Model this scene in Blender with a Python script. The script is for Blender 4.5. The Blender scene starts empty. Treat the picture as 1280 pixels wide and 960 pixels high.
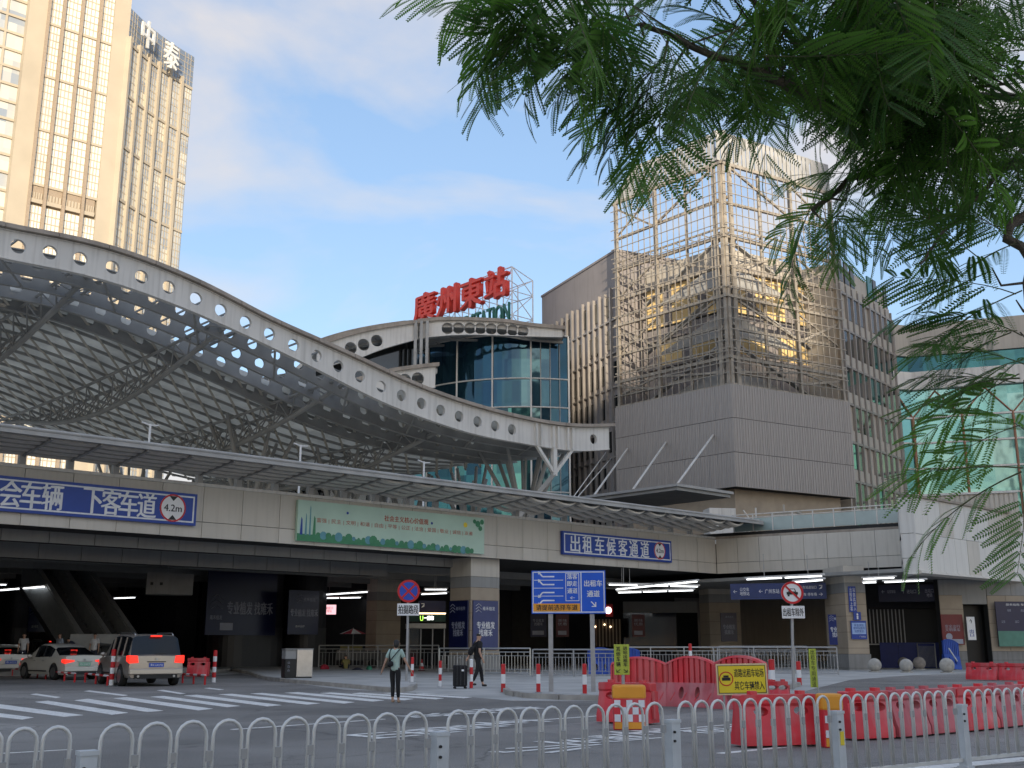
import bpy, bmesh, math, random
from mathutils import Vector as V, Matrix, Euler
random.seed(7)
R = math.radians
PI = math.pi
C = bpy.context.scene.collection
scene = bpy.context.scene

# ------------------------------------------------------------------ camera
F_PX, TILT, EYE = 1377.0, math.atan(0.2382), 1.4
cam_d = bpy.data.cameras.new('camera')
cam = bpy.data.objects.new('camera', cam_d)
C.objects.link(cam)
cam.location = (0, 0, EYE)
cam.rotation_euler = (PI / 2 + TILT, 0, 0)
cam_d.sensor_width = 36
cam_d.lens = 36 * F_PX / 1280
cam_d.clip_start = 0.1
cam_d.clip_end = 6000
scene.camera = cam

# ------------------------------------------------------------------ sky and sun
SUN_EL, SUN_AZ = R(11), R(172)      # azimuth of the sun, clockwise from +Y
scene.view_settings.view_transform = 'Standard'
scene.view_settings.look = 'None'
scene.view_settings.exposure = 1.3
scene.view_settings.gamma = 1.0
world = bpy.data.worlds.new('World')
scene.world = world
world.use_nodes = True
wn, wl = world.node_tree.nodes, world.node_tree.links
wn.clear()
w_out = wn.new('ShaderNodeOutputWorld')
w_bg = wn.new('ShaderNodeBackground')
w_bg.inputs['Strength'].default_value = 0.15
sky = wn.new('ShaderNodeTexSky')
sky.sky_type = 'NISHITA'
sky.sun_disc = False
sky.sun_elevation = SUN_EL
sky.sun_rotation = SUN_AZ
sky.air_density = 1.0
sky.dust_density = 1.0
sky.ozone_density = 1.0
tc = wn.new('ShaderNodeTexCoord')
mp = wn.new('ShaderNodeMapping')
mp.inputs['Scale'].default_value = (1.0, 1.0, 2.2)
mp.inputs['Location'].default_value = (0.35, 0.1, 0.2)
n1 = wn.new('ShaderNodeTexNoise')
n1.inputs['Scale'].default_value = 3.1
n1.inputs['Detail'].default_value = 8
n1.inputs['Roughness'].default_value = 0.5
n1.inputs['Distortion'].default_value = 0.3
rp = wn.new('ShaderNodeValToRGB')
rp.color_ramp.elements[0].position = 0.45
rp.color_ramp.elements[1].position = 0.63
mx = wn.new('ShaderNodeMix')
mx.data_type = 'RGBA'
mx.inputs[7].default_value = (2.3, 2.15, 2.08, 1)
mul = wn.new('ShaderNodeMath'); mul.operation = 'MULTIPLY'; mul.inputs[1].default_value = 0.85
base = wn.new('ShaderNodeMix'); base.data_type = 'RGBA'; base.inputs[0].default_value = 0.6
base.inputs[7].default_value = (0.68, 1.08, 1.88, 1)
wl.new(tc.outputs['Generated'], mp.inputs['Vector'])
wl.new(mp.outputs['Vector'], n1.inputs['Vector'])
wl.new(n1.outputs['Fac'], rp.inputs['Fac'])
wl.new(rp.outputs['Color'], mul.inputs[0])
wl.new(sky.outputs['Color'], base.inputs[6])
wl.new(base.outputs[2], mx.inputs[6])
wl.new(mul.outputs[0], mx.inputs[0])
wl.new(mx.outputs[2], w_bg.inputs['Color'])
wl.new(w_bg.outputs[0], w_out.inputs['Surface'])

sun_d = bpy.data.lights.new('sun', 'SUN')
sun_d.energy = 2.3
sun_d.angle = R(0.5)
sun_d.color = (1.0, 0.86, 0.66)
sun = bpy.data.objects.new('sun', sun_d)
C.objects.link(sun)
sdir = V((math.sin(SUN_AZ) * math.cos(SUN_EL), math.cos(SUN_AZ) * math.cos(SUN_EL), math.sin(SUN_EL)))
sun.rotation_euler = sdir.to_track_quat('Z', 'Y').to_euler()

# ------------------------------------------------------------------ measuring helpers
ct, st = math.cos(TILT), math.sin(TILT)
def ray(px, py):
    x, y = (px - 640) / F_PX, (480 - py) / F_PX
    return V((x, ct - y * st, st + y * ct))
def at(px, py, Y):
    r = ray(px, py); t = Y / r.y
    return V((r.x * t, Y, EYE + r.z * t))
def gnd(px, py, z=0.0):
    r = ray(px, py); t = (z - EYE) / r.z
    return V((r.x * t, r.y * t, z))
class Frame:
    """a place on the ground with a heading; y runs away from the camera side"""
    def __init__(s, x, y, ang):
        s.o = V((x, y, 0)); s.a = ang
        s.ex = V((math.cos(ang), math.sin(ang), 0)); s.ey = V((-math.sin(ang), math.cos(ang), 0))
    def w(s, x, y, z=0.0):
        return s.o + s.ex * x + s.ey * y + V((0, 0, z))
    def l(s, p):
        d = V(p) - s.o
        return V((d.dot(s.ex), d.dot(s.ey), p[2]))
    def hy(s, px, py, c=0.0):
        r = ray(px, py); e = V((0, 0, EYE))
        t = (c - (e - s.o).dot(s.ey)) / r.dot(s.ey)
        return s.l(e + r * t)
    def hx(s, px, py, c=0.0):
        r = ray(px, py); e = V((0, 0, EYE))
        t = (c - (e - s.o).dot(s.ex)) / r.dot(s.ex)
        return s.l(e + r * t)

# ------------------------------------------------------------------ materials
def mat(name, col, rough=0.7, metal=0.0, var=0.12, scale=3.0, bump=0.0, bscale=None, emit=None, estr=0.0,
        streak=0.0, dirt=None, spec=0.5, coord='Object', trans=0.0, alpha=None, coat=0.0):
    m = bpy.data.materials.new(name)
    m.use_nodes = True
    n, l = m.node_tree.nodes, m.node_tree.links
    b = n['Principled BSDF']
    b.inputs['Roughness'].default_value = rough
    b.inputs['Metallic'].default_value = metal
    b.inputs['Specular IOR Level'].default_value = spec
    b.inputs['Coat Weight'].default_value = coat
    c4 = (col[0], col[1], col[2], 1)
    t = n.new('ShaderNodeTexCoord')
    nz = n.new('ShaderNodeTexNoise')
    nz.inputs['Scale'].default_value = scale
    nz.inputs['Detail'].default_value = 6
    l.new(t.outputs[coord], nz.inputs['Vector'])
    mr = n.new('ShaderNodeMapRange')
    mr.inputs[1].default_value = 0.3; mr.inputs[2].default_value = 0.7
    mr.inputs[3].default_value = 1 - var; mr.inputs[4].default_value = 1 + var
    l.new(nz.outputs['Fac'], mr.inputs[0])
    mu = n.new('ShaderNodeMix'); mu.data_type = 'RGBA'; mu.blend_type = 'MULTIPLY'; mu.inputs[0].default_value = 1
    mu.inputs[6].default_value = c4
    l.new(mr.outputs[0], mu.inputs[7])
    out = mu.outputs[2]
    if streak > 0:
        mp_ = n.new('ShaderNodeMapping'); mp_.inputs['Scale'].default_value = (2.2, 2.2, 0.12)
        l.new(t.outputs[coord], mp_.inputs['Vector'])
        n2 = n.new('ShaderNodeTexNoise'); n2.inputs['Scale'].default_value = 2.0; n2.inputs['Detail'].default_value = 5
        l.new(mp_.outputs[0], n2.inputs['Vector'])
        r2 = n.new('ShaderNodeMapRange'); r2.inputs[1].default_value = 0.48; r2.inputs[2].default_value = 0.75
        r2.inputs[3].default_value = 0; r2.inputs[4].default_value = streak
        l.new(n2.outputs['Fac'], r2.inputs[0])
        m2 = n.new('ShaderNodeMix'); m2.data_type = 'RGBA'
        d = dirt or (col[0] * .45, col[1] * .42, col[2] * .38)
        m2.inputs[7].default_value = (d[0], d[1], d[2], 1)
        l.new(r2.outputs[0], m2.inputs[0]); l.new(out, m2.inputs[6])
        out = m2.outputs[2]
    l.new(out, b.inputs['Base Color'])
    if bump > 0:
        nb = n.new('ShaderNodeTexNoise'); nb.inputs['Scale'].default_value = bscale or scale * 8; nb.inputs['Detail'].default_value = 5
        l.new(t.outputs[coord], nb.inputs['Vector'])
        bp = n.new('ShaderNodeBump'); bp.inputs['Strength'].default_value = bump; bp.inputs['Distance'].default_value = 0.02
        l.new(nb.outputs['Fac'], bp.inputs['Height']); l.new(bp.outputs[0], b.inputs['Normal'])
    if emit:
        b.inputs['Emission Color'].default_value = (emit[0], emit[1], emit[2], 1)
        b.inputs['Emission Strength'].default_value = estr
    if trans > 0:
        b.inputs['Transmission Weight'].default_value = trans
    return m
def pane_mat(name, cols, rough=0.08, metal=0.0, cell=(2.0, 2.0, 1.0), seed=0.0, spec=0.8):
    """glass whose panes differ: colour picked per pane by a white noise on the pane grid"""
    m = bpy.data.materials.new(name); m.use_nodes = True
    n, l = m.node_tree.nodes, m.node_tree.links
    b = n['Principled BSDF']; b.inputs['Roughness'].default_value = rough; b.inputs['Metallic'].default_value = metal
    b.inputs['Specular IOR Level'].default_value = spec
    t = n.new('ShaderNodeTexCoord')
    dv = n.new('ShaderNodeVectorMath'); dv.operation = 'DIVIDE'; dv.inputs[1].default_value = cell
    fl = n.new('ShaderNodeVectorMath'); fl.operation = 'FLOOR'
    l.new(t.outputs['Object'], dv.inputs[0]); l.new(dv.outputs[0], fl.inputs[0])
    wn_ = n.new('ShaderNodeTexWhiteNoise'); l.new(fl.outputs[0], wn_.inputs['Vector'])
    rp_ = n.new('ShaderNodeValToRGB'); rp_.color_ramp.interpolation = 'LINEAR'
    for i, c in enumerate(cols):
        p = i / max(1, len(cols) - 1)
        e = rp_.color_ramp.elements[i] if i < 2 else rp_.color_ramp.elements.new(p)
        e.position = p; e.color = (c[0], c[1], c[2], 1)
    l.new(wn_.outputs['Value'], rp_.inputs['Fac'])
    l.new(rp_.outputs[0], b.inputs['Base Color'])
    nb = n.new('ShaderNodeTexNoise'); nb.inputs['Scale'].default_value = 0.35; nb.inputs['Detail'].default_value = 2
    l.new(t.outputs['Object'], nb.inputs['Vector'])
    bp = n.new('ShaderNodeBump'); bp.inputs['Strength'].default_value = 0.25; bp.inputs['Distance'].default_value = 0.15
    l.new(nb.outputs['Fac'], bp.inputs['Height']); l.new(bp.outputs[0], b.inputs['Normal'])
    return m

M = {}
def asphalt():
    m = mat('asphalt', (0.205, 0.195, 0.182), 0.88, var=0.22, scale=0.35, bump=0.6, bscale=60)
    n, l = m.node_tree.nodes, m.node_tree.links
    b = n['Principled BSDF']
    src = b.inputs['Base Color'].links[0].from_socket
    t = [x for x in n if x.type == 'TEX_COORD'][0]
    # fine aggregate, cracks and worn patches
    nf = n.new('ShaderNodeTexNoise'); nf.inputs['Scale'].default_value = 55; nf.inputs['Detail'].default_value = 3
    l.new(t.outputs['Object'], nf.inputs['Vector'])
    mr = n.new('ShaderNodeMapRange'); mr.inputs[1].default_value = .35; mr.inputs[2].default_value = .65
    mr.inputs[3].default_value = .66; mr.inputs[4].default_value = 1.38
    l.new(nf.outputs['Fac'], mr.inputs[0])
    mu = n.new('ShaderNodeMix'); mu.data_type = 'RGBA'; mu.blend_type = 'MULTIPLY'; mu.inputs[0].default_value = 1
    l.new(src, mu.inputs[6]); l.new(mr.outputs[0], mu.inputs[7])
    vo = n.new('ShaderNodeTexVoronoi'); vo.feature = 'DISTANCE_TO_EDGE'; vo.inputs['Scale'].default_value = 0.28
    nd = n.new('ShaderNodeTexNoise'); nd.inputs['Scale'].default_value = 1.1; nd.inputs['Detail'].default_value = 6
    ad = n.new('ShaderNodeMix'); ad.data_type = 'VECTOR'; ad.inputs[0].default_value = .35
    l.new(t.outputs['Object'], nd.inputs['Vector']); l.new(t.outputs['Object'], ad.inputs[4]); l.new(nd.outputs['Color'], ad.inputs[5])
    l.new(ad.outputs[1], vo.inputs['Vector'])
    cr = n.new('ShaderNodeMapRange'); cr.inputs[1].default_value = 0.0; cr.inputs[2].default_value = 0.006
    cr.inputs[3].default_value = 0.6; cr.inputs[4].default_value = 1.0
    l.new(vo.outputs['Distance'], cr.inputs[0])
    m3 = n.new('ShaderNodeMix'); m3.data_type = 'RGBA'; m3.blend_type = 'MULTIPLY'; m3.inputs[0].default_value = 1
    l.new(mu.outputs[2], m3.inputs[6]); l.new(cr.outputs[0], m3.inputs[7])
    nl = n.new('ShaderNodeTexNoise'); nl.inputs['Scale'].default_value = .12; nl.inputs['Detail'].default_value = 4
    l.new(t.outputs['Object'], nl.inputs['Vector'])
    ml = n.new('ShaderNodeMapRange'); ml.inputs[1].default_value = .35; ml.inputs[2].default_value = .65
    ml.inputs[3].default_value = .8; ml.inputs[4].default_value = 1.25
    l.new(nl.outputs['Fac'], ml.inputs[0])
    m4 = n.new('ShaderNodeMix'); m4.data_type = 'RGBA'; m4.blend_type = 'MULTIPLY'; m4.inputs[0].default_value = 1
    l.new(m3.outputs[2], m4.inputs[6]); l.new(ml.outputs[0], m4.inputs[7])
    # repair patches and oil spots
    vp = n.new('ShaderNodeTexVoronoi'); vp.inputs['Scale'].default_value = .11; vp.distance = 'CHEBYCHEV'
    mpp = n.new('ShaderNodeMapping'); mpp.inputs['Rotation'].default_value = (0, 0, .7); l.new(t.outputs['Object'], mpp.inputs['Vector']); l.new(mpp.outputs[0], vp.inputs['Vector'])
    sp_ = n.new('ShaderNodeSeparateColor'); l.new(vp.outputs['Color'], sp_.inputs[0])
    mq = n.new('ShaderNodeMapRange'); mq.inputs[3].default_value = .82; mq.inputs[4].default_value = 1.2; l.new(sp_.outputs[0], mq.inputs[0])
    m5 = n.new('ShaderNodeMix'); m5.data_type = 'RGBA'; m5.blend_type = 'MULTIPLY'; m5.inputs[0].default_value = 1
    l.new(m4.outputs[2], m5.inputs[6]); l.new(mq.outputs[0], m5.inputs[7])
    no = n.new('ShaderNodeTexNoise'); no.inputs['Scale'].default_value = 1.6; no.inputs['Detail'].default_value = 3; l.new(t.outputs['Object'], no.inputs['Vector'])
    mo = n.new('ShaderNodeMapRange'); mo.inputs[1].default_value = .62; mo.inputs[2].default_value = .74; mo.inputs[3].default_value = 1; mo.inputs[4].default_value = .62; l.new(no.outputs['Fac'], mo.inputs[0])
    m6 = n.new('ShaderNodeMix'); m6.data_type = 'RGBA'; m6.blend_type = 'MULTIPLY'; m6.inputs[0].default_value = 1
    l.new(m5.outputs[2], m6.inputs[6]); l.new(mo.outputs[0], m6.inputs[7]); l.new(m6.outputs[2], b.inputs['Base Color'])
    return m
M['asphalt'] = asphalt()
M['paving'] = mat('concrete_paving', (0.43, 0.425, 0.405), 0.85, var=0.2, scale=0.6, bump=0.4, bscale=30)
M['kerb'] = mat('kerb_stone', (0.34, 0.32, 0.29), 0.8, var=0.25, scale=2, bump=0.3)
def translucent(m, w):
    n, l = m.node_tree.nodes, m.node_tree.links
    b = n['Principled BSDF']; tb = n.new('ShaderNodeBsdfTranslucent'); ms = n.new('ShaderNodeMixShader'); ms.inputs[0].default_value = w
    l.new(b.inputs['Base Color'].links[0].from_socket, tb.inputs['Color'])
    l.new(b.outputs[0], ms.inputs[1]); l.new(tb.outputs[0], ms.inputs[2]); l.new(ms.outputs[0], n['Material Output'].inputs['Surface'])
    return m
def worn_paint(name, c):
    m = mat(name, c, 0.7, var=0.12, scale=2)
    n, l = m.node_tree.nodes, m.node_tree.links
    b = n['Principled BSDF']; src = b.inputs['Base Color'].links[0].from_socket
    t = [x for x in n if x.type == 'TEX_COORD'][0]
    nf = n.new('ShaderNodeTexNoise'); nf.inputs['Scale'].default_value = 9; nf.inputs['Detail'].default_value = 9; nf.inputs['Roughness'].default_value = .7
    l.new(t.outputs['Object'], nf.inputs['Vector'])
    mr = n.new('ShaderNodeMapRange'); mr.inputs[1].default_value = .56; mr.inputs[2].default_value = .64; mr.inputs[3].default_value = 0; mr.inputs[4].default_value = .75
    l.new(nf.outputs['Fac'], mr.inputs[0])
    mx_ = n.new('ShaderNodeMix'); mx_.data_type = 'RGBA'; mx_.inputs[7].default_value = (.1, .1, .105, 1)
    l.new(mr.outputs[0], mx_.inputs[0]); l.new(src, mx_.inputs[6]); l.new(mx_.outputs[2], b.inputs['Base Color'])
    return m
M['road_paint'] = worn_paint('worn_road_paint', (0.78, 0.77, 0.74))
M['panel'] = mat('grey_aluminium_panel', (0.58, 0.54, 0.47), 0.5, var=0.06, scale=0.4, streak=0.22, spec=0.4)
M['panel3'] = mat('off_white_panel', (0.74, 0.72, 0.67), 0.5, var=0.05, scale=0.4, streak=0.25, spec=0.4)
M['panel2'] = mat('aluminium_panel_paler', (0.63, 0.59, 0.52), 0.5, var=0.07, scale=0.5, streak=0.3, spec=0.4)
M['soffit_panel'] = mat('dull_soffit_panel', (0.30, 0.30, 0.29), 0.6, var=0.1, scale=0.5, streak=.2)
M['joint'] = mat('dark_joint', (0.03, 0.03, 0.03), 0.9)
M['concrete'] = mat('concrete', (0.26, 0.255, 0.245), 0.85, var=0.18, scale=0.8, bump=0.3, streak=0.3)
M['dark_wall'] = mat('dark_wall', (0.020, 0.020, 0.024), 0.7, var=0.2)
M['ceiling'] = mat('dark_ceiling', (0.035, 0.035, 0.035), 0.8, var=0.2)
M['steel'] = mat('galvanised_steel', (0.36, 0.36, 0.36), 0.45, 0.35, var=0.12, scale=6)
M['stainless'] = mat('stainless_steel', (0.55, 0.54, 0.52), 0.28, 0.9, var=0.08, scale=4)
M['white_steel'] = mat('weathered_white_steel', (0.70, 0.68, 0.64), 0.5, var=0.08, scale=0.5, streak=0.4, dirt=(.3, .28, .25))
M['grey_steel'] = mat('grey_painted_steel', (0.40, 0.395, 0.38), 0.55, var=0.15, scale=1.0)
M['dull_steel'] = mat('dull_roof_steel', (0.33, 0.33, 0.32), 0.6, var=0.15, scale=0.7)
M['coping'] = mat('brown_grey_coping', (0.36, 0.31, 0.26), 0.8, var=0.2, scale=1.0, streak=0.35)
M['roof_sheet'] = mat('roof_sheet', (0.48, 0.47, 0.45), 0.5, var=0.15, scale=0.3)
M['skylight_sheet'] = translucent(mat('translucent_roof_sheet', (0.78, 0.77, 0.72), 0.5, var=0.2, scale=0.4), .5)
M['esc_metal'] = mat('escalator_cladding', (0.34, 0.36, 0.37), 0.4, .3, var=.1)
M['tan_stone'] = mat('tan_stone', (0.40, 0.33, 0.25), 0.6, var=0.12, scale=0.9, bump=.1)
M['beige'] = mat('beige_render', (0.50, 0.46, 0.40), 0.8, var=0.08, scale=0.3, streak=0.25)
M['brown_metal'] = mat('brown_grey_metal_cladding', (0.40, 0.365, 0.34), 0.5, 0.2, var=0.12, scale=0.25, streak=0.3)
M['fin_wall'] = mat('purple_grey_wall', (0.27, 0.245, 0.24), 0.65, var=0.1, scale=0.3, streak=.2)
M['fin'] = mat('fin_metal', (0.34, 0.31, 0.285), 0.5, 0.2, var=0.12, scale=0.5)
M['blue_sign'] = mat('blue_sign_sheet', (0.010, 0.05, 0.32), 0.4, var=0.05)
M['blue_bright'] = mat('bright_blue_sign', (0.004, 0.10, 0.62), 0.35, var=0.04)
M['white'] = mat('white_paint', (0.80, 0.80, 0.80), 0.5, var=0.03)
M['black'] = mat('black_paint', (0.012, 0.012, 0.012), 0.5, var=0.1)
M['red'] = mat('red_paint', (0.55, 0.015, 0.02), 0.45, var=0.1)
M['yellow'] = mat('yellow_sheet', (0.80, 0.62, 0.03), 0.45, var=0.06)
M['lime'] = mat('lime_sheet', (0.42, 0.50, 0.06), 0.5, var=0.1, scale=10)
M['orange'] = mat('orange_sheet', (0.78, 0.33, 0.03), 0.45, var=0.08)
M['navy'] = mat('navy_poster', (0.006, 0.010, 0.055), 0.3, var=0.08)
M['navy2'] = mat('slate_blue_poster', (0.05, 0.06, 0.17), 0.3, var=0.08)
M['poster_text'] = mat('poster_print', (0.35, 0.37, 0.45), 0.5)
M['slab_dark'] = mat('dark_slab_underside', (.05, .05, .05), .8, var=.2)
M['glass_dark'] = mat('dark_glass', (0.012, 0.014, 0.016), 0.06, var=0.1, spec=0.9)
M['rubber'] = mat('tyre_rubber', (0.018, 0.018, 0.018), 0.85, var=0.1)
M['chrome'] = mat('wheel_alloy', (0.42, 0.42, 0.42), 0.3, 0.9, var=0.05)
M['tube_light'] = mat('lit_tube', (0.9, 0.9, 0.9), 0.5, emit=(0.92, 0.96, 1.0), estr=1.1)
M['tail_on'] = mat('lit_tail_lamp', (0.6, 0.02, 0.01), 0.3, emit=(1, 0.03, 0.015), estr=.55)
M['tail_off'] = mat('tail_lamp', (0.25, 0.01, 0.01), 0.2, spec=.8, emit=(1, .05, .02), estr=.12)

# ------------------------------------------------------------------ mesh builder
class MB:
    def __init__(s):
        s.v = []; s.f = []; s.m = []
    def add(s, vs, fs, m=0):
        o = len(s.v); s.v.extend([tuple(v) for v in vs])
        s.f.extend([tuple(i + o for i in f) for f in fs]); s.m.extend([m] * len(fs))
        return s
    def box(s, x0, y0, z0, x1, y1, z1, m=0):
        if x0 > x1: x0, x1 = x1, x0
        if y0 > y1: y0, y1 = y1, y0
        if z0 > z1: z0, z1 = z1, z0
        return s.add([(x0, y0, z0), (x1, y0, z0), (x1, y1, z0), (x0, y1, z0), (x0, y0, z1), (x1, y0, z1), (x1, y1, z1), (x0, y1, z1)],
                     [(0, 3, 2, 1), (4, 5, 6, 7), (0, 1, 5, 4), (1, 2, 6, 5), (2, 3, 7, 6), (3, 0, 4, 7)], m)
    def hexa(s, p, m=0):   # 8 corners, bottom ring then top ring
        return s.add(p, [(0, 3, 2, 1), (4, 5, 6, 7), (0, 1, 5, 4), (1, 2, 6, 5), (2, 3, 7, 6), (3, 0, 4, 7)], m)
    def quad(s, a, b, c, d, m=0):
        return s.add([a, b, c, d], [(0, 1, 2, 3)], m)
    def bar(s, p, q, w, h, m=0, up=(0, 0, 1)):
        p, q = V(p), V(q); d = q - p
        if d.length < 1e-6: return s
        d.normalize(); u = V(up)
        if abs(d.dot(u)) > .97: u = V((1, 0, 0))
        a = d.cross(u).normalized() * (w / 2); b = a.cross(d).normalized() * (h / 2)
        return s.hexa([p - a - b, p + a - b, p + a + b, p - a + b, q - a - b, q + a - b, q + a + b, q - a + b], m)
    def tube(s, p, q, r, n=6, r2=None, m=0, caps=True):
        p, q = V(p), V(q); d = (q - p)
        if d.length < 1e-6: return s
        d.normalize(); u = V((0, 0, 1)) if abs(d.z) < .95 else V((1, 0, 0))
        a = d.cross(u).normalized(); b = d.cross(a)
        r2 = r if r2 is None else r2
        vs = []
        for c, rr in ((p, r), (q, r2)):
            for i in range(n):
                t = 2 * PI * i / n
                vs.append(c + (a * math.cos(t) + b * math.sin(t)) * rr)
        fs = [(i, (i + 1) % n, n + (i + 1) % n, n + i) for i in range(n)]
        if caps: fs += [tuple(range(n - 1, -1, -1)), tuple(range(n, 2 * n))]
        return s.add(vs, fs, m)
    def path(s, pts, r, n=6, m=0, rr=None):
        pts = [V(p) for p in pts]
        vs = []; k = len(pts)
        pa = None
        for i, p in enumerate(pts):
            d = (pts[min(i + 1, k - 1)] - pts[max(i - 1, 0)]).normalized()
            if pa is None:
                u = V((0, 0, 1)) if abs(d.z) < .95 else V((1, 0, 0))
                a = d.cross(u).normalized()
            else:
                a = (pa - d * pa.dot(d)).normalized()
            pa = a; b = d.cross(a)
            q = rr[i] if rr else r
            for j in range(n):
                t = 2 * PI * j / n
                vs.append(p + (a * math.cos(t) + b * math.sin(t)) * q)
        fs = []
        for i in range(k - 1):
            for j in range(n):
                fs.append((i * n + j, i * n + (j + 1) % n, (i + 1) * n + (j + 1) % n, (i + 1) * n + j))
        fs += [tuple(range(n - 1, -1, -1)), tuple(range((k - 1) * n, k * n))]
        return s.add(vs, fs, m)
    def prism(s, poly, z0, z1, m=0):      # poly in xy
        n = len(poly)
        vs = [(p[0], p[1], z0) for p in poly] + [(p[0], p[1], z1) for p in poly]
        fs = [tuple(range(n - 1, -1, -1)), tuple(range(n, 2 * n))] + [(i, (i + 1) % n, n + (i + 1) % n, n + i) for i in range(n)]
        return s.add(vs, fs, m)
    def prism_y(s, poly, y0, y1, m=0):    # poly in xz
        n = len(poly)
        vs = [(p[0], y0, p[1]) for p in poly] + [(p[0], y1, p[1]) for p in poly]
        fs = [tuple(range(n)), tuple(range(2 * n - 1, n - 1, -1))] + [(i, n + i, n + (i + 1) % n, (i + 1) % n) for i in range(n)]
        return s.add(vs, fs, m)
    def lathe(s, prof, n=16, c=(0, 0, 0), m=0):
        vs = []
        for r, z in prof:
            for i in range(n):
                t = 2 * PI * i / n
                vs.append((c[0] + r * math.cos(t), c[1] + r * math.sin(t), c[2] + z))
        fs = []
        for k in range(len(prof) - 1):
            for i in range(n):
                fs.append((k * n + i, k * n + (i + 1) % n, (k + 1) * n + (i + 1) % n, (k + 1) * n + i))
        fs += [tuple(range(n - 1, -1, -1)), tuple(range((len(prof) - 1) * n, len(prof) * n))]
        return s.add(vs, fs, m)
    def disc_y(s, cx, y, cz, r, n=20, th=0.0, m=0):
        if th <= 0:
            return s.add([(cx + r * math.cos(2 * PI * i / n), y, cz + r * math.sin(2 * PI * i / n)) for i in range(n)], [tuple(range(n))], m)
        return s.prism_y([(cx + r * math.cos(2 * PI * i / n), cz + r * math.sin(2 * PI * i / n)) for i in range(n)], y, y + th, m)
    def ring_y(s, cx, y, cz, r0, r1, n=24, th=0.004, m=0):
        vs = []
        for yy in (y, y + th):
            for r in (r0, r1):
                for i in range(n):
                    t = 2 * PI * i / n
                    vs.append((cx + r * math.cos(t), yy, cz + r * math.sin(t)))
        fs = []
        for i in range(n):
            j = (i + 1) % n
            fs += [(i, j, n + j, n + i), (2 * n + i, 3 * n + i, 3 * n + j, 2 * n + j), (n + i, n + j, 3 * n + j, 3 * n + i), (i, 2 * n + i, 2 * n + j, j)]
        return s.add(vs, fs, m)
    def mesh(s, name, mats, smooth=False, fix=True):
        me = bpy.data.meshes.new(name)
        me.from_pydata(s.v, [], s.f)
        for m in (mats if isinstance(mats, (list, tuple)) else [mats]):
            me.materials.append(M[m] if isinstance(m, str) else m)
        me.polygons.foreach_set('material_index', s.m)
        if fix:
            bm = bmesh.new(); bm.from_mesh(me); bmesh.ops.recalc_face_normals(bm, faces=bm.faces); bm.to_mesh(me); bm.free()
        if smooth:
            me.polygons.foreach_set('use_smooth', [True] * len(me.polygons))
        me.update()
        return me
    def build(s, name, mats, parent=None, loc=None, rot=None, smooth=False, bevel=0.0, fix=True, kind=None):
        o = link(s.mesh(name, mats, smooth, fix), name, parent, loc, rot)
        if bevel:
            b = o.modifiers.new('bevel', 'BEVEL'); b.width = bevel; b.segments = 2; b.limit_method = 'ANGLE'; b.angle_limit = R(40)
        if kind: o['kind'] = kind
        return o
def link(me, name, parent=None, loc=None, rot=None):
    o = bpy.data.objects.new(name, me); C.objects.link(o)
    if parent: o.parent = parent
    if loc is not None: o.location = loc
    if rot is not None: o.rotation_euler = rot if isinstance(rot, (tuple, Euler)) else (0, 0, rot)
    return o
def thing(name, label, cat, loc=(0, 0, 0), rot=0.0, group=None):
    o = link(None, name, None, loc, rot)
    o['label'] = label; o['category'] = cat
    if group: o['group'] = group
    return o
def tag(o, label, cat, group=None):
    o['label'] = label; o['category'] = cat
    if group: o['group'] = group
    return o
def struct(o):
    o['kind'] = 'structure'; return o
def clone(o, label=None, loc=None, rot=None, parent=None):
    c = o.copy(); C.objects.link(c)
    if parent: c.parent = parent
    if label: c['label'] = label
    if loc is not None: c.location = loc
    if rot is not None: c.rotation_euler = (0, 0, rot) if not isinstance(rot, (tuple, Euler)) else rot
    for ch in list(o.children): clone(ch, parent=c)
    return c
_tc = {}
_ts = bpy.data.scenes.new('lettering_bench')
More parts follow.
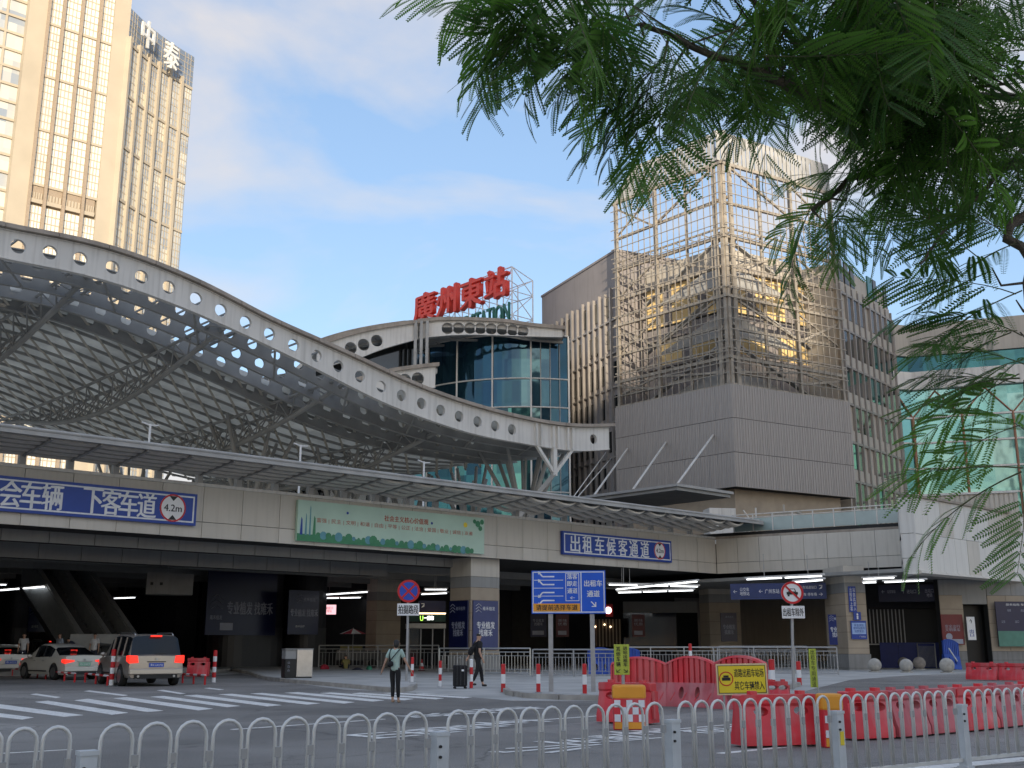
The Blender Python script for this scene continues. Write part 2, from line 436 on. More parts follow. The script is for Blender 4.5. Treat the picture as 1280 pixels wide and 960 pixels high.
def text_mesh(body, w, h, material, bold=0.0, extr=0.0, spacing=1.0, line=1.0):
    """lettering as a mesh in xz, facing -y, fitted to w x h and centred on 0"""
    key = (body, round(w, 4), round(h, 4), material if isinstance(material, str) else material.name, bold, extr)
    if key in _tc: return _tc[key]
    cu = bpy.data.curves.new('lettering', 'FONT'); cu.body = body; cu.align_x = 'CENTER'
    cu.space_line = line; cu.space_character = spacing; cu.resolution_u = 2; cu.offset = 0; cu.extrude = 0.0 if not extr else 0.5
    o = bpy.data.objects.new('lettering', cu); _ts.collection.objects.link(o)
    with bpy.context.temp_override(scene=_ts, view_layer=_ts.view_layers[0]):
        dg = bpy.context.evaluated_depsgraph_get()
        me = bpy.data.meshes.new_from_object(o.evaluated_get(dg))
    bpy.data.objects.remove(o)
    xs = [v.co.x for v in me.vertices]; ys = [v.co.y for v in me.vertices]
    x0, x1, y0, y1 = min(xs), max(xs), min(ys), max(ys)
    sx = w / (x1 - x0); sy = h / (y1 - y0)
    for v in me.vertices:
        x = (v.co.x - (x0 + x1) / 2) * sx; z = (v.co.y - (y0 + y1) / 2) * sy
        v.co = (x, -v.co.z * extr * 1.0, z)
    if bold > .015:       # heavier strokes: the same outlines side by side, a hair apart in depth
        e = min(w / max(1, max(len(q) for q in body.split('\n'))), h) * .028
        bm = bmesh.new(); bm.from_mesh(me); geo = bm.verts[:] + bm.edges[:] + bm.faces[:]
        for k_, (dx_, dz_) in enumerate(((e, e * .4), (-e, -e * .4))):
            r_ = bmesh.ops.duplicate(bm, geom=geo)
            for v in [g_ for g_ in r_['geom'] if isinstance(g_, bmesh.types.BMVert)]: v.co += V((dx_, .0008 * (k_ + 1), dz_))
        bm.to_mesh(me); bm.free()
    me.materials.clear(); me.materials.append(M[material] if isinstance(material, str) else material)
    me.name = 'lettering'
    _tc[key] = me
    return me
def letters(body, parent, x, y, z, w, h, material='white', bold=0.0, extr=0.0, name='lettering', rot=None, spacing=1.0, line=1.0):
    return link(text_mesh(body, w, h, material, bold, extr, spacing, line), name, parent, (x, y, z), rot)
# ================================================================== ground
g = MB().box(-900, -300, -0.5, 900, 1500, 0)
struct(g.build('ground', 'asphalt'))
A = Frame(13.96, 76.0, math.atan2(0.6730, 0.7397))      # station front: x along it (to the right), y inward
B_ANG = R(-34)
B = Frame(13.96, 76.0, B_ANG)                            # right front, from the inner corner towards the camera
Cc = at(1147, 700, 64.0)
CF = Frame(Cc.x, Cc.y, A.a)                              # jutting box, its long side parallel to A

def gp(pts, z=0.0):
    return [gnd(a, b, z) for a, b in pts]
# paving under and in front of the station, then raised kerbed parts
pv = gp([(232, 846), (300, 842), (352, 852), (430, 862), (520, 866), (560, 869), (640, 876), (740, 876), (860, 876), (990, 868), (1062, 850), (1140, 844), (1330, 838)])
poly = [(p.x, p.y) for p in pv] + [(150, 70), (150, 170), (-90, 170), (-60, 60)]
m = MB(); m.prism(poly, -0.2, 0.006)
struct(m.build('pavement', 'paving'))
def kerbed(name, pts, back, n_sub=1):
    k = [gnd(a, b) for a, b in pts]
    m = MB(); poly = [(p.x, p.y) for p in k] + back
    m.prism(poly, -0.2, 0.13)
    root = struct(m.build(name, 'paving'))
    # kerb stones one by one
    st_ = []
    for i in range(len(k) - 1):
        a, b = k[i], k[i + 1]; L = (b - a).length; n = max(1, round(L / 1.0))
        d = (b - a).normalized(); nr = V((d.y, -d.x, 0))
        for j in range(n):
            p = a + (b - a) * (j / n); q = a + (b - a) * ((j + .985) / n) - d * 0.012
            jt = random.uniform(-.012, .012)
            mm = MB().hexa([p + nr * (.05 + jt), q + nr * (.05 + jt), q - nr * .14, p - nr * .14] and
                           [V((c.x, c.y, -.05)) for c in (p + nr * (.05 + jt), q + nr * (.05 + jt), q - nr * .14, p - nr * .14)] +
                           [V((c.x, c.y, .142 + jt * .3)) for c in (p + nr * (.04 + jt), q + nr * (.04 + jt), q - nr * .14, p - nr * .14)])
            mm.build('kerb_stone', 'kerb', root)
    return root
kerbed('sidewalk', [(236, 840), (262, 841), (290, 838.5), (312, 843), (330, 849.5), (352, 852.5), (400, 857), (440, 860.5), (480, 864.5), (500, 865.5), (514, 864), (520, 860)],
       [(gnd(520, 846).x, gnd(520, 846).y), (gnd(500, 838).x, gnd(500, 838).y), (gnd(236, 834).x, gnd(236, 834).y)])
kerbed('traffic_island', [(628, 864), (634, 869), (655, 872.5), (700, 875), (750, 876), (800, 876), (870, 874), (940, 869), (975, 864.5), (1000, 858)],
       [(gnd(1000, 846).x, gnd(1000, 846).y), (gnd(700, 850).x, gnd(700, 850).y), (gnd(634, 858).x, gnd(634, 858).y)])

# zebra crossing: each stripe from its four corners on the road
stripes = [((-60, 884), (-75, 888), (28, 899.5), (42, 897)), ((-14, 878.5), (-30, 881.5), (80, 896), (104, 894)),
           ((44, 877.5), (60, 876), (160, 891), (140, 893.5)), ((93, 875.5), (110, 873.5), (204, 888.5), (184, 890)),
           ((142, 873), (158, 871.5), (266, 886), (248, 888)), ((188, 871), (204, 870), (300, 882.5), (284, 884)),
           ((230, 869.5), (246, 868.5), (352, 881.5), (334, 883)), ((273, 868), (290, 867.3), (400, 879.3), (384, 880.8)),
           ((313, 867), (328, 866.3), (443, 877.8), (430, 879.5)), ((356, 866), (372, 865.2), (480, 875.5), (466, 877)),
           ((400, 866.5), (414, 865.6), (517, 873.8), (505, 875.4)), ((440, 867), (450, 866), (555, 872.8), (545, 874.2)),
           ((480, 866.6), (495, 865.9), (590, 871.6), (580, 872.8)), ((520, 867), (535, 866.5), (622, 870.6), (615, 871.8))]
for s_ in stripes:
    c = [gnd(a, b) for a, b in s_]
    m = MB()
    m.hexa([V((p.x, p.y, -.01)) for p in c] + [V((p.x, p.y, .004)) for p in c])
    struct(m.build('crosswalk_stripe', 'road_paint'))
for s_ in [((105, 864), (112, 863), (160, 869), (154, 870)), ((38, 868), (45, 867), (76, 871.5), (70, 872.5)), ((196, 863), (204, 862.4), (232, 867), (225, 867.6)), ((255, 860.3), (262, 859.8), (280, 862), (274, 862.5))]:
    c = [gnd(a, b) for a, b in s_]
    m = MB(); m.hexa([V((p.x, p.y, -.01)) for p in c] + [V((p.x, p.y, .004)) for p in c])
    struct(m.build('stop_dash', 'road_paint'))
def road_strip(p, q, w, name='lane_line'):
    p, q = V((p.x, p.y, 0)), V((q.x, q.y, 0)); d = (q - p).normalized(); n_ = V((-d.y, d.x, 0)) * w / 2
    c = [p - n_, q - n_, q + n_, p + n_]
    m = MB(); m.hexa([V((a.x, a.y, -.01)) for a in c] + [V((a.x, a.y, .005)) for a in c])
    return struct(m.build(name, 'road_paint'))
# lane lines behind and beyond the railing
road_strip(gnd(0, 942), gnd(90, 937), .06)
road_strip(gnd(290, 912), gnd(480, 899), .10)
road_strip(gnd(590, 906), gnd(820, 890), .10)
road_strip(gnd(900, 942), gnd(1010, 931), .12)
road_strip(gnd(1090, 967), gnd(1290, 948), .30, 'edge_line')
road_strip(gnd(735, 921), gnd(945, 903), .08)
# painted characters lying on the lanes
def road_text(body, px, py, w, h, ang):
    p = gnd(px, py)
    o = link(text_mesh(body, w, h, 'road_paint', bold=0.018), 'road_lettering', None, (p.x, p.y, .007), (R(-90), 0, ang))
    return struct(o)
for body, px, py, w, h, ang in [('出', 508, 917, .95, 2.2, R(-42)), ('租', 575, 910, .9, 2.0, R(-42)), ('车', 640, 903, .9, 2.0, R(-42)),
                           ('小', 690, 936, .9, 2.0, R(-48)), ('型', 752, 925, .9, 2.0, R(-48)), ('车', 812, 915, .9, 2.0, R(-48)),
                           ('道', 905, 912, .9, 2.0, R(-48)), ('落', 560, 893, .9, 2.6, R(-42)), ('客', 628, 887, .9, 2.6, R(-42))]:
    road_text(body, px, py, w, h, ang)
# manhole cover
p = gnd(425, 896)
m = MB(); m.lathe([(0.02, -.01), (.36, -.01), (.36, .008), (.30, .008), (.30, .004), (.02, .004)], 24)
tag(m.build('manhole_cover', 'grey_steel', None, (p.x, p.y, 0)), 'round iron manhole cover in the asphalt beyond the railing', 'manhole cover')

# ================================================================== elevated deck with its fascia
zb = (A.hy(10, 654.5).z + A.hy(890, 717.5).z) / 2
zt = (A.hy(10, 583.5).z + A.hy(890, 673).z) / 2
zj = (A.hy(246, 651.25).z + A.hy(890, 704).z) / 2
#print('zb zt zj', zb, zt, zj)
bxe = B.hy(1126, 690).x
deck = thing('elevated_deck', 'long grey panelled concrete deck carrying the upper road in front of the station', 'elevated road', (A.o.x, A.o.y, 0), A.a)
XL = -62.0
m = MB(); m.box(XL, 0.30, zb + .25, 0.0, 62, zt - .15)
m.build('deck_slab', 'panel', deck)
def fascia(parent, x0, x1, rows, step, n_front, mats=('panel', 'panel2'), jit=0.0, y=0.0, wob=0.006):
    n = max(1, round((x1 - x0) / step)); w = (x1 - x0) / n; meshes = {}
    for (z0, z1) in rows:
        for k in range(2):
            mm = MB(); mm.box(0.012, 0, z0 + .012, w - .012, .10, z1 - .012)
            meshes[(z0, k)] = mm.mesh('panel', mats[k])
    for (z0, z1) in rows:
        for i in range(n):
            o = link(meshes[(z0, 1 if random.random() < .35 else 0)], 'panel', parent, (x0 + i * w, y + random.uniform(-wob, wob), random.uniform(-.004, .004)))
            o.rotation_euler = (0, 0, R(random.uniform(-.15, .15)))
fm = MB(); fm.box(XL, .10 + .01, zb + .02, -.02, .30, zt - .02); fas = fm.build('fascia_frame', 'joint', deck)
fascia(fas, XL, -.03, [(zb, zj), (zj, zt)], 2.02, 0)
# deck kerb lip on top
m = MB(); m.box(XL, -.03, zt, -.04, .5, zt + .14); m.build('coping', 'white_steel', deck)
# stepped soffit beams behind the fascia
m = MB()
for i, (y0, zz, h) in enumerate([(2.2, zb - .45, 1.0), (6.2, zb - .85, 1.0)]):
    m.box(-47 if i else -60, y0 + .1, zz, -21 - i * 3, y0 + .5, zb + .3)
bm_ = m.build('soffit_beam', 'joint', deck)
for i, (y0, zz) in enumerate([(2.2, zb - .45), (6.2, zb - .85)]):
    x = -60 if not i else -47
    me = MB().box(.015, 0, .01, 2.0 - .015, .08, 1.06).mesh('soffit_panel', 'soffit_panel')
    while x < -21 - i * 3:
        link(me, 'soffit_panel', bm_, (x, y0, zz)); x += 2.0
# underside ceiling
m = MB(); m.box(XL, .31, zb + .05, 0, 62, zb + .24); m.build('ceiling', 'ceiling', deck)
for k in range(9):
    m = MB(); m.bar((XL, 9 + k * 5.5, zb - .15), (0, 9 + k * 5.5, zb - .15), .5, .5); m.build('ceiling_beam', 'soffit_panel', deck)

# eaves canopy with curved louvre blades
ce = thing('louvred_eaves_canopy', 'long flat eaves canopy of grey steel louvres above the deck fascia', 'canopy', (A.o.x, A.o.y, 0), A.a)
PROJ = 3.3
e1 = A.hy(0, 527.5, -PROJ); e2 = A.hy(800, 633, -PROJ); e3 = A.hy(962, 657, -PROJ)
#print('eaves z', e1.z, e2.z, e3.z, e3.x)
EZ = (e1.z + e2.z) / 2
EX = e3.x
XL2 = -60
m = MB(); m.box(XL2, -PROJ, EZ - .26, EX - 1.2, -PROJ + .16, EZ); m.tube((XL2, -PROJ + .02, EZ - .03), (EX - 1.2, -PROJ + .02, EZ - .03), .075, 8)
# rounded end
cpts = [(EX - 1.2, -PROJ + .08), (EX - .6, -PROJ + .16), (EX - .1, -PROJ + .5), (EX, -PROJ + 1.1), (EX - .2, -PROJ + 1.9), (EX - 1.6, -.3)]
for a, b in zip(cpts[:-1], cpts[1:]):
    m.bar((a[0], a[1], EZ - .13), (b[0], b[1], EZ - .13), .16, .26)
m.build('edge_beam', 'grey_steel', ce)
m = MB(); m.box(XL2, -PROJ + .17, EZ - .06, EX - 1.3, .6, EZ - .02); m.prism([(EX - 1.3, -PROJ + .17)] + [(c[0] - .05, c[1] + .05) for c in cpts[1:]] + [(EX - 1.3, .6)], EZ - .06, EZ - .02)
m.build('roof_sheet', 'dark_wall', ce)
step = 1.98
nb_ = int((EX - 1.2 - XL2) / step)
br = MB()
br.add([(0 - .05, -PROJ + .17, EZ - .34), (.05, -PROJ + .17, EZ - .34), (.05, .35, EZ - .62), (-.05, .35, EZ - .62), (-.05, -PROJ + .17, EZ - .08), (.05, -PROJ + .17, EZ - .08), (.05, .35, EZ - .08), (-.05, .35, EZ - .08)],
       [(0, 3, 2, 1), (4, 5, 6, 7), (0, 1, 5, 4), (1, 2, 6, 5), (2, 3, 7, 6), (3, 0, 4, 7)])
brm = br.mesh('bracket', 'dull_steel')
po = MB().box(-.13, .02, zt + .0, .13, .30, EZ - .5).mesh('post', 'grey_steel')
# blades: shallow bowed bars that read as rounded baskets between brackets
def blades(bow):
    bl = MB()
    for k, y in enumerate([-2.75, -2.1, -1.45, -.8, -.15]):
        prev = None
        for i in range(9):
            t = i / 8; x = .06 + t * (step - .12)
            s_ = math.sin(PI * t)
            zz = EZ - .26 - .055 * k - bow * s_; yy = y - bow * .8 * s_
            if prev:
                bl.hexa([V(prev) + V((0, -.13, 0)), V((x, yy - .13, zz)), V((x, yy + .13, zz - .07)), V(prev) + V((0, .13, -.07)),
                         V(prev) + V((0, -.13, .10)), V((x, yy - .13, zz + .10)), V((x, yy + .13, zz + .03)), V(prev) + V((0, .13, .03))])
            prev = (x, yy, zz)
    return bl.mesh('louvre_blade', 'panel2')
blm_flat, blm_mid, blm_round = blades(.03), blades(.13), blades(.24)
for i in range(nb_):
    x = XL2 + i * step
    link(brm, 'bracket', ce, (x, 0, 0)); link(blm_flat if x < -32 else blm_mid if x < -22 else blm_round, 'louvre_blade', ce, (x, 0, 0)); link(po, 'post', ce, (x, 0, 0))

# ================================================================== right front (B) and jutting box (C)
zbB = zb
bl_len = bxe
fb = thing('entrance_building', 'angled grey panelled entrance front right of the inner corner, with a glass railing', 'building front', (B.o.x, B.o.y, 0), B_ANG)
m = MB(); m.box(0.02, .12, zb + .02, bl_len, .45, zt - .02); fr_ = m.build('fascia_frame', 'joint', fb)
fascia(fr_, .02, bl_len, [(zb, zj), (zj, zt)], 1.52, 0)
m = MB(); m.box(-1.5, .05, zt + .0, bl_len, .5, zt + .16); m.box(-2, .5, zt + .05, bl_len, .9, zt + .42, 1); m.build('coping', ['coping', 'joint'], fb)
# glass railing on top
gz0, gz1 = zt + .42, zt + 1.62
rl = thing('glass_railing', 'glass railing with white steel posts above the entrance front', 'railing', B.w(0, .7, 0), B_ANG)
m = MB(); m.bar((1.0, 0, gz1), (bl_len, 0, gz1), .07, .06); m.bar((1.0, 0, gz1 - .22), (bl_len, 0, gz1 - .22), .04, .05); m.build('handrail', 'white_steel', rl)
n = 8; w = (bl_len - 1.2) / n
pm = MB().box(-.035, -.03, gz0, .035, .03, gz1).mesh('post', 'white_steel')
pg = MB().box(.05, -.01, gz0 + .05, w - .05, .01, gz1 - .28).mesh('pane', mat('railing_glass', (.32, .42, .42), .12, var=.15, scale=.6, spec=.9))
for i in range(n + 1):
    link(pm, 'post', rl, (1.1 + i * w, 0, 0))
    if i < n: link(pg, 'pane', rl, (1.1 + i * w, 0, 0))
# the floor slab that carries the entrance front, and ceiling below it
K = thing('entrance_hall_slab', 'upper floor slab over the dark entrance hall behind the angled front', 'floor slab', (0, 0, 0))
cw = [B.w(.1, .46), B.w(bl_len, .46), CF.w(0.1, .4), CF.w(40, .4), CF.w(40, 50), A.w(6, 60), A.w(0.05, 45), A.w(.05, 1.2)]
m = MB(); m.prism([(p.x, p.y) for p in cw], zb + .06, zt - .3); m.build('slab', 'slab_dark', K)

cz0 = (CF.hy(1148, 716.5).z + CF.hy(1280, 727).z) / 2
cz1 = (CF.hy(1148, 620.5).z + CF.hy(1280, 647).z) / 2
cj = CF.hy(1150, 667.5).z
#print('C z', cz0, cz1, cj)
cb = thing('panelled_parapet_box', 'tall jutting grey panelled parapet at the right end of the station front', 'building front', (CF.o.x, CF.o.y, 0), CF.a)
m = MB(); m.box(0.02, .1, cz0 + .12, 30, .5, cz1 - .05); fr_ = m.build('fascia_frame', 'joint', cb)
fascia(fr_, 0, 30, [(cz0 + .14, cj), (cj, cz1)], 1.55, 0, wob=.01, mats=('panel3', 'panel2'))
m = MB()
x = 0
while x < 30:
    m.hexa([V((x + .02, -.25, cz0 - .02)), V((x + 1.5, -.25, cz0 - .02)), V((x + 1.5, .3, cz0 - .1)), V((x + .02, .3, cz0 - .1)),
            V((x + .02, -.12, cz0 + .14)), V((x + 1.5, -.12, cz0 + .14)), V((x + 1.5, .3, cz0 + .14)), V((x + .02, .3, cz0 + .14))]); x += 1.52
m.build('drip_edge', 'panel2', cb)
m = MB(); m.box(-.1, -.14, cz1, 30, .62, cz1 + .13); m.build('coping', 'coping', cb)
# chamfer column of three panels between B and C
p0 = B.w(bl_len, 0); p1 = CF.w(0, 0)
ch = MB(); ch2 = MB()
chn = thing('chamfer_corner', 'rounded grey corner cladding between the entrance front and the jutting parapet', 'building corner')
dd = (p1 - p0)
for z0, z1 in [(cz0 - .05, cz0 + .85), (cz0 + .88, cj + .02), (cj + .05, cz1)]:
    mm = MB(); q0 = p0 + V((0, 0, 0)) - dd * .02; q1 = p1
    off = V((dd.y, -dd.x, 0)).normalized()
    poly = [q0, q0 + dd * .5 + off * .10, CF.w(-.03, -.03), CF.w(-.03, .9), q0 + B.ey * .9]
    mm.prism([(a.x, a.y) for a in poly], z0, z1); mm.build('panel', 'panel3', chn)
# floor/soffit of the box
m = MB(); m.box(0, .4, cz0 + .1, 30, 26, cz0 + .3); m.build('soffit', 'soffit_panel', cb)
# low ribbed wall standing behind the parapet
q0 = at(1158, 640, 74.0); UF = Frame(q0.x, q0.y, R(-20)); q1 = UF.hy(1268, 614)
ub = thing('ribbed_roof_wall', 'low ribbed pale wall on the roof behind the jutting parapet', 'wall', (UF.o.x, UF.o.y, 0), UF.a)
uz0, uz1 = cz1 - 1.5, q1.z
m = MB(); xx = 0.1
while xx < q1.x: m.box(xx, 0, uz0, xx + .2, .06, uz1 - .1); xx += .30
m.box(0, .061, uz0, q1.x, .3, uz1 - .1); m.build('ribbed_sheet', 'panel', ub)
m = MB(); m.box(-.1, -.1, uz1 - .09, q1.x + .1, .4, uz1 + .03); m.build('coping', 'white_steel', ub)

# ================================================================== wave roof
WY = 8.0
top_px = [(0, 280.5), (42.5, 286.6), (117, 302.5), (170, 318.5), (227, 341.5), (283, 368), (319, 389), (400, 425), (446.7, 446), (480, 462), (520, 480), (560, 495), (600, 507.5), (640, 518), (673, 525), (700, 529.3), (727, 531), (766, 530)]
bot_px = [(0, 321), (117, 344), (227, 382), (319, 423), (400, 462), (480, 502.5), (540, 525), (593, 542), (647, 552), (670, 556), (700, 561), (727, 563.5), (761, 560.7)]
def prof(pts, c):
    return [(p.x, p.z) for p in (A.hy(a, b, c) for a, b in pts)]
TP, BP = prof(top_px, WY), prof(bot_px, WY)
# continue the wave to the left beyond the frame
dx = TP[0][0]
TP = [(dx - 26, TP[0][1] - 4.5), (dx - 18, TP[0][1] - 1.8), (dx - 10, TP[0][1] - .1), (dx - 4, TP[0][1] + .15)] + TP
bx_ = BP[0][0]
BP = [(bx_ - 26, BP[0][1] - 4.5), (bx_ - 18, BP[0][1] - 1.8), (bx_ - 10, BP[0][1] - .15), (bx_ - 4, BP[0][1] + .1)] + BP
def interp(P, x):
    # smooth (Catmull-Rom on the table)
    if x <= P[0][0]: return P[0][1]
    if x >= P[-1][0]: return P[-1][1]
    for i in range(len(P) - 1):
        if P[i][0] <= x <= P[i + 1][0]:
            t = (x - P[i][0]) / (P[i + 1][0] - P[i][0])
            p1, p2 = P[i][1], P[i + 1][1]
            h = P[i + 1][0] - P[i][0]
            m1 = (P[i + 1][1] - P[max(i - 1, 0)][1]) / (P[i + 1][0] - P[max(i - 1, 0)][0]) * h
            m2 = (P[min(i + 2, len(P) - 1)][1] - P[i][1]) / (P[min(i + 2, len(P) - 1)][0] - P[i][0]) * h
            return (2 * t**3 - 3 * t**2 + 1) * p1 + (t**3 - 2 * t**2 + t) * m1 + (-2 * t**3 + 3 * t**2) * p2 + (t**3 - t**2) * m2
def smooth_tab(P, n=3):
    xs = [P[0][0] + (P[-1][0] - P[0][0]) * i / 40 for i in range(41)]
    z = [interp(P, x) for x in xs]
    for _ in range(n):
        z = [z[0]] + [(z[i - 1] + 2 * z[i] + z[i + 1]) / 4 for i in range(1, 40)] + [z[-1]]
    return list(zip(xs, z))
TPs, BPs = smooth_tab(TP, 1), smooth_tab(BP, 1)
zT = lambda x: interp(TPs, x)
zB_ = lambda x: interp(BPs, x)
holes_px = [(23, 307), (63, 314), (101, 321), (141, 333), (177, 347), (211, 361), (245, 378), (276, 392), (307, 407), (337, 420.5), (367, 434), (395.7, 447), (423, 460), (450, 471.7), (476.7, 483), (502, 493), (527, 502), (551, 510.5), (574, 518), (597, 525), (619, 531), (640, 536.5), (742, 550)]
hx_ = [A.hy(a, b, WY).x for a, b in holes_px]
sp = (hx_[20] - hx_[0]) / 20
#print('hole spacing', sp, 'beam z', zT(hx_[0]), zT(hx_[20]), zB_(hx_[0]))
left_holes = []
x = hx_[0] - sp
while x > TP[0][0] + 1: left_holes.append(x); x -= sp
hx_all = sorted(left_holes) + hx_
def perf_beam(mb, y, th, zt_, zb_, holes, x0, x1, rad, flange=.28, m=0, nseg=12):
    """web with round holes between two curves, flanges top and bottom"""
    hs = [h for h in holes if x0 + rad < h < x1 - rad]
    bounds = [x0]
    for a, b in zip(hs[:-1], hs[1:]):
        if b - a > sp * 1.6: bounds += [a + sp / 2, b - sp / 2]
        else: bounds.append((a + b) / 2)
    bounds.append(x1)
    if hs:
        if hs[0] - x0 > sp: bounds.insert(1, hs[0] - sp / 2)
        if x1 - hs[-1] > sp: bounds.insert(-1, hs[-1] + sp / 2)
    for a, b in zip(bounds[:-1], bounds[1:]):
        hh = [h for h in hs if a < h < b]
        if not hh:
            k = max(1, int((b - a) / 1.2))
            for i in range(k):
                xa, xb = a + (b - a) * i / k, a + (b - a) * (i + 1) / k
                mb.hexa([V((xa, y, zb_(xa))), V((xb, y, zb_(xb))), V((xb, y + th, zb_(xb))), V((xa, y + th, zb_(xa))),
                         V((xa, y, zt_(xa))), V((xb, y, zt_(xb))), V((xb, y + th, zt_(xb))), V((xa, y + th, zt_(xa)))], m)
            continue
        c = hh[0]; zc = (zt_(c) + zb_(c)) / 2; n = nseg * 2
        vs = []
        for yy in (y, y + th):
            for i in range(n):
                t = 2 * PI * i / n
                vs.append((c + rad * math.cos(t), yy, zc + rad * math.sin(t)))
            for i in range(n):
                t = 2 * PI * i / n
                ca, sa = math.cos(t), math.sin(t); k = 1 / max(abs(ca), abs(sa))
                u, v_ = ca * k, sa * k
                X = c + (b - c) * u if u > 0 else c + (c - a) * u
                Z = zb_(X) + (zt_(X) - zb_(X)) * (v_ + 1) / 2
                vs.append((X, yy, Z))
        fs = []
        for i in range(n):
            j = (i + 1) % n
            fs += [(i, j, n + j, n + i), (2 * n + i, 3 * n + i, 3 * n + j, 2 * n + j), (i, 2 * n + i, 2 * n + j, j)]
        mb.add(vs, fs, m)
    k = max(2, int((x1 - x0) / 1.1))
    for zz, s_ in ((zt_, 1), (zb_, -1)):
        for i in range(k):
            xa, xb = x0 + (x1 - x0) * i / k, x0 + (x1 - x0) * (i + 1) / k
            h = .07 * s_
            za, zb2 = zz(xa), zz(xb)
            mb.hexa([V((xa, y - flange / 2, za)), V((xb, y - flange / 2, zb2)), V((xb, y + th + flange / 2, zb2)), V((xa, y + th + flange / 2, za)),
                     V((xa, y - flange / 2, za + h)), V((xb, y - flange / 2, zb2 + h)), V((xb, y + th + flange / 2, zb2 + h)), V((xa, y + th + flange / 2, za + h))], m)
X0, X1 = TP[0][0] + .2, BP[-1][0] + .05
wr = thing('wave_roof', 'large wave-shaped steel canopy roof with round holes along its pale edge beam', 'canopy roof', (A.o.x, A.o.y, 0), A.a)
COP = .30
m = MB(); perf_beam(m, WY, .22, lambda x: zT(x) - COP, zB_, hx_all, X0, X1, .37, flange=.12); m.build('edge_beam', 'white_steel', wr, fix=True)
# stone coloured coping on top, in lengths
cm_ = 0
x = X0
while x < X1 + .4:
    xb = min(x + 2.6, X1 + .6)
    mm = MB(); k = 4
    for i in range(k):
        a, b = x + (xb - .03 - x) * i / k, x + (xb - .03 - x) * (i + 1) / k
        mm.hexa([V((a, WY - .32, zT(a) - COP + .09)), V((b, WY - .32, zT(b) - COP + .09)), V((b, WY + .6, zT(b) - COP + .09)), V((a, WY + .6, zT(a) - COP + .09)),
                 V((a, WY - .28, zT(a) + .02)), V((b, WY - .28, zT(b) + .02)), V((b, WY + .6, zT(b) + .12)), V((a, WY + .6, zT(a) + .12))])
    mm.build('coping_length', 'coping', wr); x = xb
# stiffeners near the right end
for px in (669, 675, 690, 696, 708, 714):
    q = A.hy(px, 545, WY); m = MB(); m.box(q.x - .05, WY - .2, zB_(q.x) + .0, q.x + .05, WY - .002, zT(q.x) - COP); m.build('stiffener', 'white_steel', wr)
# inner perforated ribs
NR = 4; RS = 2.4
for k in range(1, NR + 1):
    y = WY + k * RS
    d = .12 * k
    m = MB(); hs = [h + .25 * k for h in hx_all[:-1]]
    perf_beam(m, y, .12, lambda x: zT(x) - COP - .1, lambda x: zB_(x) + .12 + .02 * k, hs, X0, X1 - .5, .34, flange=.16, nseg=8)
    m.build('perforated_rib', 'dull_steel', wr)
# roof skin over the deep part, folded panels between purlins, open bays near the edge carry thin glazing bars
RD = 46.0
def zdeep(x, y):
    t = (y - WY) / RD
    return zT(x) - COP - .15 - .9 * math.sin(PI * t) * .6
m = MB()
ys = [WY + .9 + i * 1.9 for i in range(21)]
XOPEN = A.hy(500, 490, WY).x
nx = 46
xs = [X0 + (X1 - .6 - X0) * i / nx for i in range(nx + 1)]
for j in range(len(ys) - 1):
    for i in range(nx):
        a, b, c, d = xs[i], xs[i + 1], ys[j], ys[j + 1]
        if j < 4 and a < XOPEN - j * 1.5: continue
        # folded: one diagonal half hangs lower
        f = .22
        P = [V((a, c, zdeep(a, c))), V((b, c, zdeep(b, c))), V((b, d, zdeep(b, d))), V((a, d, zdeep(a, d)))]
        mid = V(((a * .35 + b * .65), (c + d) / 2, zdeep((a + b) / 2, (c + d) / 2) - f))
        m.add([P[0], P[1], P[2], P[3], mid], [(0, 1, 4), (1, 2, 4), (2, 3, 4), (3, 0, 4)], 0)
        m.add([p + V((0, 0, .3)) for p in P], [(0, 1, 2, 3)], 1)
m.build('folded_roof_panels', ['skylight_sheet', 'skylight_sheet'], wr, fix=False, kind='stuff')
# glazing over the first bays (thin bars)
m = MB()
for i in range(0, nx + 1):
    a = xs[i]
    m.bar((a, WY + .3, zT(a) - .25), (a, WY + NR * RS, zT(a) - .25), .08, .1)
m.build('glazing_bar', 'dull_steel', wr)
# purlins of the deep part
for j, y in enumerate(ys):
    if j < 4: continue
    m = MB()
    for i in range(nx):
        m.bar((xs[i], y, zdeep(xs[i], y) - .18), (xs[i + 1], y, zdeep(xs[i + 1], y) - .18), .12, .18)
    m.build('purlin', 'dull_steel', wr)
m = MB()
for j in range(len(ys) - 1):
    for i in range(nx):
        if j < 4 and xs[i] < XOPEN - j * 1.5: continue
        a, b, c, d = xs[i], xs[i + 1], ys[j], ys[j + 1]
        pa_, pb_, pc_ = V((a, c, zdeep(a, c) - .30)), V(((a * .4 + b * .6), (c + d) / 2, zdeep(a, (c + d) / 2) - .62)), V((b, d, zdeep(b, d) - .30))
        m.bar(pa_, pb_, .16, .03); m.bar(pb_, pc_, .16, .03)
m.build('curved_soffit_strips', 'panel', wr, kind='stuff')
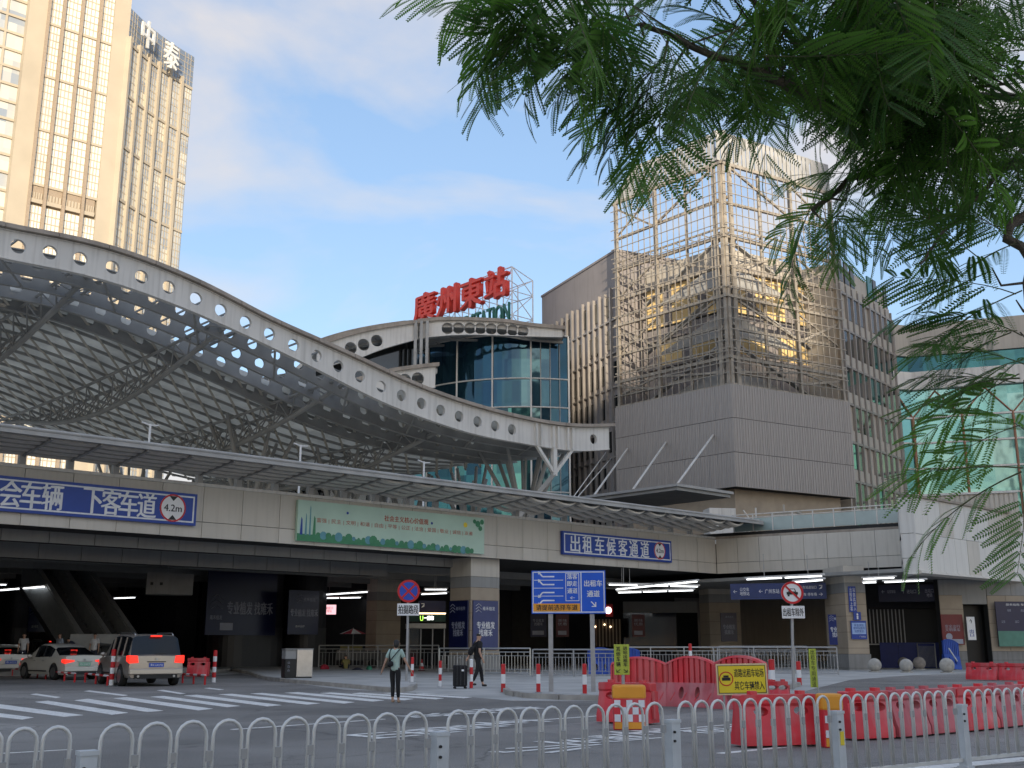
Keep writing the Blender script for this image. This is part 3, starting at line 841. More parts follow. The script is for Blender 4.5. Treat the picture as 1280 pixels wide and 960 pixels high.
# bowed keel trusses running back from the edge
for kx in [A.hy(p, q, WY).x for p, q in ((128, 355), (300, 415), (455, 485), (590, 540))] + [X0 + 9]:
    m = MB(); pts, pts2, pts3 = [], [], []
    for i in range(19):
        t = i / 18; y = WY + 2.0 + t * (RD - 6)
        s_ = 1.9 * math.sin(PI * min(1, t * 1.15)) if t < .87 else 0.0
        z = zdeep(kx, y) - .5
        pts.append(V((kx, y, z - s_))); pts2.append(V((kx - .9, y, z - .05))); pts3.append(V((kx + .9, y, z - .05)))
    m.path(pts, .17, 8); m.path(pts2, .10, 6); m.path(pts3, .10, 6)
    for i in range(18):
        m.tube(pts[i], pts2[i], .05, 5); m.tube(pts[i], pts3[i], .05, 5); m.tube(pts2[i], pts[i + 1], .05, 5); m.tube(pts3[i], pts[i + 1], .05, 5)
    m.build('keel_truss', 'dull_steel', wr)
# diagonal web members under the edge
m = MB()
xw = X0
while xw < X1 - 3:
    m.tube((xw, WY + .3, zB_(xw) + .1), (xw + 2.6, WY + RS * 2, zB_(xw + 2.6) + .2), .07, 6); xw += 5.2
m.build('tie_rod', 'dull_steel', wr)
# tree shaped supports standing on the deck
def tree_support(x, y, spread=3.2, zc=None):
    zc = zc or zt + 1.2
    m = MB(); m.tube((x, y, zt - .2), (x, y, zc), .32, 10, .26)
    for k in range(6):
        a = 2 * PI * k / 6 + .4
        tx, ty = x + spread * math.cos(a), y + spread * 1.1 * math.sin(a)
        tx = min(tx, X1 - 1)
        zz = zdeep(tx, max(ty, WY + 1)) - .6
        m.tube((x, y, zc - .1), (tx, ty, zz), .20, 8, .13)
        b = a + PI / 6
        m.tube((x, y, zc - .1), (x + spread * .45 * math.cos(b), y + spread * .45 * math.sin(b), zz - .8), .10, 6)
    m.build('branching_column', 'dull_steel', wr)
for px, y in ((560, 30), (655, 13), (475, 36), (392, 44), (270, 46), (165, 45)):
    q = A.hy(px, 600, y); tree_support(min(q.x, X1 - 2.0), y)
for px in (610, 440, 330):
    q = A.hy(px, 600, 22); tree_support(q.x, 24, 3.0)
# pale bracket under the right end
q = A.hy(693, 570, WY)
m = MB(); qa, qb = A.hy(672, 559, WY), A.hy(716, 563, WY); qc = A.hy(694, 592, WY)
m.bar((qa.x, WY + .1, zB_(qa.x)), (qc.x, WY + .1, qc.z), .22, .22); m.bar((qb.x, WY + .1, zB_(qb.x)), (qc.x, WY + .1, qc.z), .22, .22)
m.box(qc.x - .18, WY - .05, qc.z - .15, qc.x + .18, WY + .25, zB_(qc.x))
m.build('end_bracket', 'white_steel', wr)
m = MB(); m.bar((qc.x, WY + .1, qc.z), (qc.x - 3.0, WY + 2.5, zt), .3, .3); m.build('strut', 'dull_steel', wr)
# deck lamp posts seen over the canopy edge
for i, (px, py) in enumerate(((188, 530), (376, 556), (530, 577))):
    q = A.hy(px, py, 3.0)
    lp = thing('deck_lamp', (('white twin lamp post under the highest part of the wave roof', 'white twin lamp post, middle of the three on the deck', 'white twin lamp post nearest the glass drum hall')[i]), 'lamp post', A.w(q.x, 3.0, zt), A.a, 'lamp posts on the deck')
    m = MB(); h = q.z - zt; m.tube((0, 0, 0), (0, 0, h), .055, 8); m.build('pole', 'white', lp)
    m = MB(); m.bar((-.42, 0, h + .04), (-.04, 0, h - .06), .10, .05); m.bar((.04, 0, h - .06), (.4, 0, h - .02), .10, .05); m.build('lamp_head', 'white', lp)
# ================================================================== grey annex with the lattice cube
M['glass_teal'] = pane_mat('teal_glass', [(.02, .07, .09), (.04, .14, .15), (.07, .22, .21), (.015, .045, .07)], .06, .75, (1.6, 1.6, 2.1))
M['glass_deep'] = pane_mat('deep_blue_glass', [(.015, .05, .09), (.03, .09, .13), (.02, .07, .10)], .06, .7, (.8, .8, 2.4))
M['glass_green'] = pane_mat('pale_green_glass', [(.22, .48, .43), (.34, .60, .54), (.10, .30, .28), (.45, .66, .58)], .07, .6, (2.0, 2.0, 2.6))
M['warm_wall'] = mat('golden_glass_cladding', (0.85, 0.62, 0.28), 0.4, var=0.1, scale=.4)
M['rust_steel'] = mat('weathered_brown_steel', (0.38, 0.34, 0.285), 0.6, 0.2, var=0.25, scale=1.2, streak=.4, dirt=(.16, .11, .08))
EY = 100.0
Ec = at(914, 480, EY); Ec.z = 0
EL = Frame(Ec.x, Ec.y, math.atan2(-.7397, .673))
ER = Frame(Ec.x, Ec.y, R(31))
xl = EL.hy(766, 400).x; xr = ER.hy(1062, 500).x
ez0 = EL.hy(914, 609).z; ez1 = EL.hy(914, 479).z; ez2 = EL.hy(914, 196).z; ez3 = EL.hy(906, 161, .6).z
an = thing('lattice_annex', 'tall annex with brown metal cladding below and an open steel lattice cube above', 'building', (Ec.x, Ec.y, 0))
L0 = [EL.w(xl, 0), EL.w(0, 0), ER.w(xr, 0), ER.w(xr, 15)]
def flat(p): return (p.x - Ec.x, p.y - Ec.y)
back = EL.w(xl, 14)
m = MB(); m.prism([flat(EL.w(xl, .12)), flat(EL.w(-.1, .14)), flat(ER.w(xr, .12)), flat(ER.w(xr, 15)), flat(back)], ez0 + .05, ez1 - .05); m.build('core', 'joint', an)
m = MB(); m.prism([flat(EL.w(xl + 1, 1.2)), flat(EL.w(-1.2, 1.4)), flat(ER.w(xr - 1, 1.2)), flat(ER.w(xr - 1, 14)), flat(EL.w(xl + 1, 14))], zt + .1, ez0 + .04); m.build('base_wall', 'tan_stone', an)
def face_root(name, fr, parent):
    return link(None, name, parent, fr.o - Ec, fr.a)
for fr, x0, x1, nm in ((EL, xl, 0, 'left'), (ER, 0, xr, 'right')):
    rt = face_root('clad_face', fr, an)
    n = 15; w = (x1 - x0) / n; rows = 3; h = (ez1 - ez0) / rows
    mm = MB(); mm.box(.015, 0, .02, w - .015, .1, h - .03)
    for k in range(3): mm.box(.15 + k * w / 3.2, -.035, .05, .19 + k * w / 3.2, .0, h - .06)
    me = mm.mesh('panel', 'brown_metal')
    for i in range(n):
        for j in range(rows):
            link(me, 'panel', rt, (x0 + i * w, random.uniform(-.01, .01), ez0 + j * h))
    # lattice
    la = link(None, 'lattice', an, fr.o - Ec, fr.a)
    n = 19; w = (x1 - x0) / n
    vb = MB().bar((0, 0, ez1), (0, 0, ez2 - .3), .07, .07).mesh('thin_upright', 'rust_steel')
    for i in range(1, n): link(vb, 'thin_upright', la, (x0 + i * w + random.uniform(-.03, .03), -.05, 0))
    hb = MB().bar((x0 + .1, 0, 0), (x1 - .1, 0, 0), .07, .07).mesh('thin_rail', 'rust_steel')
    nz_ = 21; hz = (ez2 - ez1) / nz_
    for j in range(1, nz_): link(hb, 'thin_rail', la, (0, -.13, ez1 + j * hz))
    # main frame, members as parts
    def mem(p, q, s_=.34, nm_='frame_member'):
        MB().bar(p, q, s_, s_).build(nm_, 'rust_steel', la)
    D = x1 - x0
    lv = [ez1, ez1 + (ez2 - ez1) * .12, ez1 + (ez2 - ez1) * .39, ez1 + (ez2 - ez1) * .66, ez2]
    near = (lambda t: x1 - D * t) if fr is EL else (lambda t: x0 + D * t)
    for t in (.03, .085, .60, .97): mem((near(t), .35, ez1), (near(t), .35, ez2), .34)
    for z in lv: mem((x0, .3, z), (x1, .3, z), .30)
    for z in lv[1:4]: mem((x0, .3, z + .9), (x1, .3, z + .9), .16)
    for k in range(4):
        za, zb3 = lv[k], lv[k + 1]
        zm = (za + zb3) / 2
        mem((near(.98), .5, zb3 - .5), (near(.62), .5, zm - .2), .22)
        mem((near(.62), .5, zb3 - .3), (near(.98), .5, zm), .16)
        if k % 2: mem((near(.08), .5, zb3), (near(.6), .5, zm), .2)
        else: mem((near(.08), .5, zm), (near(.6), .5, zb3 - .4), .2)
        mem((x0, .9, zm), (x1, .9, zm + .3), .26)
        mem((near(.35), .8, za), (near(.35), .8, zb3), .2)
    for k in range(7):
        t = k / 7; a, b = near(.1 + t * .8), near(.1 + t * .8 + .11)
        mem((a, .3, lv[3]), (b, .3, lv[3] + .9), .09, 'truss_web'); mem((b, .3, lv[3] + .9), (near(.1 + t * .8 + .12), .3, lv[3]), .09, 'truss_web')
        mem((a, .3, lv[2]), (b, .3, lv[2] + .9), .09, 'truss_web')
        mem((a, .3, lv[1]), (b, .3, lv[1] + .9), .09, 'truss_web')
    # screen of pale slats above the lattice
    sc_ = link(None, 'roof_screen', an, fr.o - Ec, fr.a)
    xs0, xs1 = (x0 + 2.6, x1) if fr is EL else (x0, x1 - 2.6)
    sl = MB().box(0, .5, ez2 + .35, .42, .58, ez3).mesh('slat', 'grey_steel')
    x = xs0
    while x < xs1 - .4: link(sl, 'slat', sc_, (x, 0, 0)); x += .56
    m = MB()
    m.bar((xs0, .8, ez3 - .1), (xs1, .8, ez3 - .1), .25, .25); m.bar((xs0, .8, ez2 + .5), (xs1, .8, ez2 + .5), .25, .25)
    zz_ = True
    for k in range(6):
        a, b = xs0 + (xs1 - xs0) * k / 6, xs0 + (xs1 - xs0) * (k + 1) / 6
        m.bar((a, .8, ez3 if zz_ else ez2), (b, .8, ez2 if zz_ else ez3), .3, .3); zz_ = not zz_
    m.build('screen_frame', 'grey_steel', sc_)
    m = MB()
    e0, e1_ = (xl, xs0) if fr is EL else (xs1, x1)
    m.hexa([V((e0, .6, ez2)), V((e1_, .6, ez2)), V((e1_, .7, ez2)), V((e0, .7, ez2)), V((e0, .6, ez2 + .4 if fr is EL else ez3)), V((e1_, .6, ez3)), V((e1_, .7, ez3)), V((e0, .7, ez2 + .4 if fr is EL else ez3))])
    m.build('end_panel', 'grey_steel', sc_)
    # recessed inner walls behind the lattice
    iw = link(None, 'inner_wall', an, fr.o - Ec, fr.a)
    izt = ez1 + (ez2 - ez1) * .70
    a0, a1 = (x0 + .6, x1 - 5.0) if fr is EL else (x0 + 4.2, x1 - .4)
    m = MB(); m.box(a0, 5.0, ez1, a1, 5.4, izt); m.build('backing', 'joint', iw)
    nb2 = 8; w2 = (a1 - a0) / nb2
    for i in range(nb2):
        for j, (za, zc, mt) in enumerate([(ez1, ez1 + 4.6, 'fin_wall'), (ez1 + 4.7, ez1 + 7.3, 'warm_wall'), (ez1 + 7.6, ez1 + 8.9, 'fin_wall'), (ez1 + 9.1, ez1 + 13.4, 'warm_wall'), (ez1 + 13.8, izt, 'beige')]):
            if mt == 'warm_wall' and (i * 3 + j) % 4 == 1: mt = 'fin_wall'
            MB().box(a0 + i * w2 + .02, 4.85, za, a0 + (i + 1) * w2 - .02, 5.0, zc - .05).build('wall_panel', mt, iw)
    m = MB(); m.box(a0 - .2, 4.3, ez1 + 13.4, a1 + .2, 4.99, ez1 + 13.75); m.build('ledge', 'fin_wall', iw); MB().box(a0, 4.5, ez1 + 4.45, a1, 4.84, ez1 + 4.66).build('ledge', 'fin_wall', iw)
    # folded grey plates at the foot of the lattice corner
    m = MB()
    for k in range(3):
        za = ez1 + k * 5.2
        m.hexa([V((near(.02), 1.2, za)), V((near(.75), 2.4, za)), V((near(.75), 2.6, za)), V((near(.02), 1.4, za)),
                V((near(.02), 2.2, za + 5.0)), V((near(.20), 2.4, za + 2.6)), V((near(.20), 2.6, za + 2.6)), V((near(.02), 2.4, za + 5.0))])
        m.bar((near(.02), 1.1, za + 5.0), (near(.8), 1.9, za + .3), .5, .12)
    m.build('folded_plate', 'grey_steel', iw)
# inner roof
m = MB(); m.prism([flat(EL.w(xl + .6, 5.4)), flat(EL.w(-5.6, 5.4)), flat(ER.w(5, 5.4)), flat(ER.w(xr - .4, 5.4)), flat(ER.w(xr - .4, 15)), flat(EL.w(xl + .6, 14))], ez1 + (ez2 - ez1) * .70, ez1 + (ez2 - ez1) * .70 + .4); m.build('inner_roof', 'beige', an)
m = MB(); m.prism([flat(EL.w(-5.3, 5.2)), flat(EL.w(-.6, 2.2)), flat(ER.w(.6, 2.2)), flat(ER.w(4.6, 5.2)), flat(EL.w(-5, 9))], ez1, ez1 + 4.4); m.build('lower_roof', 'fin_wall', an)

# left wing with upright fins
Gp = at(767, 400, 113.0)
G = Frame(Gp.x, Gp.y, math.atan2(-.906, .4226))
gx0 = G.hy(676, 375).x; gz = (G.hy(676, 375).z + G.hy(765, 312).z) / 2
gw = thing('finned_wing', 'purple grey wing with rows of upright fins left of the lattice annex', 'building', (G.o.x, G.o.y, 0), G.a)
m = MB(); m.box(gx0, .15, 0, .5, 12, gz); m.build('wall', 'fin_wall', gw)
m = MB(); m.box(gx0 - .1, .05, gz, .6, 12.1, gz + .25); m.build('coping', 'fin_wall', gw)
nf = 14; fw = (0.4 - gx0) / nf
fme = MB().box(-.12, -.16, 8, .14, .149, gz - 4.0).mesh('fin', 'fin')
fl_h = 3.7
tme = MB().box(.13, -.10, -.09, fw - .15, .149, .09).mesh('cross_rail', 'fin')
wme = MB().box(.22, .05, 0, fw - .22, .149, 2.2).mesh('window', 'glass_dark')
for i in range(nf):
    link(fme, 'fin', gw, (gx0 + .35 + i * fw, 0, random.uniform(-.3, .1)))
    z = 9.5
    while z < gz - 5:
        link(tme, 'cross_rail', gw, (gx0 + .35 + i * fw, 0, z))
        if random.random() < .55: link(wme, 'window', gw, (gx0 + .35 + i * fw, 0, z + .6))
        z += fl_h

# right wing with fins and windows
Hp = at(1053, 400, 110.0)
HF = Frame(Hp.x, Hp.y, math.atan2(.769, .639))
hx1 = HF.hy(1112, 378).x; hzt = (HF.hy(1046, 320).z + HF.hy(1110, 375).z) / 2
hw = thing('office_wing', 'beige office wing with dark windows between fins right of the lattice annex', 'building', (HF.o.x, HF.o.y, 0), HF.a)
m = MB(); m.box(-.5, .25, 0, hx1, 14, hzt); m.build('wall', 'beige', hw)
nf = 9; fw = (hx1) / nf
fme = MB().box(-.10, -.06, 8, .13, .249, hzt - 2.2).mesh('fin', 'fin')
tme = MB().box(.11, -.02, -.12, fw - .14, .249, .12).mesh('cross_rail', 'fin')
wme = MB(); wme.box(.14, .08, 0, fw * .7, .249, 2.5); wme = wme.mesh('window', 'glass_dark')
wme2 = MB().box(.16, .08, 0, fw - .16, .249, 2.5).mesh('window', 'glass_teal')
pme = MB().box(.16, .1, 0, fw - .16, .24, 1.15).mesh('spandrel_panel', 'beige')
for i in range(nf + 1):
    link(fme, 'fin', hw, (i * fw, 0, 0))
    if i == nf: break
    z = 9.6
    while z < hzt - 2.5:
        link(tme, 'cross_rail', hw, (i * fw, 0, z))
        if random.random() < .8: link(wme if random.random() < .85 else wme2, 'window', hw, (i * fw, 0, z + 1.3))
        link(pme, 'spandrel_panel', hw, (i * fw, 0, z + .12))
        z += 4.0
m = MB(); m.box(hx1 + .01, -.1, 0, hx1 + .5, 14, hzt - 3); m.build('end_pier', 'fin', hw)

# glass faced building at the far right
Jp = at(1136, 470, 122.0)
J = Frame(Jp.x, Jp.y, math.atan2(-.34, .94))
zj_ = [J.hy(1136, y).z for y in (408, 447, 467, 489, 505)]
jb = thing('glass_fronted_hall', 'beige banded building with pale green glass walls behind the tree at right', 'building', (J.o.x, J.o.y, 0), J.a)
def jface(x0, x1, y0, y1):
    def P(t, off): # point on line with outward offset
        d = V((x1 - x0, y1 - y0, 0)); nn = V((d.y, -d.x, 0)).normalized()
        return V((x0, y0, 0)) + d * t + nn * off
    for (za, zc, off, mt, nm) in [(zj_[1], zj_[0], .5, 'beige', 'parapet_band'), (zj_[2], zj_[1], .15, 'glass_teal', 'strip_window'), (zj_[3], zj_[2], .6, 'white_steel', 'white_band'), (0, zj_[3], .0, 'glass_green', 'glass_wall')]:
        m = MB(); a, b, c, d = P(0, off), P(1, off), P(1, -.6), P(0, -.6)
        m.hexa([V((q.x, q.y, za)) for q in (a, b, c, d)] + [V((q.x, q.y, zc)) for q in (a, b, c, d)]); m.build(nm, mt, jb)
    L = math.hypot(x1 - x0, y1 - y0); n = max(1, round(L / 5.5))
    for i in range(n + 1):
        a = P(i / n, .12); m = MB(); m.tube((a.x, a.y, 0), (a.x, a.y, zj_[3] - 3), .14, 8)
        if i < n:
            b = P((i + .5) / n, .12); c = P((i + 1) / n, .12)
            m.tube((a.x, a.y, zj_[3] - 3.2), (b.x, b.y, zj_[3] - .2), .09, 6)
        if i > 0:
            b = P((i - .5) / n, .12); m.tube((a.x, a.y, zj_[3] - 3.2), (b.x, b.y, zj_[3] - .2), .09, 6)
        m.build('mullion', mat('copper_mullion', (.32, .15, .09), .5), jb) if i == 0 else m.build('mullion', 'copper_m', jb)
    z = zj_[3] - 3.2
    while z > 9:
        a, b = P(0, .14), P(1, .14); MB().bar((a.x, a.y, z), (b.x, b.y, z), .12, .2).build('transom', 'white_steel', jb); z -= 2.9
M['copper_m'] = mat('copper_brown_mullion', (.32, .15, .09), .5)
jface(0, 26, 0, 0)
jface(-3.4, 0, -2.6, 0)
m = MB(); m.box(0, .6, 0, 26, 20, zj_[0] - .3); m.build('core', 'dark_wall', jb)

# ================================================================== flat canopy with tie rods, plant box
Pk = at(846, 604, 88.0); KF = Frame(Pk.x, Pk.y, A.a)
kc = thing('tie_rod_canopy', 'thin flat canopy hung on slanting white rods below the brown cladding', 'canopy', (KF.o.x, KF.o.y, 0), KF.a)
m = MB(); m.box(0, 0, Pk.z - .22, 7.5, 18, Pk.z); m.build('slab', 'grey_steel', kc)
m = MB(); m.box(.2, .2, Pk.z - .5, 7.3, 17.8, Pk.z - .23)
m.build('soffit', 'dull_steel', kc)
for a, b in (((743, 614), (784, 561)), ((791, 609), (832, 553)), ((847, 602), (891, 544))):
    p = KF.hx(a[0], a[1], .15)
    q = EL.w(EL.hy(b[0], b[1], -.05).x, -.02, EL.hy(b[0], b[1], -.05).z); q = KF.l(q)
    MB().tube((.15, p.y, Pk.z), q, .09, 8).build('tie_rod', 'white_steel', kc)
for a, b in (((716, 617), (757, 566)), ((722, 617), (764, 573))):
    p = KF.hx(a[0], a[1], .15); q = G.w(G.hy(b[0], b[1], -.1).x, -.1, G.hy(b[0], b[1], -.1).z); q = KF.l(q)
    MB().tube((.15, min(p.y, 19), Pk.z), q, .05, 6).build('tie_rod', 'white_steel', kc)
q = at(912, 640, 84)
ac = thing('rooftop_plant_unit', 'pale rooftop plant box with bent white pipes at the end of the eaves canopy', 'plant unit', (q.x, q.y, zt), R(8))
m = MB(); m.box(-1.6, 0, 0, .5, 1.6, 3.1); m.build('housing', 'white_steel', ac, bevel=.03)
for k in range(3):
    m = MB(); z0 = 1.7 - k * .32
    m.path([(.5, -.1 - k * .05, z0 + .25), (1.0, -.1, z0 + .3), (1.4, -.1, z0), (1.4 + .2 * k, -.1, z0 - .5), (1.7, -.1, z0 - .6)], .11, 8); m.build('pipe', 'white_steel', ac, smooth=True)
m = MB(); m.tube((2.2, .3, 0), (2.2, .3, 3.2), .07, 8); m.tube((1.2, .3, 3.0), (2.2, .3, 1.6), .06, 8); m.build('vent_pole', 'white_steel', ac)
q = at(978, 628, 88)
bx = thing('cooling_box', 'small cream air conditioning box on the roof behind the glass railing', 'plant unit', (q.x, q.y, zt + 1.2), R(-30))
m = MB(); m.box(-1.0, 0, 0, 1.0, 1.4, 2.0); m.box(-1.1, -.05, 2.0, 1.1, 1.45, 2.12); m.build('casing', 'beige', bx)
MB().tube((0, .3, 2.1), (0, .3, 2.7), .08, 8).build('vent', 'beige', bx)

# ================================================================== station hall: glass drum, upper roof, rooftop sign
hall = thing('glass_drum_hall', 'curved teal glass drum of the station hall under the upper roof', 'building', (0, 0, 0))
Dc = V((1.2, 128, 0)); rad = 14.5
def dp(t, r=rad, z=0): return V((Dc.x + r * math.sin(t), Dc.y - r * math.cos(t), z))
dz1 = at(620, 420, 114).z; t0, t1, nn = R(-62), R(19.5), 20
lv = [zt - 1, zt + 4.5, zt + 8.4, zt + 12.2, zt + 13.4, zt + 17.4, zt + 20.5, dz1]
for i in range(nn):
    a, b = t0 + (t1 - t0) * i / nn, t0 + (t1 - t0) * (i + 1) / nn
    for j in range(len(lv) - 1):
        p, q_ = dp(a), dp(b); z0, z1 = lv[j] + .05, lv[j + 1] - .05
        jt = [random.uniform(-.03, .03) for _ in range(2)]
        m = MB(); m.quad((p.x, p.y + jt[0], z0), (q_.x, q_.y + jt[1], z0), (q_.x, q_.y - jt[0], z1), (p.x, p.y - jt[1], z1))
        m.add([(p.x, p.y + .08, z0), (q_.x, q_.y + .08, z0), (q_.x, q_.y + .08, z1), (p.x, p.y + .08, z1)], [(3, 2, 1, 0)])
        m.build('pane', 'glass_deep' if (i > nn - 5 or j > 4) else 'glass_teal', hall, fix=False)
for i in range(0, nn + 1):
    a = dp(t0 + (t1 - t0) * i / nn, rad + .06)
    w_ = .05 if i % 4 else .09
    if i % 4 == 0 or i > nn - 5: MB().bar((a.x, a.y, zt - 1), (a.x, a.y, dz1), w_ * 2, w_ * 2).build('mullion', 'white_steel' if i % 4 == 0 else 'dull_steel', hall)
for z in lv[1:]:
    m = MB(); m.path([dp(t0 + (t1 - t0) * i / nn, rad + .07, z) for i in range(nn + 1)], .085, 6); m.build('transom', 'white_steel', hall)
# wall closing the drum to the finned wing
m = MB()
p = dp(t1); q2 = G.w(gx0 + .2, .3)
m.hexa([V((p.x, p.y, 8)), V((q2.x, q2.y, 8)), V((q2.x, q2.y + .4, 8)), V((p.x, p.y + .4, 8)), V((p.x, p.y, dz1)), V((q2.x, q2.y, dz1)), V((q2.x, q2.y + .4, dz1)), V((p.x, p.y + .4, dz1))]); m.build('side_glass', 'glass_deep', hall)

def outline_roof(name, label, fr, tops, bots, holes, c, depth, parent=None, rad_=.62, strips=0):
    T = [(p.x, p.z) for p in (fr.hy(a, b, c) for a, b in tops)]; Bt = [(p.x, p.z) for p in (fr.hy(a, b, c) for a, b in bots)]
    rt = thing(name, label, 'roof', (fr.o.x, fr.o.y, 0), fr.a)
    zt_ = lambda x: interp(T, x); zb2_ = lambda x: interp(Bt, x)
    m = MB(); global sp
    hs = [fr.hy(a, b, c).x for a, b in holes]; old = sp; sp = (hs[1] - hs[0]) if len(hs) > 1 else 2
    cop = .45
    perf_beam(m, c, .3, lambda x: zt_(x) - cop, zb2_, hs, max(T[0][0], Bt[0][0]), min(T[-1][0], Bt[-1][0]), rad_, flange=.2); sp = old
    m.build('edge_beam', 'white_steel', rt)
    x0, x1 = max(T[0][0], Bt[0][0]) - .2, min(T[-1][0], Bt[-1][0]) + .3
    k = 22
    for s_ in range(strips + 1):
        m = MB()
        for i in range(k):
            a, b = x0 + (x1 - x0) * i / k, x0 + (x1 - x0) * (i + 1) / k
            y0 = c - .3 + s_ * 2.2; dz = s_ * .55
            m.hexa([V((a, y0, zt_(a) - cop + .08 + dz)), V((b, y0, zt_(b) - cop + .08 + dz)), V((b, y0 + 1.6, zt_(b) - cop + .08 + dz)), V((a, y0 + 1.6, zt_(a) - cop + .08 + dz)),
                    V((a, y0, zt_(a) + dz)), V((b, y0, zt_(b) + dz)), V((b, y0 + 1.6, zt_(b) + dz)), V((a, y0 + 1.6, zt_(a) + dz))])
        m.build('coping', 'coping', rt)
    m = MB()
    for i in range(k):
        a, b = x0 + (x1 - x0) * i / k, x0 + (x1 - x0) * (i + 1) / k
        za, zb3 = zt_(a) - cop, zt_(b) - cop
        m.hexa([V((a, c + .4, za - .5)), V((b, c + .4, zb3 - .5)), V((b, c + depth, zb3 - .5)), V((a, c + depth, za - .5)),
                V((a, c + .4, za)), V((b, c + .4, zb3)), V((b, c + depth, zb3)), V((a, c + depth, za))])
    m.build('roof_sheet', 'roof_sheet', rt)
    m = MB()
    for j in range(5):
        y = c + 1.5 + j * depth / 6
        for i in range(k):
            a, b = x0 + (x1 - x0) * i / k, x0 + (x1 - x0) * (i + 1) / k
            m.bar((a, y, zt_(a) - cop - .9), (b, y, zt_(b) - cop - .9), .2, .25)
            if i % 2: m.tube((a, y, zt_(a) - cop - .5), (b, y, zt_(b) - cop - .95), .07, 5)
    m.build('soffit_truss', 'dull_steel', rt, kind='stuff')
    return rt
S0 = at(524, 420, 110)
SR = Frame(S0.x, S0.y, R(6)); SL = Frame(S0.x, S0.y, R(24))
outline_roof('upper_roof', 'upper station roof with a row of round holes, directly below the rooftop sign', SR,
             [(524, 399.5), (549, 397), (591, 397.4), (633, 399.7), (661, 404), (703, 408)], [(524, 423), (545, 420), (577, 418), (625, 418.8), (661, 420), (703, 421)],
             [(559.4, 410), (573, 409), (587.5, 408.7), (600.5, 408.7), (614, 409), (627.7, 410.4), (640.7, 411.8), (653.3, 413)], 0, 14)
outline_roof('stepped_roof_wing', 'stepped left arm of the upper roof sweeping down behind the wave roof', SL,
             [(396, 430), (420, 421), (450, 412.5), (485, 405.5), (523, 400)], [(396, 462), (420, 454), (450, 446.5), (477, 436), (523, 423)],
             [(418, 447), (438.5, 441), (454.5, 436.5), (471, 431)], 0, 14, strips=2)
S2 = at(548, 455, 104); SN = Frame(S2.x, S2.y, R(20))
lw = outline_roof('lower_roof_arm', 'short lower roof arm ending in front of the teal glass drum', SN,
             [(440, 474), (484, 462), (520, 456.5), (548, 453.5)], [(440, 500), (484, 489), (520, 485), (544, 484)], [(489, 474), (506.5, 470.5), (522.6, 469)], 0, 9)
m = MB(); q = SR.hy(524, 400, -.3)
for dxx in (-.5, .1, .7): m.box(q.x + dxx, -.45, SR.hy(524, 468).z, q.x + dxx + .3, -.15, q.z - .1)
tag(m.build('roof_post', 'grey_steel', None, (SR.o.x, SR.o.y, 0), SR.a), 'cluster of pale upright posts where the two upper roof arms meet', 'post')
# wall below the left arm
pts = [SL.hy(a_, b_ + 1, 2.2) for a_, b_ in ((396, 462), (420, 454), (450, 446.5), (477, 436), (522, 425))]
m = MB(); poly_ = [(pts[0].x - 8, 8)] + [(pts[0].x - 8, pts[0].z - 2)] + [(q.x, q.z + .3) for q in pts] + [(pts[-1].x, 8)]
m.prism_y(poly_, 2.2, 2.7)
hs_ = thing('hall_side_wall', 'dark glazed side wall of the hall in the shade under the left roof arm', 'wall', (SL.o.x, SL.o.y, 0), SL.a)
m.build('wall', 'glass_dark', hs_)
x = pts[0].x - 7
while x < pts[-1].x: MB().box(x, 2.0, 8, x + .25, 2.19, pts[0].z - .5 + (x - pts[0].x) * .16).build('mullion', 'dull_steel', hs_); x += 2.1

# rooftop sign
TS = Frame(0.1, 125.0, math.atan2(-.7397, .673))
tx0 = TS.hy(521, 380).x; tx1 = TS.hy(640, 350).x
tz1 = (TS.hy(640, 334.5).z + TS.hy(521, 376).z) / 2; tz0 = tz1 - 9.0
sg = thing('rooftop_sign', 'big red station name characters on a white space frame above the upper roof', 'sign', (TS.o.x, TS.o.y, 0), TS.a)
m = MB(); nb3 = 7; dpt = 3.4
zs = [tz0, tz0 + 3.0, tz0 + 6.0, tz1]
for i in range(nb3 + 1):
    x = tx0 + (tx1 - tx0) * i / nb3
    m.tube((x, 0, tz0 - 3), (x, 0, tz1), .09, 6); m.tube((x, dpt, tz0 - 3), (x, dpt, tz1 - 1), .08, 6)
    for z in zs: m.tube((x, 0, z), (x, dpt, z if z < tz1 else z - 1), .06, 5)
    if i < nb3:
        x2 = tx0 + (tx1 - tx0) * (i + 1) / nb3
        for z in zs: m.tube((x, 0, z), (x2, 0, z), .08, 6); m.tube((x, dpt, min(z, tz1 - 1)), (x2, dpt, min(z, tz1 - 1)), .06, 5)
        for j in range(3):
            m.tube((x, .1, zs[j + (i % 2)] if j + (i % 2) < 4 else tz1), (x2, .1, zs[min(3, j + 1 - (i % 2))]), .05, 5)
m.build('space_frame', 'white', sg)
m = MB()
for j in range(3): m.tube((tx1, 0, zs[j]), (tx1, dpt, zs[j + 1] - (1 if j == 2 else 0)), .06, 5); m.tube((tx1, dpt, zs[j]), (tx1, 0, zs[j + 1]), .06, 5)
m.build('end_bracing', 'white', sg)
M['sign_red'] = mat('red_sign_metal', (.78, .06, .035), .45, var=.12, scale=.6)
M['sign_green'] = mat('green_sign_metal', (.03, .17, .13), .5)
for chh, px, py, w_, h_ in (('廣', 533, 384, 25, 35), ('州', 561, 376.5, 24, 39), ('東', 591.5, 367, 27, 42), ('站', 622.5, 355, 27, 41)):
    p0_ = TS.hy(px - w_ / 2, py, -.3); p1_ = TS.hy(px + w_ / 2, py, -.3); c = TS.hy(px, py, -.3)
    letters(chh, sg, c.x, -.45, c.z, (p1_.x - p0_.x) * 1.0, 3.75, 'sign_red', bold=.035, extr=.7, name='character')
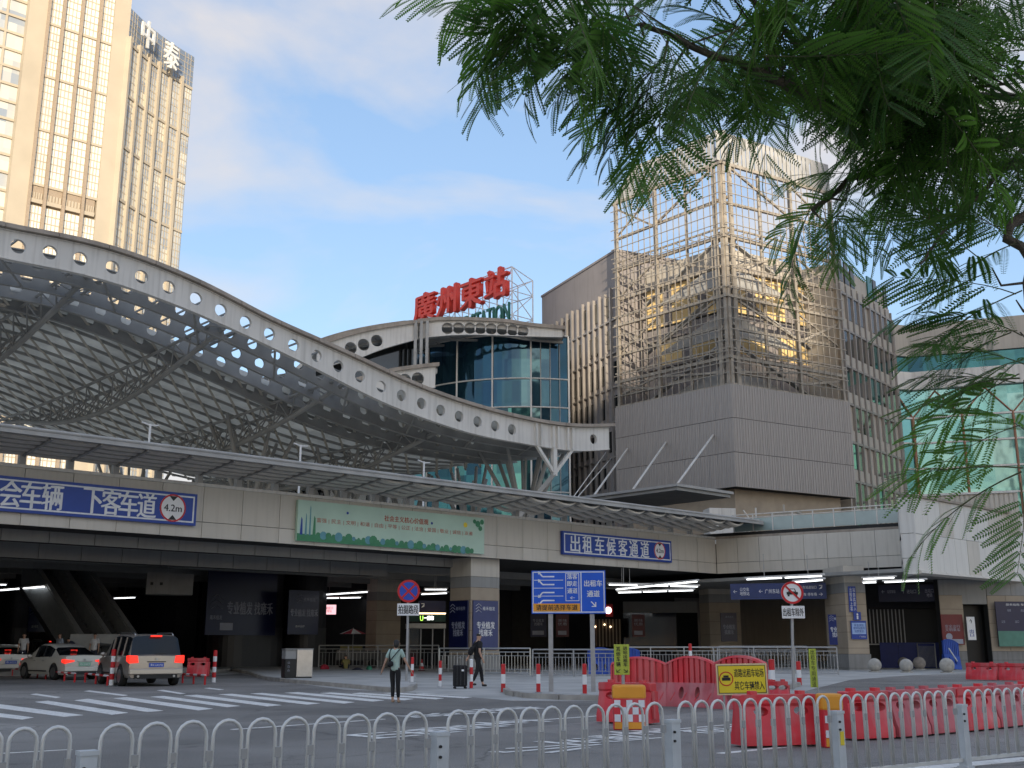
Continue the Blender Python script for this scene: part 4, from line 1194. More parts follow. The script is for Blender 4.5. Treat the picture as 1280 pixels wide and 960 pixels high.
c = TS.hy(640, 382, -.2)
letters('STATION', sg, tx1 - 3.6, -.3, c.z - .6, 7.0, 2.3, 'sign_green', bold=.01, extr=.3)
letters('EAST', sg, tx1 - 9.6, -.3, c.z - .6, 3.6, 2.3, 'sign_green', bold=.01, extr=.3)

# ================================================================== office tower, left
M['t_stone'] = mat('tower_stone', (.46, .40, .31), .7, var=.08, scale=.15)
M['t_glass'] = pane_mat('tower_glass_cream', [(.76, .74, .64), (.85, .83, .74), (.66, .66, .60), (.88, .86, .78)], .18, .0, (2.05, 2.05, 2.6))
M['t_glass2'] = pane_mat('tower_glass_blue', [(.42, .46, .50), (.72, .70, .60), (.30, .35, .42), (.62, .61, .55)], .12, .1, (1.5, 1.5, 2.6))
M['t_blue'] = pane_mat('tower_blue_grey_panel', [(.20, .25, .32), (.25, .30, .37), (.17, .22, .29)], .3, .3, (1.6, 1.6, 1.6))
M['t_dark'] = mat('tower_brown_mullion', (.34, .27, .20), .6)
W0 = at(164, 10, 205)
T1 = Frame(W0.x, W0.y, math.atan2(.643, .766))
tw = thing('office_tower', 'very tall beige office tower with cream glass bays and a concave blue crown', 'tower', (T1.o.x, T1.o.y, 0), T1.a)
bxs = [T1.hy(px, 0).x for px in (38, 63, 82, 105, 128, 145, 165)]
zband = [T1.hy(a, b).z for a, b in ((63, 32), (53, 98), (46, 163), (38, 229), (36, 254))]
bh = (zband[0] - zband[2]) / 2
TZ = 168
m = MB(); m.box(bxs[0], 1.0, 0, bxs[-1] - .1, 30, TZ); m.build('core', 't_stone', tw)
MB().box(bxs[0], 0, 0, bxs[1], 1.01, TZ).build('pier', 't_stone', tw); MB().box(bxs[5], 0, 0, bxs[6], 1.01, TZ).build('pier', 't_stone', tw)
bands = []
z = zband[3]
while z < TZ: bands.append((z, min(z + bh, TZ))); z += bh
z = zband[4]
while z > 20: bands.append((z - bh, z)); z -= bh
for i in range(1, 5):
    MB().box(bxs[i] - .28, -.25, 0, bxs[i] + .28, .99, TZ).build('mullion_pier', 't_dark', tw)
    for (za, zc) in bands:
        x0, x1 = bxs[i] + .29, bxs[i + 1] - (.29 if i < 4 else .02)
        m = MB(); m.box(x0, .5, za + .5, x1, .9, zc - .02); wd = m.build('window', 't_glass', tw)
        m = MB(); rows = 7
        for r in range(1, rows): m.box(x0, .42, za + .5 + (zc - za - .5) * r / rows - .09, x1, .49, za + .5 + (zc - za - .5) * r / rows + .09)
        for c in range(1, 4): m.box(x0 + (x1 - x0) * c / 4 - .07, .40, za + .5, x0 + (x1 - x0) * c / 4 + .07, .485, zc - .02)
        m.build('mullion_grid', 't_stone', wd)
        MB().box(x0, .2, za - .02, x1, .95, za + .48).build('band', 't_stone', tw)
    x0, x1 = bxs[i] + .29, bxs[i + 1] - .3
    m = MB(); m.box(x0, .45, zband[4] + .5, x1, .9, zband[3] - .03); wd = m.build('louvre_window', 't_dark', tw)
    m = MB()
    for c in range(5): m.box(x0 + (x1 - x0) * c / 5 + .1, .3, zband[4] + 1.4, x0 + (x1 - x0) * (c + 1) / 5 - .1, .44, zband[3] - 1.4)
    m.build('louvre', 't_stone', wd); MB().box(x0, .1, zband[4] + .5, x1, .44, zband[4] + 1.3).build('band', 't_stone', tw)
# side strip left of the pier
ex_ = MB(); y = 0.8
m = MB(); m.box(bxs[0] - 7, 2.0, 0, bxs[0] - .01, 28, TZ); wd = m.build('side_glass', 't_glass2', tw)
m = MB()
z = 20
while z < TZ: m.box(bxs[0] - 7.2, 1.7, z, bxs[0] - .02, 1.99, z + .5); z += 3.6
m.box(bxs[0] - 3.6, 1.75, 20, bxs[0] - 3.2, 1.985, TZ)
m.build('floor_rail', 't_stone', wd)
# concave right wing
Ef = at(243, 71, 224.5)
pa, pb = T1.l(V((W0.x, W0.y, 0))), T1.l(V((Ef.x, Ef.y, 0)))
zc_top = Ef.z; zc_b = T1.l(at(163, 52, 205)).z
dv = pb - pa; nv = V((dv.y, -dv.x, 0)).normalized()
NP = 6
arc = [pa + dv * t - nv * 1.0 * math.sin(PI * t) for t in [i / NP for i in range(NP + 1)]]
wing = link(None, 'curved_wing', tw)
for i in range(NP):
    p, q = arc[i], arc[i + 1]; d = (q - p); n_ = V((d.y, -d.x, 0)).normalized()
    def slab(z0, z1, o0, o1, t0=0.0, t1=1.0):
        a, b = p + d * t0, p + d * t1
        return [V((c.x, c.y, zz)) for zz in (z0, z1) for c in (a + n_ * o0, b + n_ * o0, b + n_ * o1, a + n_ * o1)]
    MB().hexa(slab(zc_b, zc_top - .1, .0, -1)).build('crown_panel', 't_blue', wing)
    mm = MB()
    for r in range(1, 6): mm.hexa(slab(zc_b + (zc_top - zc_b) * r / 6 - .06, zc_b + (zc_top - zc_b) * r / 6 + .06, .06, 0))
    for c in (.25, .5, .75): mm.hexa(slab(zc_b, zc_top - .1, .07, .001, c - .012, c + .012))
    mm.build('crown_grid', 't_stone', wing)
    MB().hexa(slab(0, zc_b + 1.0, .9, -.5, -.09, .09)).build('pier', 't_stone', wing)
    z = zc_b - .2; k = 0
    while z > 30:
        zl = z - bh + .01
        MB().hexa(slab(zl, z - .6, .25, -.5, .09, .91)).build('window', 't_glass2', wing)
        mm = MB()
        for r in range(1, 7): mm.hexa(slab(zl + (z - zl) * r / 7 - .09, zl + (z - zl) * r / 7 + .09, .31, .25, .09, .91))
        for c in (.3, .5, .7): mm.hexa(slab(zl, z - .6, .33, .251, c - .02, c + .02))
        mm.build('mullion_grid', 't_stone', wing)
        MB().hexa(slab(z - .6, z, .55, -.5, .09, .91)).build('band', 't_stone', wing)
        z -= bh
m = MB(); m.prism([(a.x, a.y) for a in arc] + [(arc[-1].x - 12, arc[-1].y + 14), (arc[0].x - 4, arc[0].y + 14)], 0, zc_b); m.build('wing_core', 't_stone', wing)
M['t_letter'] = mat('white_letter_metal', (.80, .80, .76), .4)
for chh, px, py, k in (('中', 184, 45, 1), ('泰', 213, 71, 3)):
    Y = (W0.y * (1 - (k + .6) / NP) + Ef.y * (k + .6) / NP)
    c = T1.l(at(px, py, Y - 1.0)); d = arc[k + 1] - arc[k]
    letters(chh, wing, c.x, c.y - .6, c.z, 4.4, 6.2, 't_letter', bold=.02, extr=.35, name='character', rot=(0, 0, math.atan2(d.y, d.x)))

# ================================================================== unseen blocks added behind the camera to shade the street (also show in glass)
def block(x0, x1, y0, y1, h, mt, label, fl=3.2):
    b = thing('shade_block', label, 'building', ((x0 + x1) / 2, y1, 0))
    w = x1 - x0; m = MB(); m.box(-w / 2, -(y1 - y0), 0, w / 2, 0, h); m.build('wall', mt, b)
    m = MB(); z = 4
    while z < h - 3:
        x = -w / 2 + 1.2
        while x < w / 2 - 2.2:
            m.box(x, -.02, z, x + 1.9, .06, z + 1.7); x += 3.3
        z += fl
    m.build('window', 'glass_dark', b)
    m = MB(); z = 3.2
    while z < h: m.box(-w / 2, .0, z, w / 2, .7, z + .25); z += fl * 2
    m.build('balcony_slab', mt, b)
    m = MB(); m.box(-w * .2, -(y1 - y0) * .7, h, w * .15, -(y1 - y0) * .3, h + 5); m.build('roof_house', mt, b)
M['flat1'] = mat('pale_render', (.55, .52, .44), .8, streak=.2)
M['flat2'] = mat('pinkish_render', (.45, .36, .30), .8, streak=.2)
BLK = [(-70, -22, -375, -350, 128, 'flat1', 'pale unseen shade block added far behind the viewer, at the left'),
       (-20, 28, -380, -352, 132, 'flat2', 'pinkish unseen shade block added far behind the viewer, second from the left'),
       (30, 72.5, -364, -350, 146, 'flat1', 'tallest pale unseen shade block added far behind the viewer'),
       (73.5, 97, -362, -350, 119.5, 'flat2', 'lower pinkish unseen shade block added between the two tallest, letting sun past above'),  # kept lower than its neighbours so sun reaches the lattice
       (98, 140, -366, -350, 146, 'flat1', 'tall pale unseen shade block added far behind the viewer, right of the lower one'),
       (142, 190, -380, -352, 138, 'flat2', 'pinkish unseen shade block added far behind the viewer, at the right')]
for b_ in BLK: block(*b_)
# ================================================================== under the deck
def atz(px, py, z):
    r = ray(px, py); t = (z - EYE) / r.z
    return V((r.x * t, r.y * t, z))
DK = thing('station_undercroft', 'dark back walls of the hall beneath the deck, with an unseen end wall added to block side light', 'wall', (A.o.x, A.o.y, 0), A.a)
wl_pts = [(-61.5, .6), (-61.5, 44), (-24, 44), (-24, 27), (2, 23), (12, 14)]  # leftmost stretch is out of view, added to keep side light out
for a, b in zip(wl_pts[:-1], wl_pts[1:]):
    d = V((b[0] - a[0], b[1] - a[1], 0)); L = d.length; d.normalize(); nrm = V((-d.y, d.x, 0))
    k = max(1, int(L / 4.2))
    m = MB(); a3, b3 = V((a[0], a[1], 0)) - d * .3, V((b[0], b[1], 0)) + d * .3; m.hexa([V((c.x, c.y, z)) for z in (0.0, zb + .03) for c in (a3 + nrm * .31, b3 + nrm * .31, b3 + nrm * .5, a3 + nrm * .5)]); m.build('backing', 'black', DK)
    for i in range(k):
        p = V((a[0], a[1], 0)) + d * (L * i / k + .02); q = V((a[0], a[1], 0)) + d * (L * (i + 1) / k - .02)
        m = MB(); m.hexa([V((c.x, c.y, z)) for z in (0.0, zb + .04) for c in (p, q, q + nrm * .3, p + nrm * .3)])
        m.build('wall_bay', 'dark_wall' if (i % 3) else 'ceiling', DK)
# right hand wall of the entrance area, under the jutting box
RW0 = at(1178, 800, 72.0); RW = Frame(RW0.x, RW0.y, R(8))
rw = thing('entrance_side_wall', 'tan tiled wall under the jutting parapet, with a dark doorway', 'wall', (RW.o.x, RW.o.y, 0), RW.a)
rx = [RW.hy(px, 800).x for px in (1178, 1207, 1232, 1245, 1330)]
rtop = cz0 + .08
tile = MB().box(0, 0, 0, 1, 1, 1)
def tiles(parent, x0, x1, z0, z1, w, h, mt, y=0, th=.06):
    nx_ = max(1, round((x1 - x0) / w)); nz_ = max(1, round((z1 - z0) / h)); ww, hh = (x1 - x0) / nx_, (z1 - z0) / nz_
    me = MB().box(.008, -th, .008, ww - .008, 0, hh - .008).mesh('tile', mt)
    for i in range(nx_):
        for j in range(nz_): link(me, 'tile', parent, (x0 + i * ww, y + random.uniform(-.005, .005), z0 + j * hh))
for x0, x1 in ((rx[0], rx[1]), (rx[2] + .35, rx[4])):
    m = MB(); m.box(x0, 0, 0, x1, .5, rtop); sec = m.build('wall_section', 'joint', rw)
    tiles(sec, x0, x1, 0.0, 1.1, 1.0, .55, 'concrete'); tiles(sec, x0, x1, 1.1, 4.6, 1.2, .88, 'tan_stone'); tiles(sec, x0, x1, 4.6, rtop, 1.6, .7, 'soffit_panel')
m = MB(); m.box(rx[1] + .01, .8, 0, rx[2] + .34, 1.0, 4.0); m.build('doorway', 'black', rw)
m = MB(); m.box(rx[1] + .01, -.02, 4.05, rx[2] + .34, .5, rtop); m.build('lintel', 'soffit_panel', rw)
# shutter gate opening
GF0 = at(1132, 800, 76.0); GF = Frame(GF0.x, GF0.y, R(-14))
gx = [GF.hy(px, 800).x for px in (1083, 1128, 1182)]
gt = thing('entrance_gate', 'dark barred roller gate behind the stone spheres', 'gate', (GF.o.x, GF.o.y, 0), GF.a)
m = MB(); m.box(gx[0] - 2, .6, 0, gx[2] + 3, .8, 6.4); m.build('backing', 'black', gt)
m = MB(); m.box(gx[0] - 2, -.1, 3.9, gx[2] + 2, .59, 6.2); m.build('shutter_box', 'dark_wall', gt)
br_ = MB().box(-.035, 0, 1.6, .035, .05, 3.85).mesh('bar', 'steel')
x = gx[0] + .1
while x < gx[1] + .3: link(br_, 'bar', gt, (x, 0, 0)); x += .24
m = MB(); m.box(gx[0] - .2, 0, 1.5, gx[1] + .5, .08, 1.58); m.build('rail', 'steel', gt)
hb_ = thing('blue_hoarding', 'long low dark blue hoarding behind the stone spheres', 'hoarding', (GF.o.x, GF.o.y, 0), GF.a)
M['hoard'] = mat('hoarding_blue', (.012, .025, .17), .5)
x = gx[0] + .8
while x < gx[2] - .4: MB().box(x, -.5, 0, x + 1.15, -.44, 1.65).build('panel', 'hoard', hb_); x += 1.17

# pillars
def pillar(px0, pxc, px1, Y, label, ztop, ang, band=True, square=None, z_stone=(3.9, 5.3)):
    c = at(pxc, 800, Y); fr = Frame(c.x, c.y, ang)
    xw = fr.hy(px1, 800).x if px1 > pxc else 1.3
    yl = fr.hx(px0, 800).y
    xw, yl = abs(xw), abs(yl)
    t = thing('pillar', label, 'pillar', (c.x, c.y, 0), ang, 'stone clad pillars holding the deck')
    m = MB(); m.box(.06, .06, 0, xw - .06, yl - .06, ztop); m.build('core', 'joint', t)
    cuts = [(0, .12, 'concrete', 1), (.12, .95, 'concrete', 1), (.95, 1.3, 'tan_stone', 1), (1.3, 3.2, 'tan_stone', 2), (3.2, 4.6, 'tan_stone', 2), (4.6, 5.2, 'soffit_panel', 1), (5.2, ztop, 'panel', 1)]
    for z0, z1, mt, n in cuts:
        for k in range(n):
            za, zc = z0 + (z1 - z0) * k / n, z0 + (z1 - z0) * (k + 1) / n
            o = .0 if mt != 'concrete' else -.05
            MB().box(o, o, za + .008, xw - o, yl - o, zc - .008).build('cladding_block', mt, t)
    return t, fr, xw, yl
p1_, pf1, pw1, pl1 = pillar(562, 588, 624, A.w(A.hy(588, 720, .6).x, .6).y, 'tan stone pillar with blue hair advert panels, behind the stainless railing', zb + .04, A.a)
p2_, pf2, pw2, pl2 = pillar(1034, 1060, 1086, 68.5, 'tan stone pillar carrying small blue notice boards beside the barred gate', zb + .04, R(8))
p3_, pf3, pw3, pl3 = pillar(876, 888, 927, 84.0, 'tan stone pillar in the shade behind the inner corner', zb + .04, R(15))
p4_, pf4, pw4, pl4 = pillar(457, 470, 500, 80.0, 'tan stone pillar deep under the deck left of the no stopping sign', zb + .04, A.a)
for c_ in ((570, 640, 752), (470, 476, 492)): pass
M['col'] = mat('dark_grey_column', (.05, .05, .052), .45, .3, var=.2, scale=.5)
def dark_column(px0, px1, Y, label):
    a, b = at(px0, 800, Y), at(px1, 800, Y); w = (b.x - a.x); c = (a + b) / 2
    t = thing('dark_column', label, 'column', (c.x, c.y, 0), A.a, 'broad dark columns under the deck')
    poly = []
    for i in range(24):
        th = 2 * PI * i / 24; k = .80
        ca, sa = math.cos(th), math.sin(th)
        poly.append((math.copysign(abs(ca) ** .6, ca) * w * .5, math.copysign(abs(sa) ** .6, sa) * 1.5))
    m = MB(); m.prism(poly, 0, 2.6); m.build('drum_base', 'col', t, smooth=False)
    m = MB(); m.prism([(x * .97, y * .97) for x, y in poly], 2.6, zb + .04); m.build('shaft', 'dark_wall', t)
    return t
dark_column(262, 352, 74, 'very broad dark column with the wide navy advert, behind the litter bin')
dark_column(356, 402, 76, 'narrower dark column with a navy advert, right of the broad one')
dark_column(0, 30, 76, 'grey column at the far left under the deck behind the queueing cars')

# boards
def board(name, label, cat, px0, py0, px1, py1, Y, ang, mt, th=.08, group=None, legs=None):
    pc = (px0 + px1) / 2; qc = (py0 + py1) / 2
    c = at(pc, qc, Y); fr = Frame(c.x, c.y, ang)
    x0, x1 = fr.hy(px0, qc).x, fr.hy(px1, qc).x; z0, z1 = fr.hy(pc, py1).z, fr.hy(pc, py0).z
    t = thing(name, label, cat, (c.x, c.y, 0), ang, group)
    MB().box(x0, -th / 2, z0, x1, th / 2, z1).build('panel', mt, t)
    return t, fr, x0, x1, z0, z1
def on(b, body, fx, fy, fw, fh, mt='white', bold=.01, th=.08, **k):
    t, fr, x0, x1, z0, z1 = b
    w, h = x1 - x0, z1 - z0
    return letters(body, t, x0 + w * fx, -th / 2 - .006, z0 + h * fy, w * fw, h * fh, mt, bold, **k)
def logo(b, fx, fy, s, mt='poster_text', th=.08):
    """three stacked chevrons"""
    t, fr, x0, x1, z0, z1 = b
    cx, cz = x0 + (x1 - x0) * fx, z0 + (z1 - z0) * fy; m = MB()
    for k in range(3):
        z = cz + (1 - k) * s * .3
        for sg_ in (-1, 1): m.bar((cx, -th / 2 - .012, z + s * .16), (cx + sg_ * s * .36, -th / 2 - .012, z - s * .08), .012, s * .09, up=(0, 1, 0))
    m.build('emblem', mt, t)
G_AD = 'navy hair clinic adverts'
b = board('advert_board', 'wide navy advert with one line of white characters on the broad dark column', 'advert', 258, 714, 345, 794, 72.0, A.a, 'navy')
on(b, '专业植发 找雍禾', .62, .42, .66, .20, 'poster_text', .02); logo(b, .14, .50, 1.1); on(b, '雍禾植发', .14, .27, .17, .07, 'poster_text')
t_, fr_, x0, x1, z0, z1 = b; MB().box(x0 + .2 * (x1 - x0), -.06, z0 + .3, x0 + .38 * (x1 - x0), -.045, z0 + .75).build('button', 'poster_text', t_)
b = board('advert_board', 'navy advert on the narrower dark column above the litter bin', 'advert', 360, 738, 398, 793, 73.0, A.a, 'navy')
on(b, '专业植发 找雍禾', .52, .49, .90, .17, 'poster_text', .02); logo(b, .36, .80, .7); on(b, '雍禾植发', .68, .79, .4, .08, 'poster_text'); on(b, '雍禾医疗', .4, .18, .3, .05, 'white')
b = board('advert_board', 'navy advert between the escalator and the left grey column', 'advert', 36, 747, 70, 790, 70.0, A.a, 'navy')
on(b, '专业植发 找', .62, .60, .6, .3, 'poster_text', .02); logo(b, .17, .62, .7); on(b, '雍禾植发', .25, .16, .25, .08, 'white')
for px0, px1, mt, lab, fr_c in ((562, 585, 'navy', 'dark navy advert on the left face of the front tan pillar', 0), (591, 622, 'navy2', 'slate blue advert on the front face of the front tan pillar', 1)):
    if fr_c: fb_, ang = Frame(pf1.w(0, -.12).x, pf1.w(0, -.12).y, A.a), A.a
    pY = pf1.w(pw1 * .5, -.12).y if fr_c else pf1.w(-.14, pl1 * .5).y
    b = board('advert_board', lab, 'advert', px0, 751, px1, 812, pY, A.a if fr_c else A.a - PI / 2, mt)
    on(b, '专业植发\n找雍禾', .5, .42, .72, .30, 'white' if fr_c else 'poster_text', .02); on(b, '雍禾植发', .62, .84, .5, .08, 'white' if fr_c else 'poster_text'); logo(b, .2, .84, .55, 'white' if fr_c else 'poster_text')
b = board('advert_board', 'navy poster on the shaded pillar behind the red barriers', 'advert', 901, 766, 921, 802, 82.5, R(15), 'navy')
on(b, '专业植发\n找雍禾', .5, .42, .75, .34, 'poster_text', .02); on(b, '雍禾植发', .55, .86, .5, .07, 'poster_text')
b = board('advert_board', 'blue poster with white characters low on the pillar beside the barred gate', 'advert', 1036, 768, 1058, 806, pf2.w(-.14, pl2 / 2).y, R(-30), 'hoard')
on(b, '专业植发\n找雍禾', .5, .42, .8, .34, 'white', .02); on(b, '雍禾植发', .6, .86, .5, .09, 'white'); logo(b, .2, .86, .4, 'white')
# notices on the right face of that pillar
yy = pf2.w(pw2 * .5, -.1).y
b = board('notice_board', 'narrow blue notice with two upright rows of white characters, top of the pillar', 'notice', 1061, 733, 1070, 765, yy, R(8), 'blue_sign', .05)
on(b, '出\n租\n车\n上\n客', .28, .5, .34, .9, 'white', .01, th=.05); on(b, '站\n由\n此\n进\n入', .74, .5, .34, .9, 'white', .01, th=.05)
b = board('notice_board', 'tiny square blue notice with a white figure on the pillar', 'notice', 1067, 765, 1076, 775, yy, R(8), 'blue_sign', .05)
t_, fr_, x0, x1, z0, z1 = b; m = MB(); cx = (x0 + x1) / 2; m.disc_y(cx, -.04, z1 - .14, .06, 12, .01); m.box(cx - .05, -.04, z0 + .05, cx + .05, -.03, z1 - .22); m.build('figure', 'white', t_)
b = board('notice_board', 'square blue and white text notice below the small one on the pillar', 'notice', 1064, 776, 1083, 799, yy, R(8), 'blue_sign', .05)
t_, fr_, x0, x1, z0, z1 = b; MB().box(x0 + .05, -.035, z0 + .3, x1 - .05, -.028, z1 - .12).build('paper', mat('pale_blue_print', (.35, .5, .8), .6), t_)
on(b, '乘客须知\n请排队候车\n注意安全', .5, .60, .78, .46, 'blue_sign', .01, th=.075); on(b, '广州东站', .7, .14, .4, .10, 'white', th=.05)
# hanging direction boards
b = board('direction_board', 'long dark blue direction board hanging left of the no cars sign pole', 'direction sign', 913, 729, 1033, 749, 71.0, R(-14), mat('direction_blue', (.012, .03, .13), .4), .12)
for s_, fx, fy, fw, fh in (('←', .05, .5, .04, .2), ('公交车\n地铁站', .15, .5, .10, .5), ('←', .32, .5, .04, .2), ('广州东站', .44, .5, .15, .28), ('广州东站进站口', .80, .72, .2, .2), ('出租车 停车场', .80, .28, .2, .2), ('↗', .94, .72, .04, .25), ('→', .94, .28, .04, .2)): on(b, s_, fx, fy, fw, fh, 'white', .01, th=.12)
b = board('direction_board', 'dark direction board hanging over the barred gate', 'direction sign', 1098, 731, 1172, 752, 73.0, R(-14), mat('direction_dark', (.006, .01, .04), .5), .12)
for s_, fx, fy, fw, fh in (('←', .08, .6, .05, .2), ('公交车站', .22, .6, .14, .2), ('↑', .42, .6, .03, .3), ('进站口', .56, .6, .16, .24), ('出站口\n地铁', .86, .5, .14, .5)): on(b, s_, fx, fy, fw, fh, 'poster_text', .01, th=.12)
b = board('direction_board', 'dark direction board with an arrow above the lit kiosk sign', 'direction sign', 523, 751, 557, 766, 74.0, R(10), 'direction_dark_m' if 'direction_dark_m' in M else 'navy', .1)
on(b, '↗', .15, .6, .12, .35, 'white', .02, th=.1)
# posters on the right wall
b = board('poster', 'dark red poster in a frame left of the doorway', 'poster', 1177, 768, 1204, 806, RW.w(.3, -.1).y - .1, R(8), mat('poster_red', (.16, .01, .015), .4), .08)
on(b, '安全出行\n文明乘车', .5, .55, .7, .22, 'poster_text', .01); t_, fr_, x0, x1, z0, z1 = b
m = MB(); m.box(x0 + .1, -.055, z0 + .06, x1 - .1, -.045, z0 + .35); m.disc_y(x0 + .45, -.06, z0 + .5, .22, 16, .01); m.build('print', 'poster_text', t_)
b = board('route_map_board', 'large navy route board with a green lower strip on the right wall', 'information board', 1246, 752, 1312, 808, RW.w(4, -.1).y - .1, R(8), 'navy', .08)
t_, fr_, x0, x1, z0, z1 = b; MB().box(x0, -.07, z0, x1, -.041, z0 + .34 * (z1 - z0)).build('green_strip', mat('green_print', (.10, .24, .18), .6), t_)
for k in range(8): on(b, ('公交', '地铁', '出口', '的士')[k % 4], .12 + .13 * k, .80 if k % 2 else .55, .07, .06, 'poster_text')
on(b, '服务指南 车站平面图', .5, .93, .6, .05, 'white')
b = board('notice_board', 'narrow white notice strip between the red poster and the doorway', 'notice', 1209, 771, 1219, 800, RW.w(1.0, -.4).y, R(8), 'white', .05)
on(b, '出\n口', .5, .3, .5, .3, 'blue_sign', .03, th=.05); on(b, '↑', .5, .8, .3, .2, 'black', .02, th=.05)
# lit kiosk sign, shops
M['lit_white'] = mat('lit_white_sign', (.9, .9, .9), .5, emit=(1, 1, .95), estr=1.5)
M['lit_pink'] = mat('lit_pink_sign', (.8, .4, .45), .5, emit=(1, .55, .6), estr=.55)
M['lit_warm'] = mat('lit_warm_lamp', (.9, .6, .4), .5, emit=(1, .72, .45), estr=1.6)
M['lit_green'] = mat('lit_green_sign', (.1, .6, .1), .5, emit=(.5, 1, .1), estr=.9)
kb = board('kiosk_sign', 'dark green kiosk fascia with small lit white characters', 'sign', 510, 768, 557, 777, 72.0, R(10), mat('kiosk_green', (.01, .05, .035), .5), .1)
on(kb, '一起来', .55, .5, .26, .6, 'lit_white', .03, th=.1); on(kb, 'U', .36, .45, .08, .7, 'lit_green', .04, th=.1)
t_, fr_, x0, x1, z0, z1 = kb; MB().box(x0, -.1, z1 + .02, x1, .05, z1 + .10).build('light_strip', 'lit_warm', t_)
ks = thing('glass_kiosk', 'small glass kiosk with a pale roof under the green lit sign', 'kiosk', (fr_.o.x, fr_.o.y, 0), R(10))
m = MB(); m.box(x0, -.2, z0 - .42, x1, 1.8, z0 - .12); m.build('roof', 'panel', ks)
for k in range(4): MB().box(x0 + .05 + (x1 - x0 - .16) * k / 3, -.1, 0, x0 + .12 + (x1 - x0 - .16) * k / 3, 0, z0 - .43).build('post', 'steel', ks)
for k in range(3): MB().box(x0 + .14 + (x1 - x0 - .16) * k / 3, -.06, .1, x0 + .02 + (x1 - x0 - .16) * (k + 1) / 3, -.03, z0 - .45).build('pane', 'glass_dark', ks)
b = board('lit_notice', 'lit pink and white notice panel right of the navy column advert', 'notice', 398, 756, 420, 768, 78.0, R(0), 'lit_pink', .08)
on(b, '温馨提示\n请排队', .55, .5, .6, .6, 'red', .01)
b = board('restaurant_sign', 'round red and white lit restaurant sign behind the blue lane board', 'sign', 757, 755, 766, 771, 88.0, R(0), 'red', .1)
t_, fr_, x0, x1, z0, z1 = b; m = MB(); m.disc_y((x0 + x1) / 2 - .08, -.09, (z0 + z1) / 2, .26, 16, .03); m.build('roundel', 'lit_white', t_)
rs = board('lit_restaurant', 'warm lit brown slatted restaurant front under the round red sign', 'shopfront', 742, 774, 776, 808, 90.0, R(0), mat('brown_slats', (.05, .03, .02), .6), .1)
t_, fr_, x0, x1, z0, z1 = rs
for k in range(8): MB().box(x0 + .15 + k * (x1 - x0) / 8, -.12, z0, x0 + .24 + k * (x1 - x0) / 8, -.06, z1).build('slat', mat('slat_wood', (.2, .12, .08), .6) if k == 0 else 'tan_stone', t_)
for fx, fz in ((.06, .72), (.62, .72), (.4, .8)): m = MB(); m.lathe([(.0, -.09), (.09, 0), (0, .09)], 8, (x0 + fx * (x1 - x0), -.2, z0 + fz * (z1 - z0))); m.build('lamp', 'lit_warm', t_)
for px0, px1, mt, lab in ((663, 683, 'navy', 'dim navy poster behind the left leg of the blue lane board'), (695, 711, 'poster_red_m', 'dim red poster behind the blue lane board'), (790, 806, 'poster_red_m', 'dim red poster left of the black shopfront')):
    if mt == 'poster_red_m' and mt not in M: M[mt] = mat('dim_red_poster', (.10, .012, .02), .4)
    b = board('poster', lab, 'poster', px0, 768, px1, 796, 86.0, R(5), mt, .08)
    on(b, '专业植发\n找雍禾' if mt == 'navy' else '美味\n优惠', .5, .65, .7, .3, 'poster_text', .01)
    t_, fr_, x0, x1, z0, z1 = b; MB().box(x0 + .15, -.055, z0 + .15, x1 - .2, -.045, z0 + .45).build('print', 'poster_text', t_)
sf = board('black_shopfront', 'black glazed shopfront below the three long ceiling lights', 'shopfront', 779, 752, 872, 812, 92.0, R(0), 'glass_dark', .2)
t_, fr_, x0, x1, z0, z1 = sf; MB().box(x0, -.2, z1 - .9, x1, -.11, z1).build('fascia', 'soffit_panel', t_)

# long ceiling lights
def tube_light(pa, pb, z, label):
    p, q = atz(pa[0], pa[1], z), atz(pb[0], pb[1], z)
    t = thing('ceiling_light', label, 'ceiling light', (p.x, p.y, z), 0, 'long tube lights under the deck')
    p, q = V((0, 0, 0)), q - p; q.z = 0
    n = max(1, int(q.length / 1.6)); d = q / n
    MB().bar(p + V((0, 0, .09)), q + V((0, 0, .09)), .22, .08).build('housing', 'white_steel', t)
    me = MB().bar(V((0, 0, 0)) + d * .04, d * .94, .10, .06).mesh('tube', 'tube_light')
    for i in range(n): link(me, 'tube', t, p + d * i)
    MB().tube(d * .5 + V((0, 0, .12)), d * .5 + V((0, 0, max(.2, zb - z))), .02, 5).build('hanger', 'steel', t)
LIGHT_LABELS = ['topmost of the three long lit tubes above the black shopfront', 'middle of the three long lit tubes above the black shopfront', 'lowest of the three long lit tubes above the black shopfront',
 'upper lit tube above the pink lit notice', 'lower lit tube above the pink lit notice', 'short upper lit tube left of the front tan pillar', 'short lower lit tube left of the front tan pillar',
 'lit tube at the left edge under the blue lane sign', 'tiny lit tube in the far left corner under the deck', 'lit tube beside the pale hanging box', 'very short lit tube left of the escalator',
 'long lit tube above the long dark blue direction board', 'upper left lit tube over the barred gate', 'lower left lit tube over the barred gate', 'right hand lit tube over the barred gate',
 'short lit tube just over the right end of the direction board', 'short lit tube by the deep tan pillar']
